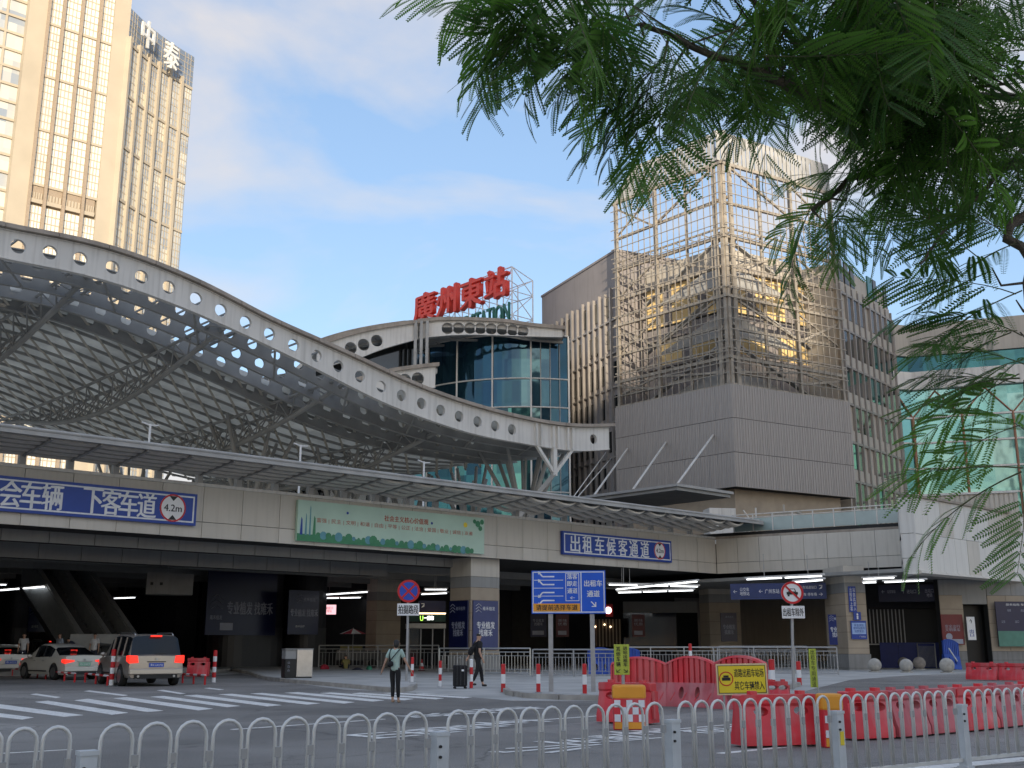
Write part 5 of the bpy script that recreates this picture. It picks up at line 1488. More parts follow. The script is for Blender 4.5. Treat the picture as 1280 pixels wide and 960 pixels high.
for i, (a, b_, z) in enumerate([((770, 737), (872, 727), 4.9), ((760, 731), (874, 733.5), 5.0), ((772, 741), (868, 738), 4.7), ((398, 744), (460, 740), 4.8), ((398, 748), (452, 747), 4.7), ((530, 737), (560, 737), 4.9),
                             ((526, 743), (560, 741.5), 4.7), ((0, 738), (56, 733.5), 4.7), ((0, 731), (8, 731), 5.2), ((142, 748), (170, 747), 4.8), ((30, 744), (36, 743), 4.7), ((932, 724.5), (1030, 720), 4.9), ((1078, 724), (1120, 722), 5.2),
                             ((1078, 728.5), (1096, 728), 5.0), ((1104, 728), (1158, 725.5), 5.0), ((992, 728), (1030, 725), 4.8), ((455, 752), (475, 751), 4.8)]):
    tube_light(a, b_, z, LIGHT_LABELS[i])

# escalators
EF0 = at(99, 800, 62.0); EF = Frame(EF0.x, EF0.y, R(-36))
es = thing('escalator', 'twin escalator climbing to the left under the deck behind the queueing cars', 'escalator', (EF.o.x, EF.o.y, 0), EF.a)
slope = math.tan(R(38)); Lx = 6.4
def inc(y0, y1, h0, h1, nm, mt, x0=0.0, x1=-Lx):
    m = MB(); zA = lambda x: .9 + (-x) * slope
    m.hexa([V((x0, y0, zA(x0) + h0)), V((x1, y0, zA(x1) + h0)), V((x1, y1, zA(x1) + h0)), V((x0, y1, zA(x0) + h0)),
            V((x0, y0, zA(x0) + h1)), V((x1, y0, zA(x1) + h1)), V((x1, y1, zA(x1) + h1)), V((x0, y1, zA(x0) + h1))]); m.build(nm, mt, es)
for y in (0, 1.75, 3.5): inc(y, y + .42, -.9, .95, 'balustrade', 'esc_metal'); inc(y + .05, y + .37, .96, 1.05, 'handrail', 'steel')
for y in (.43, 2.18):
    stp = MB().box(-.34, y, 0, .02, y + 1.3, .24).mesh('step', 'slab_dark')
    k = 0
    while k * .3 < Lx: link(stp, 'step', es, (-k * .3, 0, .75 + k * .3 * slope)); k += 1
inc(-.05, 3.97, -1.25, -.92, 'truss', 'dark_wall')
m = MB(); m.box(-.1, -.1, 0, 2.9, .3, 2.05); m.box(-.1, .3, 0, 2.9, 4.2, 2.0); tag(m.build('landing_wall', 'esc_metal', None, (EF.o.x, EF.o.y - 1.0, 0), R(18)), 'plain grey box wall at the foot of the twin escalator', 'wall')
# hanging box and glass hut right of the escalator
t = thing('ceiling_duct_box', 'pale box hanging from the ceiling right of the escalators', 'duct', (at(208, 748, 62).x, 62, 0), R(20))
m = MB(); m.box(-1.1, 0, 4.2, .2, 1.5, 5.4); m.box(.22, .3, 4.2, 1.4, 1.6, 5.35); m.build('casing', 'concrete', t)
m = MB(); m.box(-.9, -.03, 4.7, -.75, -.001, 4.85); m.box(-.4, -.03, 4.7, -.25, -.001, 4.85); m.build('louvre', 'joint', t); MB().tube((0, .5, 5.4), (0, .5, 6.3), .04, 6).build('hanger', 'steel', t)

# ================================================================== signs on the fascia
def fascia_sign(px0, px1, top, bot, label, mt):
    zA = (A.hy(px0, top[0], -.12).z + A.hy(px1, top[1], -.12).z) / 2; zB2 = (A.hy(px0, bot[0], -.12).z + A.hy(px1, bot[1], -.12).z) / 2
    x0, x1 = A.hy(px0, 630, -.12).x, A.hy(px1, 630, -.12).x
    o = A.w(x0, -.12)
    t = thing('fascia_sign', label, 'sign', (o.x, o.y, 0), A.a)
    MB().box(0, -.10, zB2, x1 - x0, .09, zA).build('panel', mt, t)
    return t, x1 - x0, zB2, zA
def border(t, w, z0, z1, mt='white', ins=.12, th=.07, y=-.105):
    m = MB(); m.box(ins, y, z0 + ins, w - ins, y + .01, z0 + ins + th); m.box(ins, y, z1 - ins - th, w - ins, y + .01, z1 - ins)
    m.box(ins, y, z0 + ins + th, ins + th, y + .01, z1 - ins - th); m.box(w - ins - th, y, z0 + ins + th, w - ins, y + .01, z1 - ins - th); m.build('border', mt, t)
def height_roundel(t, cx, cz, r, txt='4.2m'):
    m = MB(); m.disc_y(cx, -.115, cz, r, 28, .012); m.build('roundel', 'white', t)
    m = MB(); m.ring_y(cx, -.120, cz, r * .88, r * 1.0, 28, .004); m.build('ring', 'red', t)
    m = MB()
    for s_ in (1, -1): m.add([(cx - r * .32, -.125, cz + s_ * r * .85), (cx + r * .32, -.125, cz + s_ * r * .85), (cx, -.125, cz + s_ * r * .5)], [(0, 1, 2) if s_ < 0 else (0, 2, 1)])
    m.build('marker', 'black', t, fix=False)
    letters(txt, t, cx, -.126, cz, r * 1.35, r * .5, 'black', bold=.02)
M['sign_white'] = mat('reflective_white', (.75, .77, .80), .5)
t, w, z0, z1 = fascia_sign(-62, 245, (587.2, 619.2), (635, 657), 'long blue lane sign for cars dropping passengers, at the left end of the fascia', 'blue_sign'); border(t, w, z0, z1, 'sign_white')
cx = lambda px: A.hy(px, 630, -.2).x - A.hy(-62, 630, -.2).x
zc = (z0 + z1) / 2
for chh, px in (('社', -36), ('会', 11), ('车', 37), ('辆', 64), ('下', 115), ('客', 138), ('车', 160), ('道', 183)):
    letters(chh, t, cx(px), -.11, zc + .02, .84, 1.08, 'sign_white', bold=.02)
height_roundel(t, cx(215.5), zc, .62)
t, w, z0, z1 = fascia_sign(701.5, 836, (663.3, 676.6), (692.8, 703.3), 'blue taxi waiting lane sign with a 4.2m roundel near the inner corner', 'blue_sign'); border(t, w, z0, z1, 'sign_white')
cx = lambda px: A.hy(px, 680, -.2).x - A.hy(701.5, 680, -.2).x
zc = (z0 + z1) / 2
for chh, px in (('出', 717), ('租', 732), ('车', 747.5), ('候', 762), ('客', 776.5), ('通', 790), ('道', 804)):
    letters(chh, t, cx(px), -.11, zc, .80, 1.02, 'sign_white', bold=.02)
height_roundel(t, cx(822.5), zc, .55)
# green banner
M['mint'] = mat('mint_banner', (.50, .68, .56), .6, var=.08, scale=.6)
M['b_red'] = mat('banner_red_print', (.45, .10, .06), .6); M['b_green'] = mat('banner_green_print', (.06, .25, .12), .6); M['b_teal'] = mat('banner_teal_print', (.12, .32, .38), .6)
t, w, z0, z1 = fascia_sign(371.5, 604, (627, 645.8), (674.5, 694), 'long mint green banner with red slogans and a printed skyline', 'mint')
H_ = z1 - z0
letters('社会主义核心价值观', t, w * .55, -.11, z0 + H_ * .74, w * .24, H_ * .15, 'b_red', bold=.02)
letters('富强 | 民主 | 文明 | 和谐 | 自由 | 平等 | 公正 | 法治 | 爱国 | 敬业 | 诚信 | 友善', t, w * .51, -.11, z0 + H_ * .53, w * .84, H_ * .13, 'b_red', bold=.012)
m = MB(); m.add([(0, -.104, z0), (w * .93, -.104, z0), (w * .9, -.104, z0 + .10), (0, -.104, z0 + .36)], [(0, 1, 2, 3)]); m.build('printed_ground', 'b_green', t, fix=False)
for i in range(34):
    x = w * (.1 + .85 * i / 34); r = random.uniform(.08, .26); m = MB()
    m.disc_y(x, -.107 - .001 * (i % 3), z0 + .32 + r * .1 - .22 * i / 34, r, 10); m.build('printed_bush', ('b_green', 'b_teal', 'b_green')[i % 3], t, fix=False)
for i, (fx, h, ww) in enumerate(((.012, .75, .16), (.035, .95, .12), (.055, 1.35, .10), (.072, .85, .18))):
    m = MB(); m.add([(w * fx, -.112, z0 + .3), (w * fx + ww, -.112, z0 + .3), (w * fx + ww * .8, -.112, z0 + .3 + h), (w * fx + ww * .4, -.112, z0 + .42 + h)], [(0, 1, 2, 3)]); m.build('printed_tower', ('blue_sign', 'b_teal', 'b_teal', 'b_green')[i], t, fix=False)
for fx, fz, r, mt in ((.885, .76, .14, 'yellow'), (.96, .82, .18, 'b_green'), (.975, .7, .14, 'b_green'), (.94, .88, .12, 'b_green'), (.985, .88, .14, 'b_green'), (.24, .78, .07, 'blue_sign'), (.69, .72, .07, 'blue_sign')):
    m = MB(); m.disc_y(w * fx, -.113, z0 + H_ * fz, r, 12); m.build('printed_dot', mt, t, fix=False)
# ================================================================== street furniture
# ---- arch railing in front
M['rail_paint'] = mat('pale_grey_railing_paint', (.66, .66, .64), .4, .3, var=.12, scale=4, streak=.25)
M['post_paint'] = mat('post_grey_blue', (.56, .59, .61), .5, var=.12, scale=3, streak=.3)
rp0, rp1 = V((-3.22, 7.36, 0)), V((6.6, 14.6, 0))
rd = (rp1 - rp0).normalized(); rang = math.atan2(rd.y, rd.x)
RF = Frame(rp0.x, rp0.y, rang)
posts_px = [(-420, 960), (110, 932), (550, 908), (840, 893), (1045, 882), (1200, 876), (1328, 872)]
pxs = [RF.hy(a, b).x for a, b in posts_px]
PH, RH = .72, .885
postm = MB(); postm.box(-.055, -.05, 0, .055, .05, PH - .02)
postm.box(-.062, -.057, PH - .02, .062, .057, PH + .01); postm.box(-.075, -.07, 0, .075, .07, .03)
PM = postm.mesh('post', 'post_paint')
bolt = MB(); bolt.tube((-.03, -.052, PH - .10), (-.03, -.068, PH - .10), .012, 8); bolt.tube((-.03, -.052, PH - .18), (-.03, -.068, PH - .18), .012, 8)
BM = bolt.mesh('bolt', 'black')
names_ = ['at the far left, mostly out of the frame', 'between the first and second posts at left', 'between the left post and the middle post', 'in front of the red barrier with the chequered band', 'in front of the long red barrier row', 'at the right before the last post', 'at the far right end']
for i in range(len(pxs) - 1):
    x0, x1 = pxs[i], pxs[i + 1]
    o = RF.w(x0, 0)
    t = thing('arch_railing', 'section of pale steel arch railing ' + ['at the far left, running out of the frame', 'from the leftmost post to the second post', 'from the second post to the middle post', 'before the first red barrier, third to fourth post', 'between the fourth and fifth posts, before the barrier row', 'at the right end beyond the last post'][i], 'railing', o, rang, 'arch railing sections along the road')
    L = x1 - x0; n = 10; pit = (L - .16) / n; aw = pit * .82
    ar = MB(); r = aw / 2; pts = [V((0, 0, .10))]
    for k in range(9): a = PI - PI * k / 8; pts.append(V((r + r * math.cos(a), 0, RH - r + r * math.sin(a))))
    pts.append(V((aw, 0, .10))); ar.path(pts, .0135, 8); AM = ar.mesh('arch', 'rail_paint', smooth=True)
    cl = MB().box(0, -.018, RH - .27, pit - aw, .018, RH - .20).mesh('clamp', 'steel')
    for k in range(n):
        link(AM, 'arch', t, (.08 + k * pit, 0, 0), (R(random.uniform(-.6, .6)), 0, 0)); link(cl, 'clamp', t, (.08 + k * pit + aw - .005 if k < n - 1 else L - .14, 0, 0))
    MB().box(.06, -.015, .08, L - .06, .015, .12).build('bottom_rail', 'rail_paint', t)
    p = thing('railing_post', 'square grey blue railing post, ' + ['outside the left edge', 'leftmost one in the picture', 'second from the left below the crossing', 'third, before the first red barrier', 'fourth, with a yellow sticker', 'fifth, at the right'][i], 'post', o, rang, 'square railing posts')
    link(PM, 'shaft', p); link(BM, 'bolt', p)
    if i == 4: MB().box(-.03, -.056, .38, .03, -.0515, .52).build('sticker', 'yellow', p)

# ---- plastic barriers
M['barrier_red'] = mat('red_barrier_plastic', (.68, .035, .05), .42, var=.14, scale=2.5, streak=.7, dirt=(.55, .20, .20))
M['barrier_faded'] = mat('faded_pink_barrier_plastic', (.52, .10, .12), .55, var=.2, scale=3, streak=.6, dirt=(.55, .30, .30))
M['barrier_blue'] = mat('blue_barrier_plastic', (.02, .08, .42), .45, var=.15, scale=3, streak=.4)
def carve(o, cutters):
    for c in cutters:
        b = o.modifiers.new('cut', 'BOOLEAN'); b.operation = 'DIFFERENCE'; b.object = c; b.solver = 'EXACT'
    dg = bpy.context.evaluated_depsgraph_get()
    me = bpy.data.meshes.new_from_object(o.evaluated_get(dg)); name = o.data.name
    for c in cutters: bpy.data.objects.remove(c)
    bpy.data.objects.remove(o); me.name = name
    me.shade_smooth(); me.set_sharp_from_angle(angle=R(35))
    return me
def ell_cut(cx, cz, rx, rz):
    m = MB(); m.prism_y([(cx + rx * math.cos(2 * PI * i / 14), cz + rz * math.sin(2 * PI * i / 14)) for i in range(14)], -1, 1); return m.build('cut', 'black')
def low_barrier_mesh(L, H_, mt):
    # profile across (y,z), swept along x
    pr = [(-.23, .03), (-.23, .16), (-.20, .22), (-.10, H_ - .16), (-.13, H_ - .12), (-.13, H_), (.13, H_), (.13, H_ - .12), (.10, H_ - .16), (.20, .22), (.23, .16), (.23, .03)]
    m = MB(); n = len(pr)
    xs_ = [-L / 2, -L / 2 + .03, L / 2 - .03, L / 2]; sc = [.9, 1, 1, .9]
    vs = [(x, y * s_, z if k in (1, 2) else .03 + (z - .03) * .98) for k, (x, s_) in enumerate(zip(xs_, sc)) for y, z in pr]
    fs = [(k * n + i, k * n + (i + 1) % n, (k + 1) * n + (i + 1) % n, (k + 1) * n + i) for k in range(3) for i in range(n)] + [tuple(range(n)), tuple(range(4 * n - 1, 3 * n - 1, -1))]
    m.add(vs, fs)
    o = m.build('body', mt)
    return carve(o, [ell_cut(-L * .25, H_ * .68, .12, .065), ell_cut(L * .25, H_ * .68, .12, .065)] + ([ell_cut(0, H_ * .68, .12, .065)] if L > 1.5 else []))
def chevrons(L, H_, mt):
    m = MB()
    for k in range(4):
        x = -L * .36 + k * L * .24; zc_ = H_ * .30
        y0 = -.205; y1 = -.16
        m.hexa([V((x - .07, y0 - .0, zc_ - .07)), V((x - .03, y0, zc_ - .07)), V((x - .03, y0 + .02, zc_ - .07)), V((x - .07, y0 + .02, zc_ - .07)), V((x + .05, y1 - .012, zc_ + .08)), V((x + .09, y1 - .012, zc_ + .08)), V((x + .09, y1 + .02, zc_ + .08)), V((x + .05, y1 + .02, zc_ + .08))])
    return m.mesh('rib_mark', mt)
LBM = {}
def low_barrier(label, p, ang, L, H_, mt='barrier_red', group='low red water barriers'):
    k = (round(L, 2), round(H_, 2), mt)
    if k not in LBM: LBM[k] = (low_barrier_mesh(L, H_, mt), chevrons(L, H_, 'red' if mt != 'barrier_red' else mt), MB().box(-.05, -.06, H_, .05, .06, H_ + .05).mesh('cap', mt), MB().box(-.035, -.09, .1, .035, .09, H_ * .8).mesh('coupling', mt))
    t = thing('plastic_barrier', label, 'barrier', p, ang, group)
    link(LBM[k][0], 'body', t); link(LBM[k][1], 'rib_mark', t); link(LBM[k][2], 'cap', t, (-L * .3, 0, 0)); link(LBM[k][2], 'cap', t, (L * .3, 0, 0)); link(LBM[k][3], 'coupling', t, (L / 2 + .01, 0, 0))
    return t
def span(pa, pb):
    a, b = gnd(*pa), gnd(*pb); d = b - a; return (a + b) / 2, math.atan2(d.y, d.x), d.length
c, a, L = span((926, 936), (1030, 933))
low_barrier('clean red low barrier, first of the row, behind the fourth railing post', c + V((0, .25, 0)), a, L * .98, .72)
row = [(1052, 927), (1106, 924.5), (1148, 920.5), (1190, 916.5), (1236, 912), (1274, 907.5), (1312, 903.5), (1350, 900)]
for i in range(len(row) - 1):
    c, a, L = span(row[i], row[i + 1])
    low_barrier('red low barrier in the receding row behind the railing, ' + ('second, right of the chequered one', 'third, strongly faded to pink', 'fourth, faded', 'fifth, red', 'sixth, red with a faded base', 'seventh, at the frame edge', 'eighth, out past the frame edge')[i],
                c + V((.12, .25, 0)), a, L * .96, .72, 'barrier_faded' if i in (1, 2, 4) else 'barrier_red')
c, a, L = span((755, 905), (822, 908))
low_barrier('red low barrier behind the one with the chequered band', c + V((0, .45, 0)), a, L * 1.0, .74)
# chequered collar barriers
def checker_barrier(label, px, py, w, h, ang):
    p = gnd(px, py); t = thing('chequered_barrier', label, 'barrier', p, ang, 'orange topped chequered barriers')
    m = MB(); m.box(-w / 2, -.14, 0, w / 2, .14, h - .12); o = m.build('body', 'barrier_red', t, bevel=.02)
    m = MB(); m.box(-w / 2 - .01, -.15, h - .24, w / 2 + .01, .15, h); m.build('orange_top', 'orange', t, bevel=.04)
    m = MB(); m.box(-w / 2 + .02, -.15, .02, w / 2 - .02, -.141, .13); m.build('yellow_foot', 'orange', t)
    nx_ = max(2, round(w / .11)); cs = (w - .04) / nx_
    for j in range(3):
        for i in range(nx_):
            if (i + j) % 2 == 0: MB().box(-w / 2 + .02 + i * cs, -.152, .14 + j * cs * 1.15, -w / 2 + .02 + (i + 1) * cs, -.142, .14 + (j + 1) * cs * 1.15).build('reflective_square', 'sign_white', t)
    return t
cb1 = checker_barrier('orange topped barrier with a red and white chequered band, lime sign above it', 787, 912, .56, .75, R(-3))
checker_barrier('orange topped barrier wedged between the first and second red barriers', 1040, 934, .30, .74, R(5))
# tall barriers
def tall_barrier_mesh(L, H_, mt):
    m = MB(); n = 26; base = .24
    z1 = H_ * .47
    for i in range(n):
        a, b = -L / 2 + L * i / n, -L / 2 + L * (i + 1) / n
        def top(x): return H_ - .16 * (2 * x / L) ** 2
        # fluted upper half
        ya = .05 + (.035 if (i % 3) else -.015)
        m.hexa([V((a, -ya, z1)), V((b, -ya, z1)), V((b, ya, z1)), V((a, ya, z1)), V((a, -ya, top(a) - .05)), V((b, -ya, top(b) - .05)), V((b, ya, top(b) - .05)), V((a, ya, top(a) - .05))])
        m.hexa([V((a, -.10, top(a) - .05)), V((b, -.10, top(b) - .05)), V((b, .10, top(b) - .05)), V((a, .10, top(a) - .05)), V((a, -.08, top(a))), V((b, -.08, top(b))), V((b, .08, top(b))), V((a, .08, top(a)))])
    up = m.mesh('fluted_panel', mt)
    m = MB(); pr = [(-.25, .0), (-.25, .08), (-.10, z1), (.10, z1), (.25, .08), (.25, 0)]; k = len(pr)
    vs = [(x, y, z) for x in (-L / 2, L / 2) for y, z in pr]; m.add(vs, [(i, (i + 1) % k, k + (i + 1) % k, k + i) for i in range(k)] + [tuple(range(k)), tuple(range(2 * k - 1, k - 1, -1))])
    lo = carve(m.build('base', 'barrier_faded' if mt == 'barrier_red' else mt), [ell_cut(-L * .17, z1 * .58, L * .055, z1 * .26), ell_cut(L * .17, z1 * .58, L * .055, z1 * .26)])
    return up, lo
def tall_barrier(label, pa, pb, H_, mt, group):
    c, a, L = span(pa, pb)
    up, lo = tall_barrier_mesh(L * .98, H_, mt)
    t = thing('tall_barrier', label, 'barrier', c + V((0, .25, 0)), a, group)
    link(up, 'fluted_panel', t); link(lo, 'base', t)
    m = MB()
    for k in range(4): x = -L * .38 + k * L * .25; m.bar((x, -.235 + .01, H_ * .12), (x + .10, -.16, H_ * .28), .03, .02)
    m.build('raised_mark', mt, t)
    for s_ in (-1, 1): MB().box(s_ * L * .49 - .02, -.07, H_ * .45, s_ * L * .49 + .02, .07, H_ * .82).build('end_tab', mt, t)
    return t
tall_barrier('tall fluted red barrier, left of the three, behind the lime sign', (766, 882), (837, 883), 1.16, 'barrier_red', 'tall fluted barriers on the island')
tall_barrier('tall fluted red barrier in the middle of the three', (838, 883), (899, 885), 1.18, 'barrier_red', 'tall fluted barriers on the island')
tall_barrier('tall fluted red barrier behind the yellow no entry board', (900, 886), (963, 889), 1.20, 'barrier_red', 'tall fluted barriers on the island')
tall_barrier('tall blue barrier on the pavement behind the right leg of the lane board', (735, 843), (768, 843), 1.35, 'barrier_blue', 'tall blue barriers')
tall_barrier('tall blue barrier partly hidden by the lime sign', (770, 844), (801, 844), 1.35, 'barrier_blue', 'tall blue barriers')
c, a, L = span((962, 876), (982, 876)); low_barrier('small red barrier end peeking out right of the tall red barriers', c, a, .55, .5)
c, a, L = span((1210, 850), (1250, 851)); low_barrier('red barrier at the far kerb before the spheres, left one of the pair', c, a, L * .97, .72, group='red barriers by the far kerb')
c, a, L = span((1251, 851), (1295, 852)); low_barrier('red barrier at the far kerb at the right edge, right one of the pair', c, a, L * .97, .72, group='red barriers by the far kerb')
c, a, L = span((234, 846), (260, 846)); low_barrier('red barrier standing between the parked suv and the red and white post', c, a, L * 1.0, .86, group='red barriers by the far kerb')
tl = thing('leaning_blue_barrier', 'tall blue plastic barrier leaning tipped over behind the white spheres', 'barrier', gnd(1190, 837) , R(12))
up, lo = tall_barrier_mesh(1.1, 1.9, 'barrier_blue')
for o_, nm in ((up, 'fluted_panel'), (lo, 'base')): link(o_, nm, tl, (0, 0, 0), (R(-14), R(10), 0))
MB().bar((-.3, -.3, 1.3), (.2, -.32, .5), .09, .05).build('white_stripe', 'sign_white', tl)
# small grey mesh gate by the spheres
p = gnd(1160, 835.5); t = thing('mesh_screen', 'small grey barred steel screen standing behind the stone spheres', 'barrier', p, R(-6))
m = MB(); m.path([V((-.55, 0, 0)), V((-.55, 0, 1.6)), V((.55, 0, 1.6)), V((.55, 0, 0))], .035, 6); m.build('frame', 'stainless', t)
b_ = MB().box(-.012, -.012, .1, .012, .012, 1.42).mesh('bar', 'steel')
for k in range(14): link(b_, 'bar', t, (-.48 + k * .074, 0, 0))

# ---- stone spheres
M['granite'] = mat('pale_granite', (.40, .38, .34), .75, var=.22, scale=5, bump=.2); M['granite2'] = mat('brown_granite', (.26, .23, .20), .75, var=.22, scale=5, bump=.2)
sph = [(1094, 832, 8.2, 0, 'first stone sphere, before the blue hoarding at left'), (1130, 829, 6.8, 1, 'brown stone sphere half hidden behind the second pale one'), (1133.5, 832.6, 8.2, 0, 'pale stone sphere second from the left on a flat disc'),
       (1149.7, 829.5, 7.7, 1, 'brown stone sphere before the barred steel screen, left one'), (1163, 827, 7.9, 1, 'brown stone sphere raised on a base before the barred steel screen'), (1184.5, 832.4, 9, 0, 'palest and largest stone sphere, before the tipped blue barrier'),
       (1186, 826.5, 7.2, 1, 'brown stone sphere behind the largest pale one'), (1205, 828, 6.9, 1, 'stone sphere below the red poster'), (1224, 826, 6.3, 1, 'rightmost stone sphere, before the dark doorway')]
for px, py, r, k, lab in sph:
    bp = gnd(px, py + r); Rr = r * bp.y / 1415
    t = thing('stone_sphere', lab, 'stone bollard', bp, 0, 'stone sphere bollards')
    m = MB(); m.lathe([(Rr * math.sin(PI * i / 14) + .001, Rr * 1.05 - Rr * math.cos(PI * i / 14)) for i in range(15)], 24); m.build('ball', 'granite2' if k else 'granite', t, smooth=True)
    m = MB(); m.lathe([(Rr * .95, 0), (Rr * .95, .05), (Rr * .7, .07), (.01, .07)], 20); m.build('foot', 'granite', t)

# ---- red and white posts
def bollard(label, px, py, H_, bands, z=0.0, r=.055, first='red'):
    p = gnd(px, py, z); t = thing('traffic_post', label, 'bollard', p, 0, 'red and white traffic posts')
    m = MB(); h = H_ / bands; c = first
    for k in range(bands):
        z1 = H_ - k * h; m = MB(); m.tube((0, 0, z1 - h + .001), (0, 0, z1), r, 14); m.build('band', 'red' if c == 'red' else 'white', t); c = 'white' if c == 'red' else 'red'
    m = MB(); m.lathe([(.001, 0), (.11, 0), (.11, .02), (.001, .03)], 14); m.build('foot_plate', 'steel', t)
    m = MB(); m.lathe([(r + .004, H_ - .01), (r + .004, H_ + .01), (r * .6, H_ + .03), (.001, H_ + .035)], 14); m.build('cap', 'red' if first == 'red' else 'white', t)
bollard('tall red and white post at the rear left corner of the champagne suv', 139, 857, 1.27, 6, r=.085)
bollard('tall red and white post right of the red barrier by the suv', 267, 853.5, 1.22, 6, r=.075)
bollard('red and white post on the pavement right of the woman', 515, 853, .86, 4, .13)
bollard('red and white post below the left end of the stainless railing', 550, 859, .88, 4)
bollard('red and white post in front of the man with the suitcase', 589, 861, .95, 4, r=.06, first='white')
bollard('red and white post between the man and the lane board', 629, 866, .84, 3, r=.07)
bollard('red and white post left of the lane board left leg', 673, 866, .76, 3, .13, r=.06)
bollard('red and white post left of the lane board right leg', 731, 868, .78, 3, .13, r=.06)
bollard('red and white post behind the third tall red barrier', 966, 862, .95, 3, .0, r=.1)
bollard('red and white post right of the no cars sign pole', 999.5, 857, .84, 3, .0, r=.085)
bollard('small red and white post peeking above the middle red barrier', 864, 846, 1.5, 5, .0, r=.08)
# traffic cone in the distance
p = gnd(527, 838.5); t = thing('traffic_cone', 'small red and white traffic cone by the far railing', 'traffic cone', p)
m = MB(); m.lathe([(.17, .04), (.11, .28)], 14); m.build('cone', 'red', t); m = MB(); m.lathe([(.11, .28), (.07, .45)], 14); m.build('band', 'white', t)
m = MB(); m.lathe([(.07, .45), (.03, .66)], 14); m.build('tip', 'red', t); MB().box(-.2, -.2, 0, .2, .2, .04).build('base', 'black', t)
# ---- low hoops
for i, (pa, pb) in enumerate([((4, 844), (27, 846)), ((37, 846), (57, 849)), ((68, 850), (93, 853)), ((106, 853), (134, 857)), ((228, 854), (256, 856))]):
    c, a, L = span(pa, pb)
    t = thing('parking_hoop', 'low red and white hoop ' + ('at the left edge before the taxi', 'before the front wheel of the white sedan', 'before the rear wheel of the white sedan', 'before the front wheel of the suv', 'right behind the suv, before the red barrier')[i], 'wheel stop', c, a, 'low red and white wheel hoops')
    hh = .34; n = 6
    for k in range(n):
        MB().tube((-L / 2 + L * k / n, 0, hh), (-L / 2 + L * (k + 1) / n, 0, hh), .04, 8).build('rail_band', 'white' if k % 2 else 'red', t)
    for x in (-L / 2, 0, L / 2): MB().tube((x, 0, 0), (x, 0, hh), .04, 8).build('leg', 'red', t)
# ---- litter bin
p = gnd(369, 847.5, .13)
t = thing('litter_bin', 'stainless and black twin litter bin on the pavement under the navy adverts', 'litter bin', (p.x, p.y, .13), R(25))
m = MB(); m.box(-.05, -.35, .05, .62, .35, 1.14); m.build('steel_side', 'stainless', t, bevel=.015)
m = MB(); m.box(-.52, -.34, .05, -.06, .34, .76); m.build('black_door', 'black', t, bevel=.01)
m = MB(); m.box(-.52, -.30, .77, -.06, .34, 1.12); m.build('opening_hood', 'soffit_panel', t); m = MB(); m.box(-.54, -.36, 1.145, .64, .36, 1.18); m.build('lid', 'steel', t)
for k in range(3): letters('♺', t, -.38, -.345, .32 + k * .15, .09, .09, 'poster_text')
MB().box(-.5, -.33, 0, .6, .33, .05).build('plinth', 'black', t)

# ---- pavement railings
def railing(label, pts, H_, mt='stainless', double=True, z=.006, pitch=.16, group='steel railings along the pavement'):
    a, b = gnd(*pts[0], z), gnd(*pts[1], z); d = b - a; L = d.length
    t = thing('steel_railing', label, 'railing', a, math.atan2(d.y, d.x), group)
    for zz, r in ((H_, .035), (H_ * .86, .022), (.10, .025), (H_ * .72, .012), (.28, .012)):
        m = MB(); m.tube((0, 0, zz), (L, 0, zz), r, 8); m.build('rail', mt, t)
    n = max(1, round(L / 2.0)); pm_ = MB().box(-.03, -.03, 0, .03, .03, H_).mesh('post', mt)
    for i in range(n + 1): link(pm_, 'post', t, (L * i / n, 0, 0))
    k = int(L / pitch); bm1 = MB().box(-.012, -.008, .10, .012, .008, H_ * .72).mesh('bar', mt); bm2 = MB().box(-.012, -.008, .28, .012, .008, H_ * .86).mesh('bar', mt)
    for i in range(1, k): link(bm1 if i % 2 else bm2, 'bar', t, (L * i / k, 0, 0))
    return t
railing('bright stainless railing with a double top rail behind the man', [(549, 843), (663, 844)], 1.30)
railing('dull steel railing running from the bright one behind the lane board', [(666, 846), (770, 847)], 1.25, 'steel')
railing('dull steel railing behind the tall red barriers', [(772, 842), (898, 842)], 1.35, 'grey_steel')
railing('pale steel railing left of the pillar with blue notices', [(893, 843), (1048, 844)], 1.35, 'steel')
railing('dark railing in the shade behind the woman', [(398, 838), (548, 839)], 1.45, 'dull_steel', pitch=.22)
railing('dark railing behind the white car and landing box', [(900, 837), (1010, 837)], 1.4, 'dull_steel', pitch=.22)

# ---- traffic signs
p = gnd(508, 851, .13)
t = thing('no_stopping_sign', 'round blue and red no stopping sign above a white text plate', 'traffic sign', p, R(2))
s_ = p.y / 1415
top = at(511, 739, p.y); off = top.x - p.x; R_ = 14.2 * s_
MB().tube((0, 0, 0), (0, 0, top.z - .13 + R_ * .8), .05, 10).build('pole', 'steel', t)
m = MB(); m.disc_y(off, -.10, top.z - .13, R_, 32, .03); m.build('rim', 'red', t)
m = MB(); m.disc_y(off, -.108, top.z - .13, R_ * .80, 32, .006); m.build('blue_disc', mat('sign_blue_disc', (.02, .07, .45), .4), t)
m = MB()
for sx in (1, -1): m.bar((off - sx * R_ * .58, -.114, top.z - .13 - R_ * .58), (off + sx * R_ * .58, -.114, top.z - .13 + R_ * .58), .01, R_ * .16, up=(0, 1, 0)) if False else m.add([(off + sx * (-R_ * .62), -.112 - .002 * (sx > 0), top.z - .13 - R_ * .50), (off + sx * (-R_ * .50), -.112 - .002 * (sx > 0), top.z - .13 - R_ * .62), (off + sx * (R_ * .62), -.112 - .002 * (sx > 0), top.z - .13 + R_ * .50), (off + sx * (R_ * .50), -.112 - .002 * (sx > 0), top.z - .13 + R_ * .62)], [(0, 1, 2, 3)])
m.build('red_cross', 'red', t, fix=False)
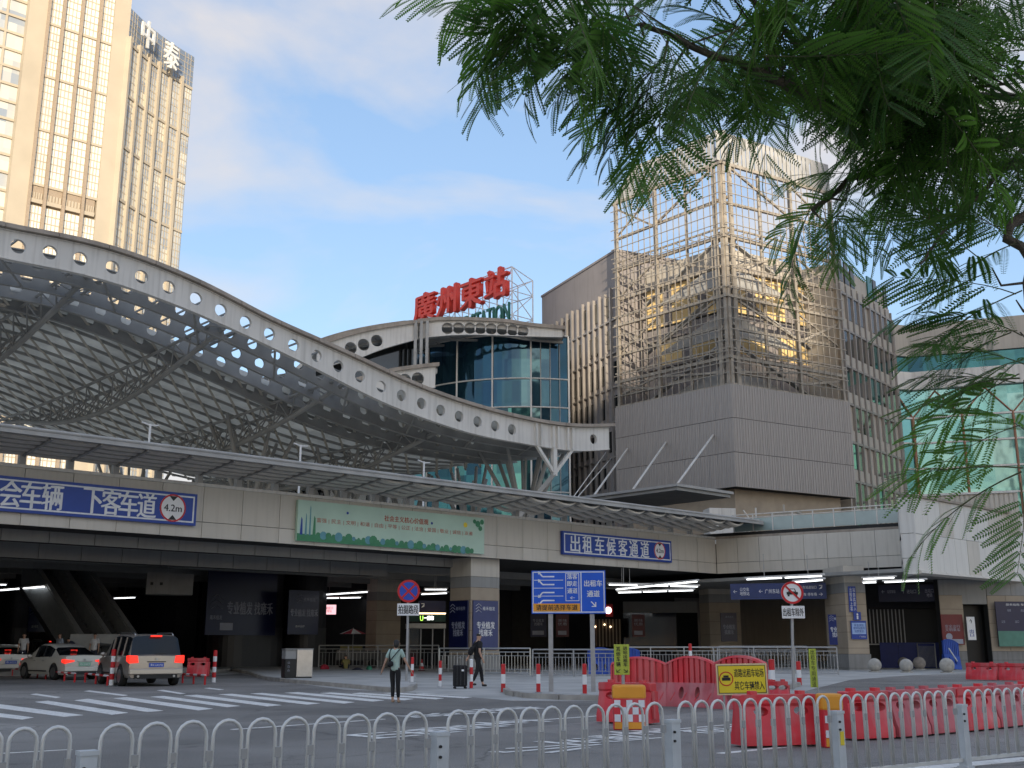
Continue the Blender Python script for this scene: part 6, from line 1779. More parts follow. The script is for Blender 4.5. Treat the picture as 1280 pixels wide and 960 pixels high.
z0, z1 = at(510, 769.5, p.y).z - .13, at(510, 754.5, p.y).z - .13; hw_ = 13.8 * s_
MB().box(off - hw_, -.11, z0, off + hw_, -.07, z1).build('text_plate', 'white', t)
letters('拍摄路段', t, off, -.116, (z0 + z1) / 2, hw_ * 1.8, (z1 - z0) * .74, 'black', .03)

p = gnd(990, 862); s_ = p.y / 1415
t = thing('no_cars_sign', 'round white no cars sign with a red ring above a text plate', 'traffic sign', p, R(-4))
c = at(984, 741, p.y); off = c.x - p.x + .15; R_ = 14 * s_
MB().tube((off * .3, 0, 0), (off, 0, c.z + R_ * .6), .05, 10).build('pole', 'steel', t)
m = MB(); m.disc_y(off, -.10, c.z, R_, 32, .03); m.build('disc', 'white', t); m = MB(); m.ring_y(off, -.11, c.z, R_ * .80, R_, 32, .008); m.build('red_ring', 'red', t)
m = MB(); k = R_ * .5
for q in ([(-1, -.35), (1, -.35), (1, .12), (-1, .12)], [(-.7, .14), (.7, .14), (.5, .72), (-.5, .72)], [(-.85, -.65), (-.5, -.65), (-.5, -.36), (-.85, -.36)], [(.5, -.65), (.85, -.65), (.85, -.36), (.5, -.36)]):
    m.prism_y([(off + a * k, c.z + b * k) for a, b in q], -.108, -.101)
m.build('car_symbol', 'black', t, kind='stuff')
m = MB(); m.prism_y([(off + a * k, c.z + b * k) for a, b in [(-.5, .22), (.5, .22), (.38, .6), (-.38, .6)]], -.113, -.109); m.build('car_symbol_window', 'white', t)
m = MB(); m.add([(off - R_ * .62, -.116, c.z + R_ * .50), (off + R_ * .50, -.116, c.z - R_ * .62), (off + R_ * .62, -.116, c.z - R_ * .50), (off - R_ * .50, -.116, c.z + R_ * .62)], [(0, 1, 2, 3)]); m.build('red_bar', 'red', t, fix=False)
z0, z1 = at(985, 773, p.y).z, at(985, 757.5, p.y).z; hw_ = 14 * s_
MB().box(off - hw_, -.11, z0, off + hw_, -.07, z1).build('text_plate', 'white', t); letters('出租车除外', t, off, -.116, (z0 + z1) / 2, hw_ * 1.82, (z1 - z0) * .66, 'black', .02)

# big lane board
pa, pb = gnd(689, 863.5, .13), gnd(739.5, 866, .13)
YB = (pa.y + pb.y) / 2
d = pb - pa; bang = R(0)
BF = Frame(pa.x, YB, R(-5))
t = thing('lane_board', 'large bright blue lane direction board on two grey posts, orange strip at lower left', 'traffic sign', (BF.o.x, BF.o.y, .13), BF.a)
def bx_(px, py): q = BF.hy(px, py); return q.x, q.z - .13
x0, z1 = bx_(664.5, 713.5); x1, z0 = bx_(757.5, 767)
for px in (688, 740): MB().box(bx_(px, 760)[0] - .065, .02, 0, bx_(px, 760)[0] + .065, .14, z1 - .1).build('post', 'steel', t)
MB().box(x0, -.03, z0, x1, .019, z1).build('panel', 'blue_bright', t)
def strip(a, b, c, d_, mt='sign_white', nm='line', y=-.034): MB().box(a, y, b, c, y + .006, d_).build(nm, mt, t)
W_, H_ = x1 - x0, z1 - z0; X = lambda f: x0 + W_ * f; Z = lambda f: z0 + H_ * f
lw_ = .028
strip(X(0) + .03, Z(1) - .06, X(1) - .03, Z(1) - .06 + lw_, nm='border'); strip(X(0) + .03, Z(0) + .03, X(1) - .03, Z(0) + .03 + lw_, nm='border')
strip(X(0) + .03, Z(0) + .06, X(0) + .03 + lw_, Z(1) - .061, nm='border'); strip(X(1) - .03 - lw_, Z(0) + .06, X(1) - .03, Z(1) - .061, nm='border'); strip(X(.665), Z(0) + .06, X(.665) + lw_, Z(1) - .061, nm='divider')
strip(X(.022), Z(.05), X(.655), Z(.235), 'orange', 'orange_strip', -.037); letters('请提前选择车道', t, X(.34), -.041, Z(.143), W_ * .56, H_ * .13, 'black', .02)
for k in range(4):
    zc_ = Z(.86 - .185 * k); dirn = 1 if k < 2 else -1
    if k: strip(X(.03), Z(.86 - .185 * k + .095), X(.43), Z(.86 - .185 * k + .095) + .018)
    m = MB(); y = -.034
    m.box(X(.15), y, zc_ - .02, X(.31), y + .005, zc_ + .02)
    m.build('arrow_shaft', 'sign_white', t)
    m = MB(); ax, az = X(.15), zc_; tx, tz = X(.105), zc_ + dirn * .11
    dv_ = V((tx - ax, 0, tz - az)).normalized(); nn_ = V((-dv_.z, 0, dv_.x))
    A0, T0 = V((ax, y - .001, az)), V((tx, y - .001, tz))
    m.add([A0 + nn_ * .02, A0 - nn_ * .02, T0 - nn_ * .02, T0 + nn_ * .02], [(0, 1, 2, 3)]); m.add([T0 + nn_ * .06 - dv_ * .02, T0 - nn_ * .06 - dv_ * .02, T0 + dv_ * .06], [(0, 1, 2)]); m.build('arrow_head', 'sign_white', t, fix=False)
xa, xb, za, zc_ = X(.46), X(.645), Z(.29), Z(.94)
for q in ((xa, za, xb, za + .018), (xa, zc_ - .018, xb, zc_), (xa, za + .02, xa + .018, zc_ - .02), (xb - .018, za + .02, xb, zc_ - .02)): strip(*q, nm='inner_frame')
for i, r_ in enumerate(('落客', '即走', '通道')): letters(r_, t, (xa + xb) / 2, -.036, Z(.86 - .165 * i), (xb - xa) * .74, H_ * .125, 'sign_white', .02)
letters('←', t, (xa + xb) / 2, -.036, Z(.365), (xb - xa) * .35, H_ * .07, 'sign_white', .03)
letters('出租车', t, X(.835), -.036, Z(.70), W_ * .24, H_ * .15, 'sign_white', .02); letters('通道', t, X(.835), -.036, Z(.46), W_ * .17, H_ * .15, 'sign_white', .02); letters('↘', t, X(.835), -.036, Z(.22), W_ * .07, H_ * .13, 'sign_white', .06)

# lime upright sign on the chequered barrier
p = gnd(780, 909); YL = p.y + .05
LF = Frame(at(776, 840, YL).x, YL, R(0))
t = thing('lime_lane_sign', 'small lime green sign with two columns of black characters on a short post', 'traffic sign', (LF.o.x, LF.o.y, 0), 0)
x0, x1 = LF.hy(767.5, 825).x, LF.hy(786.5, 825).x; z0, z1 = LF.hy(776, 843.5).z, LF.hy(776, 805.5).z
MB().tube(((x0 + x1) / 2 + .02, .0, .74), ((x0 + x1) / 2 + .02, 0, z0 + .1), .03, 8).build('post', 'steel', t)
MB().box(x0, -.035, z0, x1, -.02 + .005, z1).build('panel', 'lime', t, bevel=.006)
letters('其\n他\n车\n辆', t, x0 + (x1 - x0) * .27, -.04, z0 + (z1 - z0) * .60, (x1 - x0) * .28, (z1 - z0) * .66, 'black', .02)
letters('进\n站\n出\n租\n车', t, x0 + (x1 - x0) * .73, -.04, z0 + (z1 - z0) * .60, (x1 - x0) * .28, (z1 - z0) * .66, 'black', .02)
letters('↙', t, x0 + (x1 - x0) * .27, -.04, z0 + (z1 - z0) * .13, (x1 - x0) * .26, (z1 - z0) * .11, 'black', .08); letters('↘', t, x0 + (x1 - x0) * .73, -.04, z0 + (z1 - z0) * .13, (x1 - x0) * .26, (z1 - z0) * .11, 'black', .08)
# yellow board
YY = 22.0; YF = Frame(at(928, 850, YY).x, YY, R(-6))
t = thing('yellow_no_entry_board', 'yellow board with black characters and a no cars symbol propped before the tall red barriers', 'traffic sign', (YF.o.x, YF.o.y, 0), YF.a)
x0, x1 = YF.hy(896.5, 850).x, YF.hy(960, 850).x; z0, z1 = YF.hy(928, 868.5).z, YF.hy(928, 829.5).z
lc = (x0 + x1) / 2
M['cream_edge'] = mat('faded_board_edge', (.75, .60, .35), .6)
b0 = link(None, 'board', t, (0, 0, 0), (0, R(-1.0), 0))
MB().box(x0, -.02, z0, x1, .0, z1).build('panel', 'cream_edge', b0); MB().box(x0 + .03, -.026, z0 + .03, x1 - .03, -.0205, z1 - .03).build('dark_border', 'black', b0); MB().box(x0 + .042, -.030, z0 + .042, x1 - .042, -.0265, z1 - .042).build('yellow_face', 'yellow', b0)
w_, h_ = x1 - x0, z1 - z0
letters('道路出租车站场', b0, x0 + w_ * .64, -.033, z0 + h_ * .70, w_ * .58, h_ * .27, 'black', .025); letters('其它车辆禁入', b0, x0 + w_ * .64, -.033, z0 + h_ * .30, w_ * .58, h_ * .27, 'black', .025)
m = MB(); m.ring_y(x0 + w_ * .19, -.034, z0 + h_ * .52, h_ * .20, h_ * .235, 24, .003); m.build('red_ring', 'red', b0)
m = MB(); m.box(x0 + w_ * .19 - .08, -.033, z0 + h_ * .46, x0 + w_ * .19 + .08, -.031, z0 + h_ * .56); m.build('car_symbol', 'black', b0); MB().box(x0 + w_ * .19 - .05, -.033, z0 + h_ * .565, x0 + w_ * .19 + .05, -.031, z0 + h_ * .63).build('car_symbol_roof', 'black', b0)
for x in (x0 + .12, x1 - .12): MB().tube((x, .02, 0), (x, .02, z1 - .05), .018, 8).build('leg', 'steel', t)
# narrow yellow upright sign
p = gnd(1020, 871); NF_ = Frame(p.x, p.y, R(0)); t = thing('narrow_yellow_sign', 'narrow worn yellow upright sign strip on a leaning post behind the barriers', 'traffic sign', p, 0)
x0, x1 = NF_.hy(1012, 835).x, NF_.hy(1021, 835).x; z0, z1 = NF_.hy(1017, 866).z, NF_.hy(1017, 811).z
MB().tube((.08, .03, 0), (x1 - .02, .03, z1 - .05), .03, 8).build('post', 'grey_steel', t); MB().box(x0, -.01, z0 + .15, x1, .01, z1).build('panel', 'lime', t)
letters('出\n租\n车\n专\n用\n通\n道', t, (x0 + x1) / 2, -.016, (z0 + z1) / 2 + .07, (x1 - x0) * .6, (z1 - z0) * .85, 'black', .01)
# parked shared things: pile of goods by the far railing and a bicycle-like bundle
# ================================================================== vehicles
def paint(name, c, metal=0.3):
    return mat(name, c, .28, metal, var=.04, scale=1.5, coat=.6)
M['car_white'] = paint('white_car_paint', (.62, .60, .55), .0); M['car_champ'] = paint('champagne_car_paint', (.42, .37, .32), .5)
M['car_dark'] = paint('dark_grey_car_paint', (.05, .055, .06), .4); M['car_pearl'] = paint('pearl_car_paint', (.58, .55, .48), .1)
M['car_glass'] = mat('car_window_glass', (.010, .012, .014), .08, var=.05, spec=.45)
M['plate_blue'] = mat('number_plate_blue', (.03, .09, .45), .4); M['plate_green'] = mat('number_plate_green', (.25, .5, .35), .4)
def car(label, pos, heading, L, W, H_, kind, pm, plate='plate_blue', plate_text='粤A 6X27Q', lights=True):
    """body lofted along y; y points to the front, the rear is at y=-L/2"""
    t = thing('parked_car' if False else 'queueing_car', label, 'car', pos, heading, 'cars queueing under the deck')
    hw = W / 2
    if kind == 'suv':
        belt, z0 = H_ * .58, .30
        st = [(-.50, .80, .62, .0), (-.497, .93, .96, .0), (-.47, .97, 1.0, .02), (-.43, .985, 1.0, 1.0), (-.36, 1, 1.0, 1.03), (-.15, 1, 1, 1.045), (.05, 1, 1, 1.03), (.13, 1, .99, .96), (.28, 1, .97, .0), (.40, .98, .90, .0), (.47, .92, .82, .0), (.50, .78, .70, .0)]
    else:
        belt, z0 = H_ * .62, .22
        st = [(-.50, .82, .82, .0), (-.495, .93, 1.04, .0), (-.46, .97, 1.07, .0), (-.36, 1, 1.06, .0), (-.22, 1, 1.03, .93), (-.10, 1, 1.02, 1.03), (.05, 1, 1.0, 1.04), (.12, 1, 1.0, 1.0), (.25, 1, .97, .0), (.38, .98, .90, .0), (.46, .92, .80, .0), (.50, .80, .66, .0)]
    rows = []
    for (fy, fw, fb, fr_) in st:
        y = fy * L; w = hw * fw; zb_ = belt * fb
        if fr_ > 0.5: zr = H_ * (fr_ / 1.045); gw = w * (.80 if kind == 'suv' else .76)
        else: zr = zb_ + .03; gw = w * .90
        rows.append([V((-w * .90, y, z0)), V((-w * .99, y, z0 + .14)), V((-w * 1.0, y, (z0 + zb_) / 2)), V((-w * .97, y, zb_ - .04)), V((-w * .93, y, zb_)), V((-gw, y, zr - (.07 if fr_ > .5 else .01))), V((-gw * .86, y, zr)), V((0, y, zr + .02)),
                     V((gw * .86, y, zr)), V((gw, y, zr - (.07 if fr_ > .5 else .01))), V((w * .93, y, zb_)), V((w * .97, y, zb_ - .04)), V((w * 1.0, y, (z0 + zb_) / 2)), V((w * .99, y, z0 + .14)), V((w * .90, y, z0))])
    n = 15; m = MB(); m.v = [tuple(v) for r_ in rows for v in r_]
    for i in range(len(rows) - 1):
        g0, g1 = st[i][3] > .5, st[i + 1][3] > .5
        for j in range(n - 1):
            mi = 0
            if g0 and g1 and j in (4, 9): mi = 1
            if g0 != g1 and j in (6, 7): mi = 1
            if g0 != g1 and j in (5, 8): mi = 1
            m.f.append((i * n + j, i * n + j + 1, (i + 1) * n + j + 1, (i + 1) * n + j)); m.m.append(mi)
        m.f.append((i * n + n - 1, i * n, (i + 1) * n, (i + 1) * n + n - 1)); m.m.append(2)
    k = (len(rows) - 1) * n
    m.f += [tuple(range(n - 1, -1, -1)), tuple(range(k, k + n))]; m.m += [0, 0]
    body = m.build('body', [pm, 'car_glass', 'black'], t, smooth=True)
    body.data.set_sharp_from_angle(angle=R(32))
    # pillars over the side glass
    for s_ in (-1, 1):
        mm = MB()
        for fy in ((-.30, -.12, .04) if kind == 'suv' else (-.19, -.05, .09)):
            y = fy * L; g = hw * (.80 if kind == 'suv' else .76)
            zr = H_ * .965 if fy > -.18 or kind == 'suv' else H_ * .90
            mm.bar((s_ * hw * .945, y, belt * 1.0), (s_ * (g + .015), y + .02, zr - .05), .035, .07, up=(0, 1, 0))
        mm.build('door_pillar', 'black' if kind != 'suv' else pm, t)
        MB().box(s_ * hw * .985 - .015, -.16 * L, z0 + .12, s_ * hw * .985 + .015, .26 * L, z0 + .17).build('sill_trim', 'black', t)
        mm = MB()
        for fy in (-.10, .08): mm.box(s_ * (hw + .005) - .012, fy * L, belt * .84, s_ * (hw + .005) + .012, fy * L + .18, belt * .84 + .03)
        mm.build('door_handle', 'chrome', t, kind='stuff')
        mm = MB(); mm.lathe([(.01, -.09), (.10, -.05), (.11, .03), (.01, .08)], 10, (s_ * (hw + .10), .16 * L, belt * 1.05)); mm.bar((s_ * hw * .95, .16 * L, belt), (s_ * (hw + .06), .16 * L, belt * 1.03), .05, .05); mm.build('wing_mirror', pm, t, smooth=True)
    wr_ = .36 if kind == 'suv' else .325
    for fy in (-.305, .30):
        for s_ in (-1, 1):
            m = MB(); seg = 20
            cy = fy * L
            pts = [(cy + (wr_ + .07) * math.cos(a), wr_ + (wr_ + .07) * math.sin(a)) for a in [PI * i / seg for i in range(seg + 1)]]
            vs = [(s_ * (hw * 1.0 + .004), y, z) for y, z in pts] + [(s_ * hw * .7, y, z) for y, z in pts]
            m.add(vs, [tuple(range(seg + 1))] + [(i, i + 1, seg + 2 + i, seg + 1 + i) for i in range(seg)]); m.build('wheel_arch', 'black', t)
            wh = link(None, 'wheel', t, (s_ * (hw - .10), cy, wr_), (0, PI / 2 * s_, 0))
            m = MB(); m.lathe([(wr_ * .62, -.11), (wr_ * .93, -.12), (wr_, -.08), (wr_, .08), (wr_ * .93, .125), (wr_ * .64, .118)], 26); m.build('tyre', 'rubber', wh, smooth=True)
            m = MB(); m.lathe([(wr_ * .63, .118), (wr_ * .60, .06), (wr_ * .2, .05), (.001, .05)], 22)
            m.build('rim_well', 'black', wh)
            m = MB()
            for k2 in range(5):
                a = 2 * PI * k2 / 5; m.bar((.02 * math.cos(a), .02 * math.sin(a), .10), (wr_ * .62 * math.cos(a), wr_ * .62 * math.sin(a), .105), .09, .035)
            m.lathe([(wr_ * .60, .085), (wr_ * .66, .085), (wr_ * .66, .122), (wr_ * .60, .122)], 22); m.lathe([(.001, .12), (.06, .12), (.06, .08)], 10); m.build('rim', 'chrome', wh)
    # rear details
    yr = -.50 * L
    zl = belt * (.86 if kind == 'suv' else .82)
    for s_ in (-1, 1):
        m = MB()
        if kind == 'suv':
            m.hexa([V((s_ * hw * .62, yr - .012, zl - .09)), V((s_ * hw * .95, yr - .01, zl - .11)), V((s_ * hw * 1.015, yr + .14, zl - .02)), V((s_ * hw * .66, yr + .1, zl - .05)),
                    V((s_ * hw * .66, yr - .005, zl + .16)), V((s_ * hw * .95, yr - .01, zl + .17)), V((s_ * hw * 1.012, yr + .14, zl + .16)), V((s_ * hw * .66, yr + .1, zl + .16))])
        else:
            m.hexa([V((s_ * hw * .50, yr - .012, zl - .0)), V((s_ * hw * .95, yr - .01, zl - .09)), V((s_ * hw * 1.015, yr + .18, zl - .04)), V((s_ * hw * .6, yr + .1, zl - .05)),
                    V((s_ * hw * .50, yr - .012, zl + .05)), V((s_ * hw * .95, yr - .01, zl + .09)), V((s_ * hw * 1.015, yr + .20, zl + .09)), V((s_ * hw * .6, yr + .1, zl + .08))])
        m.build('tail_light', 'tail_on' if lights else 'tail_off', t)
    # bumper, plate, window frame, exhausts
    m = MB()
    zb1 = .42 if kind == 'suv' else .36
    m.hexa([V((-hw * .93, yr - .06, zb1)), V((hw * .93, yr - .06, zb1)), V((hw * .98, yr + .2, zb1)), V((-hw * .98, yr + .2, zb1)), V((-hw * .93, yr - .05, zb1 + .20)), V((hw * .93, yr - .05, zb1 + .20)), V((hw * .98, yr + .2, zb1 + .22)), V((-hw * .98, yr + .2, zb1 + .22))])
    m.build('bumper', pm, t, bevel=.03)
    MB().box(-hw * .75, yr - .03, zb1 - .14, hw * .75, yr + .1, zb1 - .002).build('lower_valance', 'black', t)
    for s_ in (-1, 1): MB().tube((s_ * hw * .62, yr - .09, zb1 - .06), (s_ * hw * .62, yr + .1, zb1 - .06), .045, 10).build('exhaust', 'chrome', t)
    zp = belt * .70
    MB().box(-.26, yr - .035, zp - .075, .26, yr - .0, zp + .075).build('number_plate', plate, t)
    letters(plate_text, t, 0, yr - .041, zp, .44, .095, 'white', .01)
    MB().box(-.33, yr - .028, zp + .10, .33, yr - .0, zp + .13).build('boot_trim', 'chrome' if kind != 'suv' else 'black', t)
    # high brake lamp and roof gear
    if kind == 'suv':
        MB().box(-.20, -.455 * L, H_ * .945, .20, -.44 * L, H_ * .975).build('brake_lamp', 'tail_on' if lights else 'tail_off', t)
        for s_ in (-1, 1):
            m = MB(); m.path([V((s_ * hw * .66, -.40 * L, H_ * .975)), V((s_ * hw * .66, -.36 * L, H_ * 1.02)), V((s_ * hw * .66, .02 * L, H_ * 1.03)), V((s_ * hw * .66, .06 * L, H_ * .98))], .022, 8); m.build('roof_rail', 'chrome', t, smooth=True)
        MB().bar((-.05, -.483 * L, belt * 1.06), (.35, -.483 * L, belt * 1.07), .02, .03).build('wiper', 'black', t)
    else:
        MB().box(-.15, -.275 * L, H_ * .80, .15, -.262 * L, H_ * .825).build('brake_lamp', 'tail_on' if lights else 'tail_off', t)
    m = MB(); m.disc_y(0, yr - .034, belt * .90, .045, 16, .01); m.build('badge', 'chrome', t)
    return t
def ground_at(px, py): p = gnd(px, py); return p
def carpos(px, py, heading, L):     # pixel of the middle of the rear on the ground
    p = gnd(px, py); return (p.x - math.sin(heading) * L / 2, p.y + math.cos(heading) * L / 2, 0)
hd = R(33); car('champagne suv with brake lights on, first in the queue beside the red and white post', carpos(193, 858, hd, 4.8), hd, 4.9, 2.06, 1.84, 'suv', 'car_champ')
hd = R(47); car('white sedan with a green number plate, left of the champagne suv', carpos(104, 850, hd, 4.7), hd, 4.7, 1.86, 1.52, 'sedan', 'car_pearl', 'plate_green', '粤A D8829')
hd = R(34); car('white sedan cut off by the left edge of the picture', carpos(12, 845, hd, 4.7), hd, 4.7, 1.86, 1.50, 'sedan', 'car_white')
hd = R(40); car('dark hatchback with lit lights behind the two white sedans', carpos(64, 836, hd, 4.4), hd, 4.4, 1.85, 1.78, 'suv', 'car_dark')
hd = R(40); car('dark sedan mostly hidden between the white sedan and the suv', carpos(150, 842, hd, 4.6), hd, 4.6, 1.85, 1.60, 'sedan', 'car_dark', lights=False)

# ================================================================== people
M['skin'] = mat('skin', (.50, .30, .21), .55, var=.06, scale=8); M['hair'] = mat('black_hair', (.012, .010, .009), .45, var=.2, scale=20)
def cloth(name, c): return mat(name, c, .85, var=.12, scale=6, bump=.3, bscale=40)
M['c_mint'] = cloth('mint_shirt', (.42, .56, .50)); M['c_black'] = cloth('black_cloth', (.012, .012, .014)); M['c_blue'] = cloth('pale_blue_shirt', (.34, .40, .48)); M['c_white'] = cloth('white_shirt', (.6, .6, .6))
M['c_olive'] = cloth('olive_shirt', (.25, .22, .08)); M['c_dark'] = cloth('dark_navy_cloth', (.03, .035, .06)); M['c_shoe'] = mat('shoe_leather', (.02, .02, .02), .5); M['c_sandal'] = mat('tan_sandal', (.42, .27, .18), .6)
def skin_mesh(name, chains, mt, sub=1, root=0):
    """chains: list of lists of (co, radius); chains may start at an existing point by naming its index via ('@', key)"""
    vs, es, rs, keys = [], [], [], {}
    for ch in chains:
        prev = None
        for e in ch:
            if e[0] == '@': prev = keys[e[1]]; continue
            co, r = e[0], e[1]
            vs.append(co); rs.append(r); i = len(vs) - 1
            if len(e) > 2: keys[e[2]] = i
            if prev is not None: es.append((prev, i))
            prev = i
    me = bpy.data.meshes.new(name); me.from_pydata([tuple(v) for v in vs], es, [])
    o = bpy.data.objects.new(name, me); C.objects.link(o)
    o.modifiers.new('skin', 'SKIN'); 
    sv = me.skin_vertices[0].data
    for i, r in enumerate(rs): sv[i].radius = (r, r) if not isinstance(r, tuple) else r; sv[i].use_root = (i == root)
    s_ = o.modifiers.new('sub', 'SUBSURF'); s_.levels = sub; s_.render_levels = sub
    dg = bpy.context.evaluated_depsgraph_get(); out = bpy.data.meshes.new_from_object(o.evaluated_get(dg)); bpy.data.objects.remove(o)
    out.materials.clear(); out.materials.append(M[mt]); out.shade_smooth(); out.name = name
    return out
def person(label, pos, facing, H_, J, top='c_mint', legs='c_black', shoes='c_shoe', hair='short', sleeve=.45, female=False):
    """J: joints in body space (x right, y forward, z up) for a figure 1.70 tall"""
    k = H_ / 1.70
    t = thing('person', label, 'person', pos, facing)
    S = lambda p: V(p) * k
    d = dict(hip=(0, 0, .92), chest=(0, .0, 1.28), neck=(0, .0, 1.44), head=(0, .02, 1.58),
             shl=(-.17, 0, 1.38), shr=(.17, 0, 1.38), ell=(-.21, -.04, 1.10), elr=(.21, -.04, 1.10), hal=(-.22, .06, .86), har=(.22, .06, .86),
             hpl=(-.09, 0, .88), hpr=(.09, 0, .88), knl=(-.10, .03, .48), knr=(.10, .03, .48), anl=(-.10, 0, .08), anr=(.10, 0, .08))
    d.update(J); P = {a: S(b) for a, b in d.items()}
    f = .9 if female else 1.0
    def hand(w, e, s_):
        ax = (w - e).normalized(); side = V((0, 1, 0)); side = (side - ax * side.dot(ax)).normalized(); pl = w + ax * .05 * k
        out = [[('@', 'w' + s_), (pl, (.032 * k, .018 * k), 'p' + s_)]]
        for i, ln in enumerate((.062, .072, .068, .052)):
            b = pl + ax * .03 * k + side * (.024 - .016 * i) * k
            out.append([('@', 'p' + s_), (b, .0085 * k), (b + ax * ln * .55 * k + V((0, .004, 0)), .0078 * k), (b + ax * ln * k + V((0, .012, 0)), .006 * k)])
        b = pl - ax * .02 * k + side * .03 * k
        out.append([('@', 'w' + s_), (b, .010 * k), (b + (ax * .7 + side * .6).normalized() * .035 * k, .008 * k)])
        return out
    nk, hd_ = P['neck'], P['head']
    chains = [[(P['hip'], .085 * f * k, 'hip'), (P['hip'].lerp(P['chest'], .5), .085 * f * k), (P['chest'], (.135 * f * k, .095 * f * k), 'chest'), (nk, .052 * k, 'neck'), (hd_ - (hd_ - nk) * .35, .062 * k), (hd_, .088 * k, 'head'), (hd_ + V((0, -.005, .07)) * k, .070 * k)]]
    for s_ in 'lr':
        chains.append([('@', 'chest'), (P['sh' + s_], .058 * f * k), (P['el' + s_], .040 * f * k), (P['ha' + s_], .026 * f * k, 'w' + s_)])
        chains += hand(P['ha' + s_], P['el' + s_], s_)
        fwd = V((0, .14, -.035)) * k
        chains.append([('@', 'hip'), (P['hp' + s_], .070 * k), (P['kn' + s_], .050 * k), (P['an' + s_], .036 * k), (P['an' + s_] + V((0, .07, -.045)) * k, .034 * k), (P['an' + s_] + V((0, .15, -.05)) * k, .026 * k)])
    link(skin_mesh('body', chains, 'skin'), 'body', t)
    # shirt
    e = .020 * k
    ch = [[(P['hip'] + V((0, 0, -.10)) * k, .128 * f * k + e), (P['hip'] + V((0, 0, .02)) * k, .130 * f * k + e, 'hip'), (P['hip'].lerp(P['chest'], .5), .112 * f * k + e), (P['chest'], (.155 * f * k + e, .115 * f * k + e), 'chest'), (nk - V((0, 0, .03)) * k, .060 * k)]]
    for s_ in 'lr': ch.append([('@', 'chest'), (P['sh' + s_], .068 * k + e * .6), (P['sh' + s_].lerp(P['el' + s_], sleeve * 1.0), .054 * k + e * .6), (P['sh' + s_].lerp(P['el' + s_], sleeve * 1.6), .052 * k + e * .6)])
    link(skin_mesh('shirt', ch, top), 'shirt', t)
    ch = [[(P['hip'], .138 * f * k, 'hip'), (P['hip'] + V((0, 0, .09)) * k, .125 * f * k)]]
    for s_ in 'lr': ch.append([('@', 'hip'), (P['hp' + s_], .098 * k), (P['kn' + s_], .070 * k), (P['an' + s_] + (P['kn' + s_] - P['an' + s_]) * .10, .055 * k)])
    link(skin_mesh('trousers', ch, legs), 'trousers', t)
    for s_ in 'lr':
        a = P['an' + s_]; link(skin_mesh('shoe', [[(a + V((0, -.03, -.035)) * k, .042 * k), (a + V((0, .06, -.045)) * k, .042 * k), (a + V((0, .16, -.055)) * k, .032 * k)]], shoes), 'shoe', t)
    # hair and face
    if hair == 'short':
        link(skin_mesh('hair', [[(hd_ + V((0, -.03, .0)) * k, .088 * k), (hd_ + V((0, -.012, .06)) * k, .086 * k), (hd_ + V((0, .01, .095)) * k, .070 * k)]], 'hair'), 'hair', t)
    else:
        link(skin_mesh('hair', [[(hd_ + V((0, -.07, -.13)) * k, .045 * k), (hd_ + V((0, -.055, -.04)) * k, .080 * k), (hd_ + V((0, -.02, .05)) * k, .094 * k), (hd_ + V((0, .01, .09)) * k, .075 * k)]], 'hair'), 'hair', t)
    m = MB(); m.add([hd_ + V(q) * k for q in ((-.012, .085, -.02), (.012, .085, -.02), (0, .112, -.022), (0, .086, .025))], [(0, 1, 2), (1, 3, 2), (3, 0, 2), (0, 3, 1)]); m.build('nose', 'skin', t)
    for s_ in (-1, 1):
        m = MB(); m.lathe([(.001, -.008 * k), (.009 * k, 0), (.001, .008 * k)], 8, hd_ + V((s_ * .032, .083, .012)) * k); m.build('eye', 'black', t)
        m = MB(); m.lathe([(.001, -.028 * k), (.015 * k, 0), (.001, .028 * k)], 8, hd_ + V((s_ * .088, .0, -.005)) * k); m.build('ear', 'skin', t)
    MB().box(*(hd_ + V((-.022, .080, -.05)) * k), *(hd_ + V((.022, .088, -.042)) * k)).build('mouth', mat('lips', (.35, .12, .1), .5) if 'lips' not in M else 'lips', t)
    return t, P, k
p = gnd(493, 878.5)
w_t, P, k = person('woman seen from behind in a mint shirt and black trousers on the crossing', p, R(-8), 77.0 * p.y / 1415,
       dict(shl=(-.16, 0, 1.36), shr=(.16, 0, 1.36), ell=(-.27, -.03, 1.10), elr=(.27, .02, 1.12), hal=(-.37, .03, .86), har=(.40, .10, .88), knl=(-.07, .06, .48), knr=(.09, -.02, .48), anl=(-.05, -.02, .09), anr=(.10, .04, .08), head=(.02, .03, 1.57)),
       'c_mint', 'c_black', 'c_sandal', 'long', .45, True)
bag = thing('shoulder_bag', 'black shoulder bag with two straps on the back of the woman in mint', 'bag', p, R(-8))
link(skin_mesh('pouch', [[(V((-.17, -.20, .98)) * k, .055 * k), (V((-.10, -.21, 1.02)) * k, .095 * k), (V((.0, -.20, 1.07)) * k, .075 * k)]], 'c_black'), 'pouch', bag)
m = MB(); m.path([V(q) * k for q in ((-.16, -.19, 1.04), (-.02, -.165, 1.22), (.12, -.13, 1.39), (.14, .02, 1.43), (.10, .12, 1.36))], .016 * k, 6); m.build('strap', 'c_black', bag, smooth=True)
m = MB(); m.path([V(q) * k for q in ((-.12, -.20, 1.10), (-.13, -.165, 1.25), (-.12, -.12, 1.40), (-.11, .02, 1.43))], .014 * k, 6); m.build('strap', 'c_black', bag, smooth=True)
p = gnd(597, 858.5)
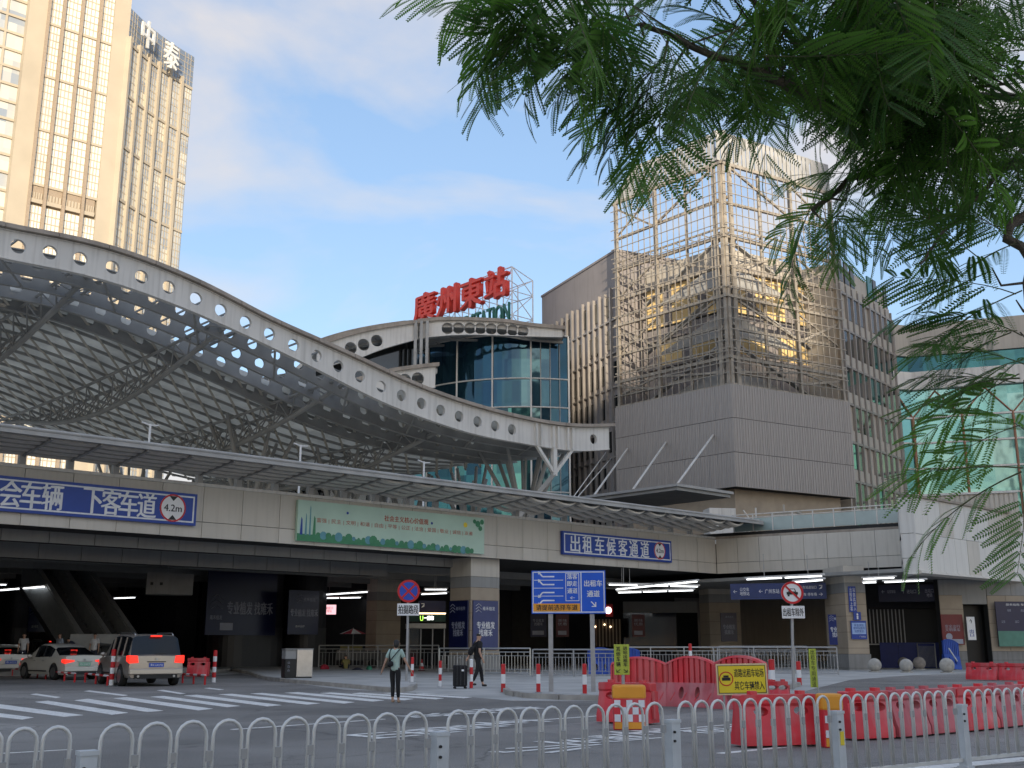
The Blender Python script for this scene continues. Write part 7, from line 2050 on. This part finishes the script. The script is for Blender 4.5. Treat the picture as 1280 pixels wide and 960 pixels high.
m_t, P, k = person('man in black walking right past the stainless railing, pulling a suitcase', p, R(-62), 65.0 * p.y / 1415,
       dict(ell=(-.20, -.12, 1.13), hal=(-.16, -.28, .92), elr=(.22, -.05, 1.12), har=(.24, .05, .88), knl=(-.08, .16, .52), anl=(-.08, .22, .09), knr=(.08, -.06, .48), anr=(.08, -.24, .13), head=(0, .04, 1.58)), 'c_black', 'c_black', 'c_shoe', 'short', .45)
bag = thing('sling_bag', 'black bag slung across the back of the man in black', 'bag', p, R(-62))
link(skin_mesh('pouch', [[(V((-.10, -.26, .98)) * k, .08 * k), (V((-.02, -.24, 1.12)) * k, .105 * k), (V((.08, -.20, 1.27)) * k, .07 * k)]], 'c_black'), 'pouch', bag)
m = MB(); m.path([V(q) * k for q in ((.08, -.20, 1.32), (.14, -.05, 1.45), (.08, .12, 1.38), (-.10, .15, 1.15))], .02 * k, 6); m.build('strap', 'c_black', bag, smooth=True)
p = gnd(575, 861); sc_t = thing('suitcase', 'black wheeled suitcase standing left of the man in black', 'suitcase', p, R(12))
m = MB(); m.box(-.23, -.16, .07, .23, .16, .78); m.build('shell', 'c_black', sc_t, bevel=.05)
for x in (-.13, 0, .13): MB().box(x - .012, -.175, .12, x + .012, -.16, .74).build('rib', 'car_dark', sc_t)
for x in (-.18, .18):
    for y in (-.12, .12): MB().tube((x, y - .015, .035), (x, y + .015, .035), .035, 12).build('wheel', 'rubber', sc_t)
m = MB(); m.path([V((-.08, .10, .78)), V((-.08, .10, 1.02)), V((.08, .10, 1.02)), V((.08, .10, .78))], .011, 6); m.build('handle', 'steel', sc_t)
MB().box(.02, -.18, .58, .10, -.176, .64).build('tag', 'white', sc_t)
# people beyond the cars, standing on the raised kerb by the escalator
pl = thing('raised_walkway', 'raised concrete walkway behind the queueing cars', 'platform', at(70, 830, 57), R(20))
pl.location.z = 0
m = MB(); m.box(-9, -1, 0, 7.0, 1.6, .34); m.build('slab', 'concrete', pl)
for px, fc, lab, top in ((27, 200, 'person in a grey shirt at far left behind the white taxi roof', 'c_white'), (72, 150, 'person in a pale blue shirt behind the dark hatchback', 'c_blue'), (93, 100, 'person in dark clothes bending near the escalator foot', 'c_dark'), (116, 190, 'person in a white shirt with black hair before the grey landing wall', 'c_white')):
    q = at(px, 830, 57 + (px - 70) * .012); jj = {}
    if px == 93: jj = dict(chest=(0, .18, 1.18), neck=(0, .30, 1.28), head=(0, .40, 1.36), shl=(-.16, .24, 1.26), shr=(.16, .24, 1.26), ell=(-.2, .34, 1.02), elr=(.2, .34, 1.02), hal=(-.15, .5, .95), har=(.15, .5, .95))
    person(lab, (q.x, q.y, .34), R(fc), 1.72, jj, top, 'c_dark')
# seated vendor and goods on the pavement
p = gnd(432, 838.5); t_, P, k = person('person in an olive shirt sitting on the pavement by the dark railing', (p.x, p.y, -.0), R(10), 1.7,
       dict(hip=(0, 0, .14), chest=(0, .06, .50), neck=(0, .12, .66), head=(0, .17, .79), shl=(-.17, .08, .60), shr=(.17, .08, .60), ell=(-.24, .22, .40), elr=(.24, .22, .40), hal=(-.14, .42, .34), har=(.14, .42, .34),
            hpl=(-.1, .03, .12), hpr=(.1, .03, .12), knl=(-.2, .38, .38), knr=(.2, .38, .38), anl=(-.12, .52, .08), anr=(.12, .52, .08)), 'c_olive', 'c_dark')
def heap(label, px, py, w, h, mt, name='cloth_bundle'):
    q = gnd(px, py, .0); r = random.Random(px); t = thing(name, label, 'bundle', q, r.uniform(0, 3))
    pts = [[(V((-w / 2, 0, h * .3)), h * .3), (V((-w * .1, .05, h * .5)), h * .5), (V((w * .3, -.03, h * .35)), h * .35), (V((w / 2, 0, h * .2)), h * .2)]]
    link(skin_mesh('cloth', pts, mt), 'cloth', t)
M['g_red'] = cloth('red_cloth', (.35, .02, .04)); M['g_green'] = cloth('green_cloth', (.05, .25, .15))
heap('small heap of red cloth left of the seated person', 406, 839.5, .7, .5, 'g_red'); heap('small heap of green cloth right of the seated person', 462, 840, .9, .4, 'g_green'); heap('small heap of dark goods between the green cloth and the seated person', 446, 840.5, 1.1, .3, 'c_dark')
# round red umbrella and stall frame behind the dark railing
q = gnd(440, 835.5); t = thing('folded_parasol', 'small red and white parasol over a goods cart behind the dark railing', 'umbrella', q)
m = MB()
for i in range(8):
    a, b = 2 * PI * i / 8, 2 * PI * (i + 1) / 8
    m = MB(); m.add([(0, 0, 2.55), (.9 * math.cos(a), .9 * math.sin(a), 2.2), (.9 * math.cos(b), .9 * math.sin(b), 2.2), (0, 0, 2.53)], [(0, 1, 2), (3, 2, 1)]); m.build('panel', 'g_red' if i % 2 else 'c_white', t, fix=False)
MB().tube((0, 0, 0), (0, 0, 2.6), .02, 6).build('pole', 'steel', t)
t = thing('goods_cart', 'dark wheeled goods cart behind the dark railing under the parasol', 'cart', (q.x + .3, q.y + .8, 0))
MB().box(-1.4, -.4, .5, 1.4, .4, 1.15).build('crate_bed', 'car_dark', t); MB().box(-1.2, -.3, 1.16, .2, .3, 1.5).build('goods', 'c_olive', t)
for x in (-1, 1): m = MB(); m.tube((x, -.45, .3), (x, -.40, .3), .3, 16); m.build('wheel', 'rubber', t)
# ================================================================== tree in the foreground, upper right
def leaf_mat(name, c, tr):
    m = bpy.data.materials.new(name); m.use_nodes = True
    n, l = m.node_tree.nodes, m.node_tree.links
    b = n['Principled BSDF']; b.inputs['Roughness'].default_value = .5
    oi = n.new('ShaderNodeObjectInfo'); t = n.new('ShaderNodeTexCoord'); nz = n.new('ShaderNodeTexNoise'); nz.inputs['Scale'].default_value = 9
    l.new(t.outputs['Object'], nz.inputs['Vector'])
    ad = n.new('ShaderNodeMath'); ad.operation = 'MULTIPLY_ADD'; ad.inputs[1].default_value = .5; l.new(nz.outputs['Fac'], ad.inputs[0]); l.new(oi.outputs['Random'], ad.inputs[2])
    r = n.new('ShaderNodeValToRGB'); r.color_ramp.elements[0].position = .2; r.color_ramp.elements[1].position = 1.1 if False else 1.0
    r.color_ramp.elements[0].color = (c[0] * .55, c[1] * .6, c[2] * .7, 1); r.color_ramp.elements[1].color = (c[0] * 1.5, c[1] * 1.35, c[2] * 1.1, 1)
    l.new(ad.outputs[0], r.inputs['Fac']); l.new(r.outputs[0], b.inputs['Base Color'])
    tb = n.new('ShaderNodeBsdfTranslucent'); mxs = n.new('ShaderNodeMixShader'); mxs.inputs[0].default_value = tr
    hs = n.new('ShaderNodeHueSaturation'); hs.inputs['Value'].default_value = 1.6; hs.inputs['Saturation'].default_value = 1.1
    l.new(r.outputs[0], hs.inputs['Color']); l.new(hs.outputs[0], tb.inputs['Color'])
    l.new(b.outputs[0], mxs.inputs[1]); l.new(tb.outputs[0], mxs.inputs[2]); l.new(mxs.outputs[0], n['Material Output'].inputs['Surface'])
    return m
M['leaf'] = leaf_mat('leaflet_green', (.085, .19, .045), .45)
M['twig'] = mat('leaf_stalk', (.10, .11, .05), .7, var=.2); M['bark'] = mat('grey_brown_bark', (.12, .10, .08), .9, var=.3, scale=8, bump=.6)
def leaf_mesh(seed, Ln=.36, pairs=9, plen=.135, nleaf=20):
    """twice pinnate leaf along +x, drooping; leaflets are folded pairs"""
    r = random.Random(seed); m = MB()
    droop = r.uniform(.1, .5)
    def rach(t): return V((Ln * t, Ln * .06 * math.sin(t * 3 + seed), -Ln * droop * t * t * .6))
    pts = [rach(i / 8) for i in range(9)]; m.path(pts, .0017, 4, 1, rr=[.0024 - .0017 * i / 8 for i in range(9)])
    for i in range(pairs):
        t = .16 + .84 * (i + .5) / pairs
        o = rach(t); fw = (rach(min(1, t + .02)) - rach(t - .02)).normalized()
        pl = plen * (.55 + .75 * math.sin(PI * (.18 + .72 * t))) * r.uniform(.88, 1.1)
        for s_ in (-1, 1):
            ang = R(62 - 26 * t) + r.uniform(-.12, .12)
            side = V((0, s_, 0)); up = V((0, 0, 1))
            d = (fw * math.cos(ang) + side * math.sin(ang)).normalized()
            tilt = r.uniform(-.3, .15)
            bend = r.uniform(.08, .35)
            nrm = (up + side * r.uniform(-.5, .5) + fw * r.uniform(-.3, .3)).normalized()
            lat = d.cross(nrm).normalized(); nrm = lat.cross(d).normalized()
            def pp(u): return o + d * pl * u + nrm * (tilt * u * pl - bend * pl * u * u)
            m.path([pp(0), pp(.5), pp(1)], .0007, 3, 1)
            for j in range(nleaf):
                u = .05 + .95 * (j + .5) / nleaf
                c = pp(u); w = pl * .10 * (math.sin(PI * (.10 + .82 * u)) ** .6) + .001; lw_ = pl / nleaf * .60
                for q in (-1, 1):
                    dr = (lat * q + d * .45 - nrm * .12).normalized()
                    e = dr * w
                    m.add([c, c + e * .5 + d * lw_, c + e, c + e * .5 - d * lw_], [(0, 1, 2, 3)], 0)
    return m.mesh('leaf', ['leaf', 'twig'], fix=False)
LEAVES = [leaf_mesh(s_, Ln=.32 + .03 * (s_ % 4), pairs=7 + s_ % 2) for s_ in range(6)]
tree = thing('feathery_tree', 'feathery leaved tree whose dark branches hang into the upper right of the view', 'tree', (5.4, 3.4, 0))
to = V((5.4, 3.4, 0))
rt_ = random.Random(3)
def limb(pts, r0, r1, name='limb', n=8):
    pts = [V(p) - to for p in pts]; k = len(pts)
    fine = []
    for i in range(k - 1):
        a = pts[max(i - 1, 0)]; b = pts[i]; c = pts[i + 1]; d = pts[min(i + 2, k - 1)]
        for j in range(4):
            t = j / 4; fine.append(.5 * ((2 * b) + (c - a) * t + (2 * a - 5 * b + 4 * c - d) * t * t + (3 * b - a - 3 * c + d) * t ** 3))
    fine.append(pts[-1]); K = len(fine)
    fine = [p + V((rt_.uniform(-1, 1), rt_.uniform(-1, 1), rt_.uniform(-1, 1))) * .006 if 0 < i < K - 1 else p for i, p in enumerate(fine)]
    m = MB(); m.path(fine, r0, n, 0, rr=[r0 + (r1 - r0) * i / (K - 1) for i in range(K)]); m.build(name, 'bark', tree, smooth=True)
    return [p + to for p in fine]
T_top = V((5.2, 3.5, 3.6))
limb([(5.4, 3.4, -.1), (5.35, 3.42, 1.4), (5.25, 3.5, 2.6), T_top], .19, .13, 'trunk', 14)
def B_(pts): return [at(a, b, Y) for a, b, Y in pts]
br1 = B_([(1290, 172, 3.15), (1190, 170, 3.05), (1090, 156, 2.95), (1010, 122, 2.85), (950, 92, 2.75), (880, 62, 2.65), (800, 30, 2.6)])
br2 = B_([(1300, 200, 3.4), (1190, 202, 3.3), (1110, 214, 3.2), (1060, 228, 3.1), (1015, 262, 3.0)])
br3 = B_([(1300, -60, 3.3), (1120, -70, 3.0), (950, -60, 2.8), (820, -40, 2.6), (700, -45, 2.5), (610, -30, 2.45)])
br4 = B_([(1320, 250, 3.0), (1290, 330, 2.95), (1285, 430, 2.9), (1292, 540, 2.85), (1300, 600, 2.85)])
br5 = B_([(1190, 170, 3.05), (1170, 90, 2.9), (1120, 20, 2.8), (1060, -40, 2.7)])
br6 = B_([(1090, 156, 2.95), (1000, 60, 2.8), (930, -10, 2.7), (860, -60, 2.6)])
br7 = B_([(1280, 120, 3.1), (1200, 60, 3.0), (1130, 10, 2.95), (1080, -60, 2.9)])
br8 = B_([(1290, 172, 3.15), (1230, 240, 3.0), (1180, 290, 2.9), (1150, 330, 2.85)])
conn = V((5.0, 3.45, 3.4))
brs = []
for b, r0, r1 in ((br1, .021, .006), (br2, .017, .005), (br3, .02, .005), (br4, .014, .004), (br5, .011, .003), (br6, .011, .003), (br7, .012, .003), (br8, .008, .003)):
    if b in (br1, br2, br3, br4, br7):
        pts = [T_top if b is not br4 else conn, (T_top + b[0]) / 2 + V((0, 0, .12))] + b
    else: pts = b
    brs.append((limb(pts, r0 * (1.6 if len(pts) > len(b) else 1), r1), b))
nleaf = [0]
def put_leaf(p, aim, roll=None, sc=1.0, k=None):
    if nleaf[0] >= 298: return
    d = V(aim).normalized()
    q = d.to_track_quat('X', 'Z')
    rl = roll if roll is not None else rt_.uniform(-.55, .55)
    from mathutils import Quaternion
    q = q @ Quaternion((1, 0, 0), rl)
    o = link(LEAVES[k if k is not None else rt_.randrange(6)], 'leaf', tree, V(p) - to); o.rotation_mode = 'QUATERNION'; o.rotation_quaternion = q; o.scale = (sc,) * 3
    nleaf[0] += 1
tw = MB()
def spray(px, py, Y, apx, apy, n=4, sc=1.0, dY=0.0):
    vz = .12 if px > 1200 else .3
    """a cluster of leaves growing from a twig end at the given place towards a second place"""
    p = at(px, py, Y); a = at(apx, apy, Y + dY); d = (a - p)
    best = min((q for f, b in brs for q in f if q.z > 2), key=lambda q: (q - p).length)
    mid = (p + best) / 2 + V((rt_.uniform(-.03, .03), 0, -.03))
    tw.path([best - to, mid - to, p - to], .004, 5, 0, rr=[.0045, .0035, .002])
    for i in range(n):
        f = (i - (n - 1) / 2) / max(1, n)
        dd = d.normalized() + V((rt_.uniform(-.3, .3), rt_.uniform(-.5, .5), rt_.uniform(-vz, vz)))
        s_ = d.cross(V((0, 1, 0))).normalized() * f * 1.5
        put_leaf(p + V((rt_.uniform(-.03, .03), rt_.uniform(-.04, .04), rt_.uniform(-.02, .02))), dd + s_, sc=sc * rt_.uniform(.8, 1.1))
# hand placed sprays along the visible outline
for a in [(655, -8, 2.5, 570, 25, 3, .8), (665, 0, 2.5, 610, 70, 3, .75), (690, -10, 2.45, 600, 30, 3, .85), (740, 0, 2.5, 680, 70, 3, .8), (700, -30, 2.4, 740, 60, 3, .8), (800, 40, 2.6, 690, 110, 4, .9), (830, 80, 2.6, 690, 150, 4, .95), (840, 100, 2.6, 740, 210, 4, .95),
          (850, 60, 2.6, 800, 190, 3, .85), (880, 50, 2.6, 905, 165, 2, .75), (920, 60, 2.7, 930, 140, 2, .7), (780, 10, 2.5, 700, 80, 3, .8), (960, 95, 2.75, 900, 140, 3, .7), (1010, 125, 2.85, 960, 60, 3, .8),
          (1060, 230, 3.0, 1010, 290, 3, .75), (1090, 220, 3.1, 1030, 215, 2, .7), (1110, 215, 3.1, 1100, 330, 3, .85), (1015, 262, 3.0, 1040, 320, 3, .7), (1160, 250, 2.95, 1180, 320, 2, .8),
          (1240, 335, 2.9, 1140, 335, 2, .8), (1270, 375, 2.9, 1130, 365, 2, .9), (1275, 415, 2.9, 1130, 420, 3, .95), (1280, 475, 2.85, 1110, 490, 3, 1.0), (1285, 540, 2.85, 1180, 520, 2, .8), (1290, 590, 2.85, 1210, 600, 2, .9), (1290, 600, 2.85, 1290, 660, 1, .8), (1270, 300, 2.9, 1200, 290, 3, .8), (1285, 450, 2.9, 1250, 440, 2, .8)]:
    spray(*a)
# fill of the dense upper right
while nleaf[0] < 292:
    f, b = brs[rt_.choice([0, 0, 1, 2, 2, 4, 4, 5, 6, 6, 6, 3])]
    i = rt_.randrange(len(f) // 4, len(f)); p = f[i]
    sx = V((rt_.uniform(-1, .6), rt_.uniform(-.55, .55), rt_.uniform(-1.0, .5)))
    base_ = p + V((rt_.uniform(-.22, .22), rt_.uniform(-.3, .3), rt_.uniform(-.16, .22)))
    if base_.z < 2.0: continue
    # keep the open sky to the left of the crown and the lattice clear
    rel = base_ - V((0, 0, EYE)); depth = rel.y * ct + rel.z * st
    sxp = 640 + F_PX * rel.x / depth; syp = 480 - F_PX * (rel.z * ct - rel.y * st) / depth
    if syp > 190 and sxp < 1190: continue
    if syp > 230: continue
    if sxp < 1010 and syp > 70: continue
    if sxp < 1100 and syp > 130: continue
    if sxp < 900 and rt_.random() < .6: continue
    tw.path([p - to, (p + base_) / 2 - to, base_ - to], .003, 4, 0, rr=[.004, .003, .0015])
    put_leaf(base_, sx, sc=rt_.uniform(.7, 1.05))
tw.build('twigs', 'bark', tree, kind='stuff')
bpy.data.scenes.remove(_ts)
